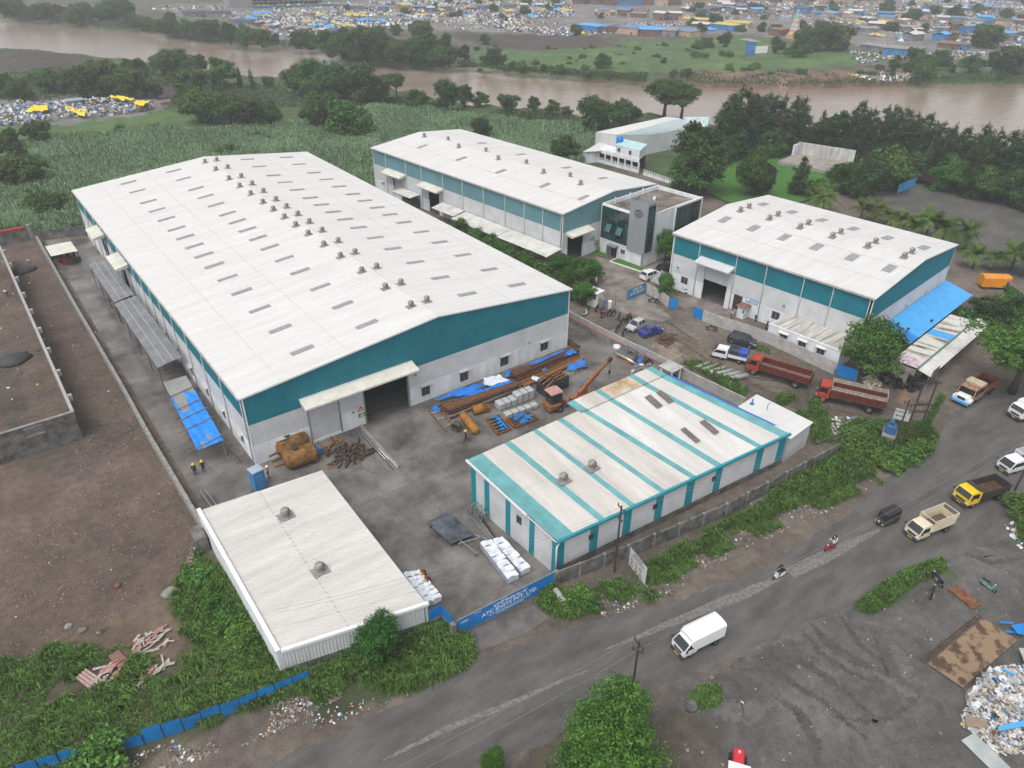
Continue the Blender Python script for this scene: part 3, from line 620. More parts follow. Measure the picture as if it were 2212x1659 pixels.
hood(B1, T1, 91.5-74.4, 91.5-68.4, 7.6, 2.0); hood(B1, T1, 91.5-58.6, 91.5-51.9, 7.6, 2.0)
b = MB(); b.corr((11.02,-.035,0), (1,0,0), 3.37, (0,0,1), 2.72, 5.0, (0,-1,0), .3, .045); b.build('white_cladding', m_whitecl, B1)
b = MB(); b.box(14.25,14.42,-.12,.2,0,5.05); b.box(20.58,20.75,-.12,.2,0,5.05); b.box(14.25,20.75,-.12,.2,5.06,5.3); b.build('door_frame', m_steel, B1)
m_floor = mat('dark_workshop_floor', (.12,.115,.11), .7, .25, .5)
b = MB(); b.poly([(.3,.0,.05),(47.5,.0,.05),(47.5,91,.05),(.3,91,.05)]); b.build('floor', m_floor, B1)
# notice boards beside the door
for (x, z, w, h, m) in ((13.75,2.72,.42,.18,m_dark),(13.72,2.35,.85,.42,mat('notice_red', (.62,.05,.10), .5, .05, 2.)),(13.85,1.55,1.0,.62,mat('notice_green', (.03,.30,.13), .5, .05, 2.))):
 b = MB(); b.box(x-w/2,x+w/2,-.075,-.035,z-h/2,z+h/2); o = b.build('notice', m, B1)
 if w > .5:
  b = MB()
  if h < .5:
   for r in (-.09, .07): b.box(x-.33,x+.33,-.08,-.0755,z+r-.03,z+r+.03)
  else: b.prism([(x-.36,-.0755,z-.1),(x,-.0755,z+.24),(x+.36,-.0755,z-.1)], (0,-.006,0)); b.box(x-.2,x+.2,-.082,-.0755,z-.25,z-.13)
  b.build('print', m_white if h < .5 else m_tarpy, o)
for x, z in ((12.7,2.55),(40.5,3.3),(21.8,4.7)):
 b = MB(); b.lathe([(.05,0),(.16,.12),(.18,.2)], (x,-.1,z), (0,-1,-.8), 10); b.build('flood_lamp', m_steel, B1)
# ---- second warehouse behind
A2 = R_(5.9); O2 = (67.65,24.65,0)
left2 = [(49.8,53.4,0,4.7),(36.5,40.1,0,4.7)]
B2, T2 = warehouse('warehouse', 'long warehouse with pale blue-green panelled side wall beside the glass office', O2, A2, 26.4, 60.9, 9.8, 11.1, 13.6, m_teal2, m_whitecl, 6.25, 6.0, 2.6,
 [(1.5,5.75,0,4.9)], left2, [], [], [(7.5,y,2.7,1.0) for y in (51.6,37.8,25,12.2,2.0)]+[(19.7,y,2.5,1.0) for y in (45,31.7,17.9,7.8)],
 [(12.1,57),(14.1,50.5),(12.1,44.2),(14.1,37.2),(12.1,30.9),(14.1,24.3),(12.1,17.2),(14.1,11.7),(12.1,7)], [.3,5,10,15.4,21.8,28.4,34.8,42.3,48,55.7], .95, True, ribs=.7, sheetlines=(6.0,20.5))
L2 = 60.9
hood(B2, I4, .9, 7.0, 6.0); hood(B2, T2, L2-55.3, L2-48.2, 6.3, 2.0); hood(B2, T2, L2-41.9, L2-34.9, 6.25, 2.0)
b = MB(); b.poly([(.3,.3,.06),(26,.3,.06),(26,60,.06),(.3,60,.06)]); b.build('floor', m_floor, B2)
b = MB(); b.T = T2; b.box(L2-53.4,L2-49.8,.3,.34,.06,4.7); b.build('roller_shutter', MATS['shutter_grey'], B2)
window(B2, T2, L2-58.4, L2-57.2, 1.2, 2.5)
def leanto(name, label, loc, rz, x0, x1, y0, y1, zi, zo, m, npan, cat='canopy', posts=True, m_post=None, zb=0., prt='roof_sheet', ribs=.25):
 """sloping sheet canopy in bays, high side at x1, low side at x0"""
 t = thing(name, label, cat, loc, rz)
 for k in range(npan):
  a, q = y0+(y1-y0)*k/npan+.03, y0+(y1-y0)*(k+1)/npan-.03; dz = random.uniform(-.05,.05)
  b = MB(); corrq(b, (x0,a,zo+dz), (x0,q,zo-dz), (x1,a,zi+dz), (x1,q,zi-dz), max(3,int((q-a)/ribs)), .02); b.build(prt, m, t)
 if posts:
  n = max(2, int((y1-y0)/3.5))
  for k in range(n+1):
   y = y0+.15+(y1-y0-.3)*k/n
   b = MB(); b.bar((x0+.12,y,zb),(x0+.12,y,zo-.04),.09); b.build('post', m_post or m_steel, t)
   b = MB(); b.bar((x0+.05,y,zo-.09),(x1-.03,y,zi-.12),.07); b.build('rafter', m_post or m_steel, t)
 return t
m_leanw = mat('stained_white_sheet', (.56,.54,.50), .6, .15, .5, col2=(.66,.65,.62), fine=.08)
lt = leanto('side_canopy', 'long stained white lean-to roof along the side of the blue-green panelled warehouse', O2, A2, -4.3, -.22, -.3, 27.3, 3.2, 2.7, m_leanw, 6)
leanto('side_canopy', 'shorter white lean-to roof beyond the step in the long lean-to', O2, A2, -3.4, -.22, 27.5, 35.0, 3.35, 2.85, m_leanw, 2)
t = thing('store_shed', 'small white shed between the two door hoods of the blue-green panelled warehouse', 'shed', O2, A2)
b = MB(); b.box(-2.8,-.4,46.5,49.6,0,2.75); b.build('wall', m_plaster, t); b = MB(); b.box(-2.7,-.4,43.2,46.45,0,2.0); b.build('cage', m_dark, t)
for k in range(3):
 b = MB(); corrq(b, (-3.1,43+2.3*k,2.85),(-3.1,45.26+2.3*k,2.85),(-.25,43+2.3*k,3.1),(-.25,45.26+2.3*k,3.1), 8, .02); b.build('roof_sheet', m_leanw, t)
# ---- third warehouse, right
O3 = (79.95,-28.1,0)
left3h = [(13.0,14.4,1.2,2.6),(30.4,31.8,1.5,2.8),(8.6,10.0,1.2,2.6),(1.6,3.0,1.2,2.6)]
B3, T3 = warehouse('warehouse', 'right-hand warehouse with bright white roof and teal bands, blue canopy at its end', O3, A2, 30.0, 34.2, 9.8, 11.15, 15.9, m_teal, m_whitecl, 6.3, 6.2, 2.9,
 [], [(22.9,27.4,0,6.0),(19.8,21.3,.4,3.0)], [], left3h, [(9.7,y,2.7,1.35) for y in (31,25.3,19.6,14,8.2,2.4)]+[(22.4,y,2.7,1.35) for y in (31,25.3,19.6,14,8.2,2.4)],
 [(x,y) for x in (14.5,17.3) for y in (31,25.3,19.6,13.9,8.1,2.4)], [.4,5.8,10.4,16.6,21.9,28.9,34], .9, ribs=.45, sheetlines=(5.5,11.5,20.5,26))
L3 = 34.2
for y0, y1, z0, z1 in left3h: window(B3, T3, L3-y1, L3-y0, z0, z1, shade=False)
hood(B3, T3, L3-28.6, L3-22.1, 7.4, 1.7, m_whitecl)
b = MB(); b.T = T3; b.box(L3-27.4,L3-22.9,.1,.16,3.7,6.0); b.build('roller_shutter', MATS['shutter_grey'], B3)
door_leaf(B3, T3, L3-21.3, L3-19.8, .4, 3.0, mat('brown_door', (.06,.035,.022), .6, .2, 3.))
b = MB(); b.poly([(.3,.3,.05),(29.7,.3,.05),(29.7,33.8,.05),(.3,33.8,.05)]); b.build('floor', m_floor, B3)
b = MB(); b.T = T3
for k in range(3): b.box(L3-21.8,L3-19.3,-.9+.3*k,-.04,.0+.13*k,.13+.13*k-.003)
b.build('doorstep', m_concrete, B3)
b = MB(); b.T = T3; b.box(L3-19.1,L3-17.0,-.09,-.05,2.5,3.3); sg = b.build('sign_plate', mat('pale_blue_sign', (.16,.33,.55), .5, .1, 2.), B3)
b = MB(); b.T = T3; b.box(L3-19.0,L3-18.45,-.096,-.091,2.75,3.2)
for k in range(4): b.box(L3-18.3,L3-17.1,-.096,-.091,2.62+.16*k,2.68+.16*k)
b.build('print', m_white, sg)
for x, z in ((32.6,4.3),(12.6,4.2),(25,6.1)):
 b = MB(); b.T = T3; b.lathe([(.05,0),(.18,.12),(.2,.22)], (L3-x,-.1,z), (0,-1,-.8), 10); b.build('flood_lamp', m_steel, B3)
for x in (6.5,14,21.5):
 b = MB(); b.lathe([(.05,0),(.18,.12),(.2,.22)], (x,-.1,4.2), (0,-1,-.8), 10); b.build('flood_lamp', m_steel, B3)
# ================================================================== lettering
def text_mesh(s, size, name='lettering', mat_=None, bold=0.0, extrude=.004, align='CENTER', shear=0.):
 cu = bpy.data.curves.new(name, 'FONT'); cu.body = s; cu.size = size; cu.extrude = extrude; cu.align_x = align; cu.align_y = 'CENTER'; cu.offset = bold; cu.shear = shear; cu.resolution_u = 2
 o = bpy.data.objects.new(name, cu); COL.objects.link(o); bpy.context.view_layer.update()
 me = bpy.data.meshes.new_from_object(o.evaluated_get(bpy.context.evaluated_depsgraph_get())); bpy.data.objects.remove(o); bpy.data.curves.remove(cu)
 me.materials.clear(); me.materials.append(mat_ or m_white); return me
def letter(parent, s, size, T, mat_=None, bold=0.0, sx=1., shear=0.):
 """lettering on a wall frame: T maps local (x right, z up, outwards -y)"""
 me = text_mesh(s, size, 'lettering', mat_, bold, shear=shear)
 me.transform(T @ Matrix.Rotation(math.pi/2, 4, 'X') @ Matrix.Diagonal((sx,1,1,1))); o = bpy.data.objects.new('lettering', me); COL.objects.link(o); o.parent = parent; return o
def TR(x, y, z, rz=0.): return Matrix.Translation((x,y,z)) @ Matrix.Rotation(rz, 4, 'Z')
# ================================================================== glass office beside the second warehouse
t = thing('office_building', 'white flat-roofed office block with green glass front and grey stair tower', 'office', O2, A2)
OF = dict(x0=10.0, x1=27.0, y0=-11.0, y1=-.6, h=9.6)
x0, x1, y0, y1, h = 10.0, 27.0, -11.0, -.6, 9.6
TL = Matrix.Translation((x0, y1, 0)) @ RZ90                        # left face, u = y1 - y
LL = y1-y0
b = MB(); b.T = TL; b.wall(LL, 3.0, [(2.9,4.35,-.01,2.15),(5.2,6.3,1.2,2.1)], .25); b.build('wall', m_plaster, t)
b = MB(); b.box(x0+.3,x1,y1-.25,y1,0,h); b.build('wall', m_plaster, t)
b = MB(); b.box(x1-.25,x1,y0+.3,y1-.26,0,h); b.build('wall', m_plaster, t)
b = MB(); b.T = Matrix.Translation((x0,y0,0)); b.wall(17.0, h, [(8.8,16.8,3.2,9.3)], .25); b.build('wall', m_plaster, t)
b = MB(); b.box(x0+.02,x1-.3,y0+.3,y1-.3,8.7,8.9); b.build('roof_slab', mat('mossy_roof_screed', (.13,.105,.085), .9, .35, .4, col2=(.25,.225,.2), fine=.2), t)
b = MB(); b.box(x0,x0+.22,y0+.02,y1-.02,9.3,h+.1); b.build('parapet', m_white, t)
b = MB(); b.box(x0+.25,x1-.02,y0-.02,y0+.2,h+.002,h+.1); b.box(x0+.25,x1-.02,y1-.22,y1-.003,h+.002,h+.1); b.build('parapet', m_white, t)
# glazed left front: mullions and panes
n, mrow = 5, 4
fr = MB(); fr.T = TL
for k in range(n+1): fr.box(.1+6.55*k/n-.012,.1+6.55*k/n+.012,-.05,.0,3.0,9.3)
for k in range(mrow+1): fr.box(.1,6.65,-.048,.0,3.02+6.2*k/mrow-.012,3.02+6.2*k/mrow+.012)
gf = fr.build('curtain_wall', mat('mullion_grey', (.03,.06,.06), .4, .1, 2.), t)
for i in range(n):
 for j in range(mrow):
  if (i, j) in ((1,1),(3,1)): continue
  b = MB(); b.T = TL; u0, u1, z0_, z1_ = .13+6.55*i/n, .07+6.55*(i+1)/n, 3.05+6.2*j/mrow, 2.99+6.2*(j+1)/mrow; b.poly([(u0,-.04,z0_),(u1,-.04,z0_),(u1,-.04,z1_),(u0,-.04,z1_)]); b.build('pane', m_officeglass, gf)
m_oglass = mat('open_pane_glass', (.07,.16,.16), .1, .1, .5, spec=.8)
for i, j in ((1,1),(3,1)):
 b = MB(); b.T = TL; u0, u1, z0_, z1_ = .13+6.55*i/n, .07+6.55*(i+1)/n, 3.05+6.2*j/mrow, 2.99+6.2*(j+1)/mrow; b.prism([(u0,-.6,z0_+.15),(u1,-.6,z0_+.15),(u1,-.05,z1_),(u0,-.05,z1_)], (0,.03,.02)); b.build('open_pane', m_oglass, gf)
b = MB(); b.T = TL; b.box(-.02,.1,-.12,.02,2.6,9.5); b.box(.1,6.75,-.12,.0,9.3,9.5); b.box(.1,6.75,-.1,.02,2.85,3.0); b.build('frame', m_white, gf)
# right-hand glazing
fr = MB()
for k in range(6): fr.box(18.8+8*k/5-.03,18.8+8*k/5+.03,y0-.06,y0+.04,3.2,9.3)
for k in range(5): fr.box(18.8,26.8,y0-.055,y0+.04,3.2+6.1*k/4-.03,3.2+6.1*k/4+.03)
gr = fr.build('curtain_wall', MATS['mullion_grey'], t)
for i in range(5):
 for j in range(4):
  b = MB(); u0, u1, z0_, z1_ = 18.83+8*i/5, 18.77+8*(i+1)/5, 3.23+6.1*j/4, 3.17+6.1*(j+1)/4; b.poly([(u0,y0-.02,z0_),(u1,y0-.02,z0_),(u1,y0-.02,z1_),(u0,y0-.02,z1_)]); b.build('pane', m_officeglass, gr)
b = MB(); b.box(18.6,18.75,y0-.25,y0-.003,2.9,9.7); b.box(26.85,27.1,y0-.25,y0-.003,2.9,9.7); b.box(18.75,26.85,y0-.25,y0-.003,9.35,9.7); b.build('frame', m_white, gr)
# stair tower: grey panels, dark glazed side
tw = MB(); X0, X1, Y0, Y1, ZB, ZT = 9.65, 12.35, -11.35, -7.4, 2.7, 12.1
tw.box(X0+.05,X1-.05,Y0+.05,Y1-.05,ZB,ZT-.5); tower = tw.build('stair_tower', mat('dark_panel_joint', (.16,.165,.17), .6, .1, 1.), t)
m_panel = mat('grey_composite_panel', (.27,.285,.30), .4, .06, .4)
for i in range(3):
 for j in range(6):
  b = MB(); a, q = Y0+(Y1-Y0)*i/3+.012, Y0+(Y1-Y0)*(i+1)/3-.012; z0_, z1_ = ZB+(ZT-ZB)*j/6+.012, ZB+(ZT-ZB)*(j+1)/6-.012; b.box(X0,X0+.06,a,q,z0_,z1_); b.build('panel', m_panel, tower)
b = MB(); b.box(X0+.01,X1,Y1-.06,Y1,8.9,ZT); b.box(X1-.06,X1,Y0+.06,Y1-.06,8.9,ZT); b.box(X0+.06,X1-.06,Y0,Y0+.06,ZT-.45,ZT); b.build('upstand', m_panel, tower)
b = MB(); b.box(X0+.06,X0+.25,Y0-.02,Y0,ZB,ZT); b.box(X1-.22,X1+.02,Y0-.03,Y0+.03,ZB-.1,ZT+.02); b.build('edge_trim', mat('pale_grey_trim', (.42,.44,.46), .4, .05, 1.), tower)
for j in range(7):
 b = MB(); z0_, z1_ = ZB+.25+(ZT-ZB-.9)*j/7+.03, ZB+.25+(ZT-ZB-.9)*(j+1)/7-.03; b.poly([(X0+.27,Y0-.01,z0_),(X1-.24,Y0-.01,z0_),(X1-.24,Y0-.01,z1_),(X0+.27,Y0-.01,z1_)]); b.build('pane', m_officeglass, tower)
# eye-shaped emblem with two lines of letters
TLt = Matrix.Translation((X0, Y1, 0)) @ RZ90
b = MB(); b.T = TLt; cxu, cz = 2.1, 9.95; m_navy = mat('navy_print', (.012,.014,.035), .5, .1, 2.)
up_, lo_ = [], []
for k in range(17):
 a = k/16; u = cxu-.95+1.9*a; up_.append((u, cz+.62*math.sin(math.pi*a)**.8)); lo_.append((u, cz-.62*math.sin(math.pi*a)**.8))
for line in (up_, lo_):
 for p, q in zip(line[:-1], line[1:]): b.bar((p[0],-.02,p[1]), (q[0],-.02,q[1]), .03, .13, up=(0,0,1))
b.build('emblem', m_navy, tower)
letter(tower, 'ATC', .42, TLt @ Matrix.Translation((cxu,-.02,cz+.18)), m_navy, .012); letter(tower, 'ENSYS', .36, TLt @ Matrix.Translation((cxu,-.02,cz-.2)), m_navy, .012)
door_leaf(t, TL, 2.95, 4.3, .0, 2.1, mat('dark_glass_door', (.03,.035,.035), .15, .1, 1.))
b = MB(); b.T = TL; b.box(2.6,4.7,-1.2,-.003,2.35,2.55); b.box(2.6,2.8,-1.1,-.003,0,2.35); b.build('porch', m_steel, t)
window(t, TL, 5.2, 6.3, 1.2, 2.1, shade=False)
for (x, y, r, hh) in ((13.3,-9.2,.6,1.5),(19.5,-5.4,.28,1.1)):
 b = MB(); b.lathe([(r,8.9),(r,8.9+hh*.8),(r*.8,8.9+hh*.95),(r*.3,8.9+hh)], (x,y,0), n=18); b.build('roof_tank', m_white, t, True)
for x in (13.2, 17.6, 21.5): b = MB(); b.box(x,x+.12,y1-.5,y1-.26,8.9,10.2); b.build('parapet_rib', m_plaster, t)
b = MB(); b.T = TL
b.prism([(-2.0,-1.6,.0),(2.4,-1.55,0),(2.4,-.01,0),(-2.0,-.01,0)], (0,0,.14)); lawn1 = b.build('flower_bed', m_lawn, None); struct(lawn1); lawn1.location = O2; lawn1.rotation_euler = (0,0,A2)
b = MB(); b.T = TL; b.prism([(4.9,-2.2,0),(11.6,-1.7,0),(11.6,-.45,0),(10.4,-.01,0),(4.9,-.01,0)], (0,0,.14)); l2 = b.build('flower_bed', m_lawn); struct(l2); l2.location = O2; l2.rotation_euler = (0,0,A2)
b = MB(); b.T = TL
for p, q in (((4.75,-2.35),(11.75,-1.8)),((11.75,-1.8),(11.75,-.4)),((4.75,-2.35),(4.75,-.1))): b.bar((*p,.1),(*q,.1),.18,.22)
k2 = b.build('kerb', m_white); struct(k2); k2.location = O2; k2.rotation_euler = (0,0,A2)
# ================================================================== striped shed by the road
t = thing('striped_shed', 'white corrugated shed with teal stripes across its roof, behind the roadside wall', 'shed', (0,0,0))
NL, NR = V(16.95,-34.2,4.6), V(49.6,-36.85,4.6); BL_, BR_ = V(16.25,-20.2,5.9), V(46.1,-20.4,5.9)
ns = [(17.1,19.0),(22.1,22.85),(26.0,26.7),(30.05,30.75),(34.3,35.1),(37.97,38.9),(44.36,45.2),(48.2,49.6)]
bs = [(16.25,18.2),(21.15,21.95),(25.05,25.7),(28.65,29.4),(32.1,32.9),(36.2,36.95),(41.9,42.8),(45.0,46.1)]
def onN(x): return NL.lerp(NR, (x-16.95)/(49.6-16.95))
def onB(x): return BL_.lerp(BR_, (x-16.25)/(46.1-16.25))
mats4 = [m_roof4]*4+[mat('clean_white_sheet', (.57,.55,.52), .5, .08, .3, col2=(.64,.625,.60), stretch=(2,.3,1), fine=.05)]*4
segs = []
for k in range(len(ns)):
 segs.append((ns[k], bs[k], m_teal4))
 if k+1 < len(ns): segs.append(((ns[k][1], ns[k+1][0]), (bs[k][1], bs[k+1][0]), mats4[k]))
ridge = .52                                                   # a lap joint crosses the roof here
for (n0, n1), (b0, b1), m in segs:
 a0, a1, c0, c1 = onN(n0), onN(n1), onB(b0), onB(b1); n = max(3, int((n1-n0)/.2))
 g0, g1 = a0.lerp(c0, ridge), a1.lerp(c1, ridge)
 b = MB(); corrq(b, a0, a1, g0, g1, n, .03); b.build('roof_sheet', m, t)
 b = MB(); corrq(b, g0+V(0,0,.02), g1+V(0,0,.02), c0+V(0,0,.02), c1+V(0,0,.02), n, .03); b.build('roof_sheet', m, t)
m_ruststain = mat('rust_stained_white_sheet', (.40,.24,.10), .6, .2, .5, col2=(.64,.57,.47), stretch=(.8,.5,1), fine=.08)
EXT = [(onB(32.1)+V(-.3,0,.1), onB(32.9)+V(0,0,.1), m_teal4),(onB(32.9)+V(0,0,.1), onB(36.2)+V(0,0,.1), m_roof4),(onB(36.2)+V(0,0,.1), onB(36.95)+V(0,0,.1), m_teal4),(onB(36.95)+V(0,0,.1), onB(41.9)+V(0,0,.1), m_ruststain),(onB(41.9)+V(0,0,.1), onB(42.8)+V(0,0,.1), m_teal4),(onB(42.8)+V(0,0,.1), onB(45.0)+V(0,0,.1), m_roof4),(onB(45.)+V(0,0,.1), onB(46.1)+V(0,0,.1), m_teal4)]
for p, q, m in EXT:
 d = V(-.15,1.9,.1) if p.x < 40 else V(-.15,1.9,.1)
 b = MB(); corrq(b, p-V(0,.5,0), q-V(0,.5,0), p+d, q+d, max(3, int((q-p).length/.2)), .03); b.build('roof_sheet', m, t)
b = MB(); b.poly([tuple(NL-V(0,0,.12)), tuple(NR-V(0,0,.12)), tuple(BR_-V(0,0,.12)), tuple(BL_-V(0,0,.12))]); b.build('soffit', m_steel, t)
# near wall in stripes, left wall in stripes, back wall
W0, W1 = V(17.15,-34.05,0), V(49.4,-36.65,0); wd = (W1-W0).normalized(); wn = V(wd.y,-wd.x,0)
wcut = [17.1,18.0,21.1,22.1,25.3,26.4,29.6,30.7,33.9,35.1,38.2,39.2,44.6,45.8,48.3,49.5]
for k in range(len(wcut)-1):
 s0, s1 = wcut[k]-17.1, wcut[k+1]-17.1
 b = MB(); b.corr(W0+wd*s0, wd, s1-s0, (0,0,1), .9, 4.5, wn, .22, .04); b.build('wall_sheet', m_teal4w if k % 2 == 0 else m_whitecl, t)
b = MB(); b.prism([tuple(W0+wn*.02), tuple(W1+wn*.02), tuple(W1-wn*.2), tuple(W0-wn*.2)], (0,0,.9)); b.build('plinth', m_concdark, t)
LB, LN = V(16.45,-20.6,0), V(17.1,-34.0,0); ld = (LN-LB).normalized(); lnn = V(ld.y,-ld.x,0)
ll = (LN-LB).length; lc = [0,.85,2.3,3.15,5.8,6.6,9.5,10.3,12.85,ll]
for k in range(len(lc)-1):
 b = MB(); b.corr(LB+ld*lc[k], ld, lc[k+1]-lc[k], (0,0,1), .05, lambda x, k=k: 5.85-(1.28)*(lc[k]+x)/ll, lnn, .22, .04); b.build('wall_sheet', m_teal4w if k % 2 == 0 else m_whitecl, t)
b = MB(); b.corr(V(46,-20.6,0), V(-1,0,0), 29.5, (0,0,1), 0, 5.8, (0,1,0), .4, .04); b.corr(V(49.3,-36.6,0), V(-3.2,16,0).normalized(), 16.3, (0,0,1), 0, lambda x: 4.5+.08*x, (1,0,0), .4, .04); b.build('rear_sheet', m_whitecl, t)
# eaves gutter, barge, corner
b = MB(); b.prism([tuple(NL+V(-.1,-.16,-.22)), tuple(NL+V(-.1,-.16,.06)), tuple(NL+V(-.1,.12,.07)), tuple(NL+V(-.1,.12,.055)), tuple(NL+V(-.1,-.1,-.22))], tuple(NR-NL+V(.2,0,0))); b.build('gutter', m_teal4w, t)
b = MB(); b.bar(tuple(BL_+V(-.12,0,.02)), tuple(NL.lerp(BL_,.30)+V(-.12,0,.02)), .12, .28); b.bar(tuple(NL.lerp(BL_,.29)+V(-.12,0,.03)), tuple(NL+V(-.12,0,.03)), .05, .1); b.build('barge_board', m_white, t)
b = MB(); b.tube([NL+V(.15,-.1,-.15), NL+V(.1,-.05,-.5), V(16.95,-34.25,3.9), V(16.95,-34.25,.3)], .1, 8); b.build('downpipe', m_white, t, True)
m_bt = mat('royal_blue_sheet', (.02,.16,.52), .45, .1, 1.)
b = MB(); corrq(b, NR.lerp(BR_,.12)+V(.05,0,-.02), NR.lerp(BR_,.97)+V(.05,0,-.02), NR.lerp(BR_,.12)+V(.75,0,-.25), NR.lerp(BR_,.97)+V(.75,0,-.25), 60, .02); b.build('edge_sheet', m_bt, t)
for s in (4.1, 12.4, 20.9):                                    # small dark louvred windows
 p = W0+wd*s+wn*.05; b = MB(); b.T = Matrix.Translation(p) @ Matrix.Rotation(ang((0,0),wd), 4, 'Z'); b.box(-.28,.28,-.06,.0,2.7,3.3)
 for k in range(4): b.box(-.25,.25,-.1,-.06,2.76+.13*k,2.8+.13*k)
 b.build('louvre', m_dark, t)
p = LB+ld*8.0+lnn*.05; b = MB(); b.T = Matrix.Translation(p) @ Matrix.Rotation(ang((0,0),ld), 4, 'Z'); b.box(-.35,.35,-.06,.0,2.9,3.8); b.build('louvre', m_dark, t)
def onroof4(x, y, z=0.):
 tt = (y+35.3)/(15.0); return V(x, y, 4.6+1.3*tt+z)
for q in ((40.2,-22.8,41.2,-25.2),(42.1,-22.9,43.0,-25.3),(39.3,-29.4,40.05,-32.0),(42.2,-29.7,43.1,-32.2)):
 b = MB(); corrq(b, onroof4(q[0],q[1],.22), onroof4(q[2],q[1],.22), onroof4(q[0]-.3,q[3],.22), onroof4(q[2]-.3,q[3],.22), 5, .03); b.build('skylight', mat('brown_grey_sheet', (.17,.14,.13), .5, .2, 2.), t)
for x, y in ((22.75,-28.3),(26.55,-28.5)): vent(t, x, y, onroof4(x,y).z+.05, 0, 1.0)
# white annex at its right end
t = thing('annex_room', 'plain white flat-roofed annex at the end of the striped shed', 'annex', (0,0,0))
aq = [V(50.6,-29.0,0),V(54.9,-28.6,0),V(55.2,-36.2,0),V(50.3,-36.6,0)]
b = MB(); b.prism([tuple(p) for p in aq][::-1], (0,0,3.4)); b.build('wall', m_whitecl, t)
ctr = sum(aq, V(0,0,0))/4
b = MB(); b.prism([tuple(ctr+(p-ctr)*1.05+V(0,0,3.42)) for p in aq][::-1], (0,0,.1)); b.build('roof', m_roof, t)
b = MB(); b.tube([(53.0,-31.4,3.5),(53.0,-31.4,4.2),(53.4,-31.4,4.5)], .04, 6); b.build('roof_pipe', m_dark, t)
b = MB(); b.tube([(52.6,-29.5,3.5),(52.6,-29.5,4.3)], .09, 8); b.box(52.4,52.8,-29.7,-29.3,3.52,3.7); b.build('roof_pipe', m_blue, t)
# ================================================================== low white shed, front left
t = thing('low_shed', 'low shed with ribbed white roof and parapet at the left of the gate', 'shed', (0,0,0))
q = [V(-8.5,-29.0,0), V(3.9,-32.0,0), V(4.55,-8.9,0), V(-8.3,-7.9,0)]          # near left, near right, back right, back left
zl, zr = 3.15, 2.85
for k in range(2):
 f0, f1 = (0, .46) if k == 0 else (.46, 1); dz = .03 if k == 0 else 0
 A0, A1 = q[0].lerp(q[1], f0), q[3].lerp(q[2], f0); B0, B1_ = q[0].lerp(q[1], f1), q[3].lerp(q[2], f1)
 b = MB(); corrq(b, A0+V(0,0,zl+(zr-zl)*f0+dz), A1+V(0,0,zl+(zr-zl)*f0+dz), B0+V(0,0,zl+(zr-zl)*f1+dz), B1_+V(0,0,zl+(zr-zl)*f1+dz), 92, .035); b.build('roof', m_roof5, t)
b = MB()
for k in range(34):
 p = q[0].lerp(q[1], .46).lerp(q[3].lerp(q[2], .46), (k+.5)/34)+V(0,0,zl+(zr-zl)*.46+.07); b.box(p.x-.035,p.x+.035,p.y-.035,p.y+.035,p.z,p.z+.03)
bo = b.build('roof_bolts', m_vent, t); bo['kind'] = 'stuff'
def slab2(b, p, r, w, z0, z1):
 d = (r-p).normalized(); s = V(-d.y, d.x, 0)*w/2; b.prism([tuple(p-s+V(0,0,z0)), tuple(r-s+V(0,0,z0)), tuple(r+s+V(0,0,z0)), tuple(p+s+V(0,0,z0))], (0,0,z1-z0))
b = MB(); slab2(b, q[3]+V(-.1,.1,0), q[0]+V(-.1,-.15,0), .3, 0, 3.3); b.build('parapet', m_plaster, t)
b = MB(); slab2(b, q[3]+V(-.1,.12,0), q[0]+V(-.1,-.2,0), .4, 3.303, 3.42); b.build('coping', m_white, t)
b = MB(); slab2(b, q[0]+V(.1,-.1,0), q[1]+V(.1,-.1,0), .35, 2.95, 3.25); b.build('coping', m_white, t)
d = (q[1]-q[0]); n = 11
for k in range(n):
 p = q[0]+d*(k/n)+V(0,-.12,0); b = MB(); b.corr(p, d.normalized(), d.length/n-.01, (0,0,1), .95, 2.95, V(d.y,-d.x,0).normalized(), .28, .04); b.build('wall_sheet', m_whitecl, t)
b = MB(); slab2(b, q[0]+V(0,-.05,0), q[1]+V(0,-.05,0), .25, 0, .95); b.build('plinth', m_concdark, t)
b = MB(); slab2(b, q[3], q[2], .2, 0, 2.7); b.build('rear_wall', m_plaster, t)
for k in range(7):
 p = q[1].lerp(q[2], k/6); b = MB(); b.bar((p.x-.3,p.y,0),(p.x-.3,p.y,2.75),.14); b.build('post', m_steel, t)
b = MB(); b.bar(tuple(q[0].lerp(q[3],.5)+V(-.15,0,3.36)), tuple(q[0].lerp(q[3],.52)+V(-.2,0,3.44)), .3);
for x, y in ((-1.6,-13.8),(-2.0,-22.8)):
 f = (x+8.4)/12.6; vent(t, x, y, zl+(zr-zl)*f+.05, 0, 1.05)
b = MB(); b.prism([(-9.9,-10.6,0),(-8.75,-10.6,0),(-8.75,-8.4,0),(-9.9,-8.4,0)], (0,0,1.9)); w9 = b.build('concrete_pit', m_concdark); tag(w9, 'open dark concrete chamber at the back corner of the low shed', 'chamber')
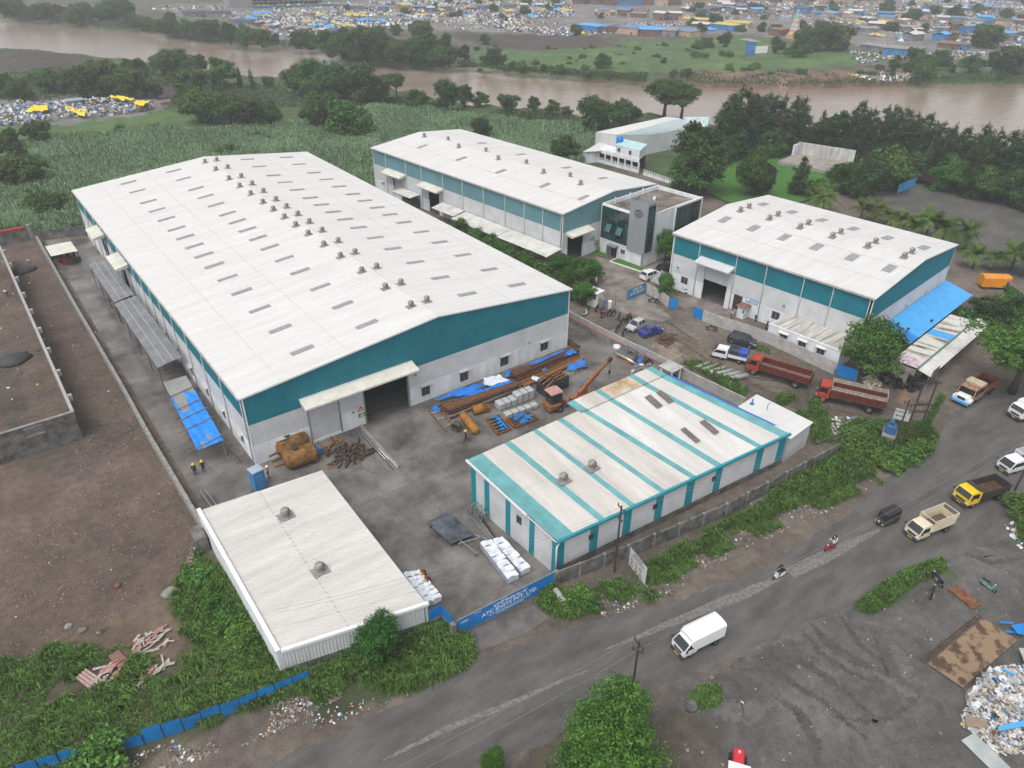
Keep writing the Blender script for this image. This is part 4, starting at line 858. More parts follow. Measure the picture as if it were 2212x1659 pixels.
# ================================================================== boundary walls, gates, fences
def wallrun(name, label, pts, h, th, m, cat='wall', posts=0., m_post=None, coping=None, hz=None, blocks=None):
 t = thing(name, label, cat, (0,0,0)); pts = [Vector((p[0],p[1],0)) for p in pts]
 for k, (p, r) in enumerate(zip(pts[:-1], pts[1:])):
  L = (r-p).length; nseg = max(1, round(L/(posts or 6.)))
  for i in range(nseg):
   a, z = p.lerp(r, i/nseg), p.lerp(r, (i+1)/nseg); e = (z-a).normalized()*.004
   if blocks:
    for j in range(blocks):
     b = MB(); slab2(b, a+e, z-e, th, h*j/blocks+.014, h*(j+1)/blocks-.014); b.build('plank', m, t)
   else:
    b = MB(); slab2(b, a+e, z-e, th, 0, h*(1+random.uniform(-.012,.012))); b.build('wall_panel', m, t)
   if posts:
    b = MB(); b.T = Matrix.Translation(a) @ Matrix.Rotation(ang(a,z), 4, 'Z'); w = th/2+.05; b.box(-.1,.1,-w,w,0,h+.05); b.build('post', m_post or m, t)
   if coping:
    b = MB(); slab2(b, a, z, th+.12, h+.015, h+.1); b.build('coping', coping, t)
 return t
t = wallrun('boundary_wall', 'dark stained concrete wall between the striped shed and the road', [(16.1,-35.0),(24.4,-36.6),(37.2,-38.5),(56.6,-39.6)], 1.75, .2, m_concdark, posts=3.3, m_post=m_concrete)
for k in range(9):                                             # bent steel arms along its top
 f = (k+.5)/9; x = 18+f*36; y = np.interp(x, [16.1,24.4,37.2,56.6], [-35.0,-36.6,-38.5,-39.6]); b = MB(); b.bar((x,y,1.75),(x,y,2.0),.05); b.bar((x,y,2.0),(x-.25,y-.3,2.35),.05); b.build('wire_arm', m_dark, t)
wallrun('boundary_wall', 'long pale grey wall with red pipe along the right edge of the main yard', [(56.3,60),(55.2,26),(54.0,6.2),(54.2,-1.6),(54.9,-9.3),(55.1,-16.8),(55.9,-26.4)], 1.55, .2, mat('pale_grey_wall', (.36,.35,.335), .9, .2, .8, fine=.1), posts=4.2)
t = thing('fire_pipe', 'red water pipe on brackets along the pale grey yard wall', 'pipe'); pp = [V(54.6,26,.75),V(53.6,6.2,.75),V(53.8,-1.6,.75),V(54.5,-9.3,.75),V(54.7,-13,.75)]
b = MB(); b.tube(pp, .09, 8); b.build('pipe', mat('faded_red_pipe', (.34,.09,.08), .5, .15, 2.), t, True)
for k in range(8):
 p = resample(pp, 9)[k]; b = MB(); b.box(p.x-.06,p.x+.2,p.y-.05,p.y+.05,.0,.64); b.build('bracket', m_steel, t)
wallrun('boundary_wall', 'rubble-topped wall between the brown plot and the wet side lane', [(-8.55,94.5),(-8.6,58),(-8.5,26),(-8.6,13),(-8.45,-8.2)], 1.15, .42, m_stone, posts=0., coping=None)
t = wallrun('boundary_wall', 'grey wall across the far end of the wet side lane', [(-8.9,95.5),(-.2,92.6)], 2.0, .2, m_concdark)
m_precast0 = mat('pale_raw_concrete', (.36,.35,.335), .9, .15, 1.)
t = wallrun('plot_wall', 'long thin unfinished concrete wall with stubs on the brown plot', [(-15.15,86),(-15.15,17.95)], 3.9, .22, m_concrete, coping=m_precast0)
for k in range(9):
 y = 22+7.4*k; b = MB(); b.box(-15.03,-14.5,y,y+.5,3.2,4.0); b.build('stub', m_precast0, t)
t = thing('plot_wall', 'dark concrete wall with a broken opening at the corner of the brown plot', 'wall')
b = MB(); b.T = Matrix.Translation((-44,17.8,0)); b.wall(28.9, 3.9, [(23.6,25.4,2.6,3.55)], .25, m=0); b.build('wall', m_concdark, t)
for z in (2.45, 3.6): b = MB(); b.box(-20.5,-18.5,17.7,17.95,z,z+.14); b.build('lintel', m_concrete, t)
b = MB(); b.box(-44,-15.0,17.72,18.1,3.92,4.05); b.build('capping', m_concrete, t)
t = thing('plot_back_wall', 'grey wall with red painted top beam behind the brown plot', 'wall')
b = MB(); b.box(-40,-9.3,96.2,96.5,0,2.6); b.build('wall', m_concdark, t); b = MB(); b.box(-40,-9.9,96.0,96.6,2.61,2.95); b.build('beam', m_red, t)
b = MB(); b.box(-9.6,-8.9,95.9,96.6,0,3.2); b.build('post', m_concrete, t)
# main gate with the company name
t = thing('main_gate', 'blue sheet gate lettered with a company name facing the road', 'gate', (5.45,-34.4,0), ang((5.45,-34.4),(16.2,-35.1)))
GL = 10.75
for a, z in ((0, 2.75),(2.8, GL)):
 b = MB(); b.box(a,z,-.03,.03,.12,1.95); lf = b.build('gate_leaf', m_blue, t); b = MB(); b.box(a,z,-.05,.05,1.953,2.02); b.box(a,z,-.045,.045,.06,.117); b.build('rail', m_steel, lf)
letter(t, 'ATC ENSYS PVT. LTD.', .62, TR(5.6,-.034,.98), m_white, .014, 1.03); letter(t, '\u090f.\u091f\u0940.\u0938\u0940. \u090f\u0928\u0938\u0940\u0938 \u092a\u094d\u0930\u093e. \u0932\u093f.', .40, TR(5.6,-.034,1.5), m_white, .01)
for z, w in ((.55,2.3),(.38,1.5)):
 b = MB()
 for k in range(14):
  u = 5.6-w+2*w*k/14; b.box(u,u+2*w/14*.75,-.037,-.031,z-.035,z+.035)
 b.build('small_lettering', m_white, t)
b = MB()
for k in range(20):
 a0, a1 = 2*math.pi*k/20, 2*math.pi*(k+1)/20; b.bar((5.0+.3*math.cos(a0),-.034,1.78+.12*math.sin(a0)),(5.0+.3*math.cos(a1),-.034,1.78+.12*math.sin(a1)),.01,.035)
b.build('emblem', m_white, t)
for u, z in ((.75,1.55),(.75,1.38),(2.2,1.75)):
 b = MB()
 for k in range(6): b.box(u-.4+.13*k,u-.3+.13*k,-.037,-.031,z-.035,z+.035)
 b.build('small_lettering', m_white, t)
for x in (5.05, 16.35):
 b = MB(); y = -34.4 if x < 10 else -35.1; b.bev(x-.25,x+.2,y-.25,y+.25,0,1.9,.03); tag(b.build('gate_post', m_concdark), 'dark concrete gate post at the %s end of the lettered blue gate' % ('left' if x < 10 else 'right'), 'post')
t = thing('side_hoarding', 'short folded blue corrugated hoarding joining the low shed to the gate', 'hoarding')
for p, r in ((V(3.9,-32.2,0),V(5.2,-32.35,0)),(V(5.2,-32.4,0),V(5.15,-34.1,0))):
 d = (r-p); b = MB(); b.corr(p, d.normalized(), d.length, (0,0,1), 1.0, 2.35, V(d.y,-d.x,0).normalized(), .2, .03); b.build('panel', m_blue, t)
 b = MB(); slab2(b, p, r, .2, 0, .98); b.build('base_wall', m_concdark, t)
# lower-left blue sheet fence, panel by panel
fpts = [V(-7.0,-31.0,0), V(-13.2,-30.0,0), V(-19.2,-28.6,0), V(-24.1,-27.0,0), V(-29,-25.2,0)]
fp = resample(fpts, 17); t = thing('sheet_fence', 'row of leaning blue corrugated panels along the verge, lower left', 'fence')
for k in range(16):
 p, r = fp[k], fp[k+1]; d = (r-p); L = d.length-.06; hh = 1.75+random.uniform(-.15,.12); ln = random.uniform(-.06,.06)
 if k in (9, 11): hh -= .5
 dn = V(d.y,-d.x,0).normalized(); b = MB(); b.corr(p, d.normalized(), L, V(-dn.x*ln,-dn.y*ln,1), .1, hh, dn*(-1), .18, .03); b.build('panel', m_fence, t)
 b = MB(); b.bar(tuple(p),tuple(p+V(0,0,hh+.05)),.06); b.build('post', m_dark, t)
# office gate and the walls beside it
t = thing('side_gate', 'blue lettered sliding gate at the entrance to the glass office', 'gate', (66.5,6.1,0), ang((66.5,6.1),(71.0,6.4)))
b = MB(); b.box(0,4.6,-.03,.03,.1,1.95); lf = b.build('gate_leaf', mat('office_gate_blue', (.03,.22,.44), .5, .12, 1.), t); b = MB(); b.box(-.05,0,-.05,.05,.05,2.0); b.box(4.6,4.66,-.05,.05,.05,2.0); b.box(0,4.6,-.05,.05,1.953,2.02); b.build('rail', m_steel, lf)
letter(t, 'ATC ENSYS', .72, TR(2.5,-.036,.85), m_white, .016); letter(t, '\u090f.\u091f\u0940.\u0938\u0940. \u090f\u0928\u0938\u0940\u0938', .42, TR(2.5,-.036,1.5), m_white, .012)
t = thing('gate_cabin', 'small white flat-roofed guard cabin beside the sliding office gate', 'guard cabin', (61.0,8.2,0), R_(100))
b = MB(); b.T = TR(-1.0,-.8,0); b.wall(2.0,2.5,[(.4,1.5,1.1,2.0)],.12); b.build('wall', m_plaster, t); b = MB(); b.box(-1.0,1.0,-.67,.8,0,1.1); b.box(-1.0,-.85,-.67,.8,1.1,2.5); b.build('wall', m_plaster, t)
b = MB(); b.box(-1.2,1.2,-1.0,1.0,2.51,2.68); b.build('roof', m_white, t); window(t, TR(-1.0,-.8,0), .4, 1.5, 1.1, 2.0, shade=False)
t = thing('gate_pillar', 'white pillar and blue wicket frame at the left of the office gate', 'gate pillar', (61.9,5.5,0), .1)
b = MB(); b.bev(-.3,.3,-.3,.3,0,1.5,.04); b.build('pillar', m_white, t); b = MB(); b.bar((-.45,.3,0),(-.45,.3,2.0),.07); b.box(-1.1,-.5,.28,.33,.4,1.9); b.build('wicket', m_blue, t)
for x in (.7, 1.4): b = MB(); b.bar((x,.0,0),(x,.0,2.1),.07); b.build('post', mat('blue_grey_post', (.08,.14,.22), .5, .1, 2.), t)
b = MB(); b.bar((.7,0,2.07),(1.4,0,2.07),.06); b.build('rail', MATS['blue_grey_post'], t)
wallrun('boundary_wall', 'grey block wall running back from the guard cabin under the trees', [(61.2,5.6),(60.9,8.0),(60.2,13.5),(60.6,24)], 1.7, .2, m_concrete, posts=2.4)
m_precast = mat('precast_grey_white', (.42,.41,.39), .9, .2, 1., fine=.1)
wallrun('precast_wall', 'curved precast plank wall between the office gate and the blue sheet door', [(71.2,6.0),(71.0,3.0),(70.2,.2)], 1.9, .08, m_precast, posts=1.7, blocks=4)
wallrun('precast_wall', 'long precast plank wall in front of the right-hand warehouse', [(70.9,-6.6),(73.2,-17.6),(73.1,-28.6)], 1.95, .08, m_precast, posts=1.85, blocks=4)
def sheetgate(label, p, r, h):
 t = thing('sheet_gate', label, 'gate'); p, r = Vector((*p,0)), Vector((*r,0)); d = r-p; n = V(d.y,-d.x,0).normalized()
 b = MB(); b.corr(p, d.normalized(), d.length, (0,0,1), .1, h, n, .25, .025); b.build('panel', m_skyblue if False else m_blue, t); b = MB(); b.bar(tuple(p),tuple(p+V(0,0,h)),.08); b.bar(tuple(r),tuple(r+V(0,0,h)),.08); b.build('frame', m_steel, t); return t
sheetgate('blue sheet gate at the near end of the long precast wall, by the tyres', (73.1,-28.8), (73.7,-31.6), 1.9)
sheetgate('blue sheet gate leaf at the far end of the long precast wall', (70.8,-4.6), (71.1,-6.4), 1.9)
sheetgate('narrow blue sheet door beside the curved precast wall and small tree', (70.1,-.1), (70.7,-1.4), 1.9)
# ================================================================== smaller buildings around the yards
# annex with three windows against the right-hand warehouse
t = thing('annex_building', 'low white annex with three windows and streaked roof behind the precast wall', 'annex', O3, A2)
Ta = Matrix.Translation((-5.3, 11.9, 0)) @ RZ90
b = MB(); b.T = Ta; b.wall(11.1, 2.9, [(2.0,3.2,1.3,2.35),(5.0,6.2,1.3,2.35),(7.9,9.1,1.3,2.35)], .2); b.build('wall', m_plaster, t)
b = MB(); b.box(-5.3,-.3,.6,.8,0,2.9); b.box(-5.05,-.3,11.7,11.9,0,2.9); b.build('end_wall', m_plaster, t)
for u in (2.0, 5.0, 7.9): window(t, Ta, u, u+1.2, 1.3, 2.35, shade=m_cream)
for k in range(5):
 y0, y1 = .7+2.22*k, .7+2.22*(k+1)-.02; b = MB(); corrq(b, (-5.0,y0,2.86),(-5.0,y1,2.86),(-.05,y0,3.05),(-.05,y1,3.05), 10, .03); b.build('roof_sheet', mat('streaked_cement_sheet', (.40,.37,.33), .8, .3, .8, col2=(.62,.60,.56), stretch=(.3,2.5,1), fine=.15), t)
b = MB(); b.box(-5.36,-5.1,.55,11.95,2.91,3.1); b.build('parapet', m_plaster, t)
b = MB(); b.T = Ta; b.box(6.8,7.4,-.35,-.003,.9,1.4); b.build('air_conditioner', m_cream, t)
# blue canopy and the tyre workshop at the end of the right-hand warehouse
t = thing('blue_canopy', 'wide sky-blue sheet canopy against the end wall of the right-hand warehouse', 'canopy', O3, A2)
xs = np.linspace(4.6, 29.4, 9)
for k in range(8):
 b = MB(); sh = -.9 if k < 2 else 0; corrq(b, (xs[k],-5.0,2.7),(xs[k+1]-.02,-5.0,2.7),(xs[k]+1.2,-.12,3.35),(xs[k+1]+1.18,-.12,3.35), 12, .025); b.build('roof_sheet', m_skyblue if k > 2 else m_blue if k == 0 else m_skyblue, t)
for k in range(6): b = MB(); x = 5+4.9*k; b.bar((x,-4.8,0),(x,-4.8,2.65),.1); b.build('post', m_steel, t)
for x, y in ((8.4,-1.6),(7.2,-2.6),(8.3,-3.2),(14,-4.4)): b = MB(); b.box(x,x+.45,y,y+.3,2.75+.13*(y+5),3.0+.13*(y+5)); b.build('stone', m_dark, t)
t = thing('tyre_workshop', 'stained sheet-roofed workshop with blue panel, tyres piled at its end', 'workshop', O3, A2)
m_stain = mat('black_streaked_cement_sheet', (.12,.115,.10), .9, .3, .45, col2=(.60,.57,.52), stretch=(1.6,.35,1), fine=.12, thr=(.34,.50))
bays = [(-1.6,2.4,m_stain),(2.5,6.2,m_stain),(6.25,10.0,m_stain),(10.05,12.2,m_skyblue),(12.3,19.5,m_stain)]
for x0, x1, m in bays: b = MB(); corrq(b, (x0,-8.6,2.75),(x1,-8.6,2.75),(x0+.6,-5.05,2.35),(x1+.6,-5.05,2.35), int((x1-x0)/.35), .04); b.build('roof_sheet', m, t)
for k in range(5): b = MB(); x0 = -1.9+4.6*k; corrq(b, (x0,-10.5,2.35),(x0+4.55,-10.5,2.35),(x0+.1,-8.65,2.7),(x0+4.65,-8.65,2.7), 14, .03); b.build('roof_sheet', m_leanw, t)
b = MB(); b.box(-2.0,20,-8.78,-8.6,2.77,3.0); b.build('ridge_channel', mat('green_grey_channel', (.12,.22,.21), .6, .2, 2.), t)
b = MB(); b.box(-1.5,19.5,-8.4,-8.2,0,2.3); b.box(-1.5,-1.3,-8.2,-5.2,0,2.3); b.build('wall', mat('pinkish_grey_plaster', (.32,.28,.255), .9, .2, 1.), t)
for k in range(7): b = MB(); x = -1.7+3.6*k; b.bar((x,-10.3,0),(x,-10.3,2.3),.08); b.build('post', m_steel, t)
b = MB(); b.T = Matrix.Translation((0,0,2.65)); b.grid(lambda u, v: (-1.4+2.2*u+.4*v, -8.3+3.0*v, .02+.12*math.sin(9*u+5*v)**2-.08*v*2.2), 10, 8); b.build('pink_sheet', mat('pink_plastic_sheet', (.62,.33,.52), .5, .4, 1.6, col2=(.78,.68,.72)), t)
b = MB(); b.box(-1.7,.6,-10.62,-10.55,1.9,3.2); sgb = b.build('sign_board', mat('rusty_sign_back', (.16,.13,.115), .7, .3, 2.), t)
# guard booth with tiled roof
t = thing('guard_booth', 'small white booth with brown pyramid roof by the right-hand warehouse door', 'booth', (77.2,-9.4,0), A2)
b = MB(); b.wall(1.3,2.1,[(.3,1.0,.9,1.6)],.1,x0=-.65,y=-.65); b.T = TR(0,0,0,-math.pi/2); b.wall(1.3,2.1,[(.3,1.0,.9,1.6)],.1,x0=-.65,y=-.65); b.T = Matrix(); b.box(-.55,.65,.55,.65,0,2.1); b.box(.55,.65,-.55,.55,0,2.1); b.build('wall', m_plaster, t)
b = MB(); b.add([(-.95,-.95,2.11),(.95,-.95,2.11),(.95,.95,2.11),(-.95,.95,2.11),(0,0,2.6)], [(0,1,4),(1,2,4),(2,3,4),(3,0,4),(3,2,1,0)]); b.build('roof', mat('brown_tile_roof', (.21,.10,.07), .8, .2, 3.), t)
b = MB(); b.poly([(-.5,-.6,.9),(.5,-.6,.9),(.5,-.6,1.6),(-.5,-.6,1.6)]); b.build('pane', m_glass, t)
# grey canopies and tarpaulin shelter in the side lane
m_gsheet = mat('grey_canopy_sheet', (.175,.18,.19), .5, .15, .6, col2=(.235,.24,.25))
def lane_canopy(label, y0, y1, x0, x1, z, n, drop):
 t = thing('lane_canopy', label, 'canopy')
 for k in range(n):
  a, q = y0+(y1-y0)*k/n+.03, y0+(y1-y0)*(k+1)/n-.03; d0, d1 = drop*k/n, drop*(k+1)/n
  b = MB(); xs = [x0, x0+(x1-x0)*.33, x0+(x1-x0)*.66, x1]
  zz = [z-.42, z-.2, z-.05, z+.08]
  b.add([(x, yy, h+dd) for yy, dd in ((a,d0),(q,d1)) for x, h in zip(xs, zz)], [(i,i+1,i+5,i+4) for i in range(3)]); b.build('roof_sheet', m_gsheet, t)
  for i in (1, 2): b = MB(); b.bar((xs[i],a,zz[i]+d0+.03),(xs[i],q,zz[i]+d1+.03),.13,.04); b.build('lap_strip', mat('pale_strip', (.36,.365,.37), .5, .1, 2.), t)
 for k in range(n+1):
  y = y0+(y1-y0)*k/n*.96+.4
  for x in (x0+.15, x1-.2): b = MB(); b.bar((x,y,0),(x,y,z-.5),.09); b.build('post', m_dark, t)
 return t
lane_canopy('far grey sheet canopy on posts in the wet side lane', 48.2, 66.5, -3.95, -.85, 3.9, 3, .15)
lane_canopy('near grey sheet canopy on posts in the wet side lane', 23.3, 47.6, -4.05, -.75, 4.0, 4, -.1)
t = thing('tarpaulin_shelter', 'low shelter covered with torn bright blue tarpaulin and poles in the side lane', 'shelter')
b = MB(); b.grid(lambda u, v: (-4.2-.9*v+2.95*u, 21.2-17.6*v, 2.42+.04*math.sin(7*v)), 3, 8); b.build('roof_sheet', mat('dusty_grey_sheet', (.27,.265,.255), .8, .15, .6), t)
def tarp_fn(u, v):
 x = -4.25-.95*v+3.05*u; y = 21.2-17.7*v
 return (x, y, 2.50+.05*math.sin(6*u+9*v)+.035*math.sin(17*u-13*v)+.03*math.sin(31*v+4*u))
tb = MB(); nu, nv = 16, 60
vs_ = [tarp_fn(i/nu, j/nv) for j in range(nv+1) for i in range(nu+1)]; fs_ = []
for j in range(nv):
 for i in range(nu):
  u, v = (i+.5)/nu, (j+.5)/nv
  hole = v < .20 or (v < .50 and .12 < u < .42+.5*(.35-v) + .1 and v > .2) or (v < .24+.05*math.sin(u*9) )
  if not hole: fs_.append((j*(nu+1)+i, j*(nu+1)+i+1, (j+1)*(nu+1)+i+1, (j+1)*(nu+1)+i))
tb.add(vs_, fs_); tb.build('tarpaulin', m_tarp, t)
for v in (.24,.44,.58,.72,.97):
 y = 21.2-17.7*v; b = MB(); b.tube([(-5.4-.9*v,y-.5,2.62),(-.9-.8*v,y+.5,2.66)], .06, 6); b.build('pole', m_wood, t)
for v in (.02,.33,.66,.98):
 for u in (.04,.96):
  p = tarp_fn(u, v); b = MB(); b.bar((p[0],p[1],0),(p[0],p[1],2.42),.09); b.build('post', m_steel, t)
t = thing('small_shed', 'small cream-roofed open shed at the far end of the side lane', 'shed')
b = MB(); corrq(b, (-8.3,77.7,2.45),(-3.9,77.7,2.45),(-8.35,83,2.7),(-4.05,83,2.7), 16, .02); b.build('roof', m_cream, t)
for x in (-8.0,-6,-4.1):
 for y in (78,82.7): b = MB(); b.bar((x,y,0),(x,y,2.45),.1); b.build('post', m_dark, t)
b = MB(); b.box(-8.1,-4.1,82.8,82.9,0,2.5); b.build('back_wall', m_dark, t)
for k in range(12):
 x = random.uniform(-7.9,-4.4); y = random.uniform(77.5,81.5); s = random.uniform(.3,.9); b = MB(); b.box(x,x+s,y,y+s*.8,0,random.uniform(.3,1.4)); b.build('stored_box', random.choice([m_rustdk, m_dark, m_red, m_steel]), t)
# blue cabin
t = thing('portable_cabin', 'tall narrow blue steel cabin with grey top beside the rusty tanks', 'cabin', (-1.2,-4.1,0), R_(8))
b = MB(); b.bev(-.65,.65,-.6,.6,.08,2.6,.04); b.build('body', mat('cabin_blue', (.045,.21,.44), .5, .1, 1.), t); b = MB(); b.box(-.7,.7,-.65,.65,2.61,2.72); b.build('roof', mat('cabin_grey', (.33,.40,.48), .5, .1, 1.), t)
b = MB(); b.box(-.45,.45,-.63,-.603,.15,2.2); dd = b.build('door', mat('cabin_door', (.06,.25,.50), .5, .1, 1.), t); b = MB(); b.box(.3,.36,-.67,-.632,1.0,1.2); b.build('handle', m_dark, dd)
# booth with hipped cap by the yard wall
t = thing('meter_booth', 'small white booth with shallow cap roof against the yard wall', 'booth', (53.4,-15.6,0), .05)
for x, y in ((-.9,-.9),(.9,-.9),(.9,.9),(-.9,.9)): b = MB(); b.box(x-.12,x+.12,y-.12,y+.12,0,2.0); b.build('pillar', m_plaster, t)
b = MB(); b.box(-.8,.8,.7,.8,0,2.0); b.build('wall', m_plaster, t)
b = MB(); b.loft([[(-1.25,-1.25,2.01),(1.25,-1.25,2.01),(1.25,1.25,2.01),(-1.25,1.25,2.01)],[(-1.25,-1.25,2.12),(1.25,-1.25,2.12),(1.25,1.25,2.12),(-1.25,1.25,2.12)],[(-.3,-.3,2.5),(.3,-.3,2.5),(.3,.3,2.5),(-.3,.3,2.5)]]); b.build('roof', m_precast, t)
# shed roof by the office gate
t = thing('parking_shed', 'small grey sheet roof behind the curved precast wall by the white car', 'shed', (74.2,5.6,0), .35)
b = MB(); corrq(b, (-2.6,-1.1,2.0),(2.6,-1.1,2.0),(-2.6,1.2,2.5),(2.6,1.2,2.5), 14, .03); b.build('roof', mat('grey_cement_sheet', (.30,.30,.295), .8, .2, 1.), t)
for x in (-2.4, 0, 2.4):
 for y, h in ((-1.0,1.98),(1.1,2.45)): b = MB(); b.bar((x,y,0),(x,y,h),.08); b.build('post', m_steel, t)
# ================================================================== farm-side factory behind the second warehouse
t = thing('far_factory', 'factory with white and pale blue striped roof among trees by the river', 'factory')
m_palebl = mat('pale_blue_sheet', (.42,.60,.63), .5, .1, 1.)
P0, P1, P2, P3 = kFa(425,365,5.5), kFa(1255,185,5.5), kFa(1420,203,6.8), kFa(670,398,6.8); Q3, Q2 = kFa(1060,405,5.2), kFa(1640,290,5.2)
b = MB(); corrq(b, P0, P1, P3, P2, 60, .05); b.build('roof', m_roof, t)
for k in range(9):
 b = MB(); corrq(b, P3.lerp(Q3,k/9), P3.lerp(Q3,(k+1)/9), P2.lerp(Q2,k/9), P2.lerp(Q2,(k+1)/9), 3, .04); b.build('roof_sheet', m_palebl if k % 2 else m_roof, t)
for A, B in ((P0,P3),(P3,Q3),(Q3,Q2)):
 e = V(B.x-A.x,B.y-A.y,0); b = MB(); b.corr((A.x,A.y,0), e.normalized(), e.length, (0,0,1), 0, lambda x, A=A, B=B, L=e.length: A.z+(B.z-A.z)*x/L-.05, V(e.y,-e.x,0).normalized(), .5, .05); b.build('wall', m_whitecl, t)
e2 = kFa(1455,210,5); f2 = kFa(1770,208,5); g2 = kFa(1740,345,5); h2 = kFa(1600,400,5)
for k in range(7):
 b = MB(); corrq(b, e2.lerp(f2,k/7)+V(0,0,.6), e2.lerp(f2,(k+1)/7)+V(0,0,.6), h2.lerp(g2,k/7), h2.lerp(g2,(k+1)/7), 3, .05); b.build('roof_sheet', m_palebl if k % 2 == 0 else m_roof, t)
b = MB(); b.prism([(p.x,p.y,0) for p in (e2,f2,g2,h2)], (0,0,4.9)); b.build('wall', m_whitecl, t)
t = thing('far_house', 'white house with open veranda and blue roof tank behind the second warehouse', 'house')
R0, R1, R2, R3 = kFa(270,600,3.2), kFa(550,440,3.2), kFa(720,500,3.2), kFa(560,585,3.2)
b = MB(); b.poly([tuple(p) for p in (R0,R1,R2,R3)]); b.poly([tuple(p-V(0,0,.12)) for p in (R0,R3,R2,R1)]); b.build('roof', m_roof, t)
def plasterrun(pts, h, name='wall', z0=0., th=.2):
 b = MB()
 for p, r in zip(pts[:-1], pts[1:]): slab2(b, V(p.x,p.y,0), V(r.x,r.y,0), th, z0, h)
 return b.build(name, m_plaster, t)
plasterrun([kFa(275,740), kFa(450,720)], 3.0)
va, vb = kFa(455,722), kFa(925,850); e = vb-va; n = 6
for k in range(n+1): b = MB(); p = va.lerp(vb, k/n); b.box(p.x-.18,p.x+.18,p.y-.18,p.y+.18,0,2.6); b.build('column', m_plaster, t)
b = MB(); slab2(b, va, vb, .2, 0, .8); b.build('veranda_wall', m_plaster, t)
for k in range(24): b = MB(); p = va.lerp(vb, (k+.5)/24); b.lathe([(.14,.8),(.14,1.35),(.05,1.5)], (p.x,p.y,0), n=6); b.build('baluster', m_plaster, t)
b = MB(); slab2(b, va, vb, .25, 2.6, 4.6 if False else 3.4); b.build('veranda_beam', m_plaster, t)
bk = V(e.y,-e.x,0).normalized()*(-1)
inn = V(4.5,2.2,0)
b = MB(); slab2(b, va+inn, vb+inn, .2, 0, 3.4); b.build('inner_wall', m_dark, t)
b = MB(); b.prism([(p.x,p.y,3.41) for p in (va,vb,vb+inn,va+inn)], (0,0,.15)); b.build('flat_roof', m_plaster, t)
u0, u1 = va.lerp(vb,.42), vb
b = MB(); b.prism([(p.x,p.y,3.57) for p in (u0+V(.2,.2,0),u1+V(.1,.2,0),u1+inn,u0+inn)], (0,0,1.9)); b.build('upper_room', m_plaster, t)
b = MB(); pa, pb, pc, pd = u0+V(.0,.3,5.5), u1+V(.2,.3,5.5), u1+inn+V(.3,0,6.1), u0+inn+V(0,0,6.1); corrq(b, pa, pb, pd, pc, 14, .04); b.build('roof_sheet', m_palebl, t)
for f in (.5,.78): p = va.lerp(vb,f); b = MB(); b.box(p.x-.35,p.x+.35,p.y-.1,p.y+.26,4.2,5.0); b.build('window', m_glass, t)
p = kFa(710,470,6); b = MB(); b.lathe([(.85,5.4),(.9,5.6),(.9,6.9),(.7,7.15),(.3,7.2)], (p.x,p.y,0), n=16); b.build('water_tank', m_blue, t, True); b = MB(); b.box(p.x-.12,p.x+.12,p.y-.12,p.y+.12,3.4,5.4); b.build('tank_stand', m_steel, t)
t = thing('fence_wall', 'low white balustrade wall in front of the far house trees', 'wall')
fa_, fb_ = kFa(985,872), kFa(1400,1010)
b = MB(); slab2(b, fa_, fb_, .2, 0, .7); b.build('wall', m_plaster, t)
for k in range(20): p = fa_.lerp(fb_, (k+.5)/20); b = MB(); b.lathe([(.14,.7),(.14,1.3),(.05,1.45)], (p.x,p.y,0), n=6); b.build('baluster', m_plaster, t)
# open-air stage with a white wall on the lawn
t = thing('open_stage', 'open-air concrete stage with a long white weathered back wall on the lawn', 'stage')
sa, sb = c20(735,1015), c20(1100,1075); sd, sc_ = c20(610,1070), c20(960,1140)
b = MB(); b.prism([(p.x,p.y,.2) for p in (sd,sc_,sb,sa)], (0,0,.8)); b.build('platform', mat('pinkish_stage_concrete', (.30,.265,.24), .85, .25, .5, fine=.1), t)
b = MB(); slab2(b, sa, sb, .35, .2, 4.0); b.build('back_wall', mat('streaked_white_wall', (.45,.44,.42), .9, .25, .8, col2=(.66,.65,.63), stretch=(1,1,.3)), t)
b = MB(); slab2(b, sa, sa+(sd-sa)*.25, .35, .2, 3.6); b.build('side_wall', m_plaster, t)
t = wallrun('stockade', 'blue and white sheet fence beside the red parked lorry', [c20(1390,1255), c20(1500,1205), c20(1505,1140)], 2.2, .06, m_skyblue, 'fence', posts=2.5)
wallrun('kerb_wall', 'low pale kerb along the far edge of the lawn', [c20(190,1035), c20(410,980)], .5, .3, m_precast)
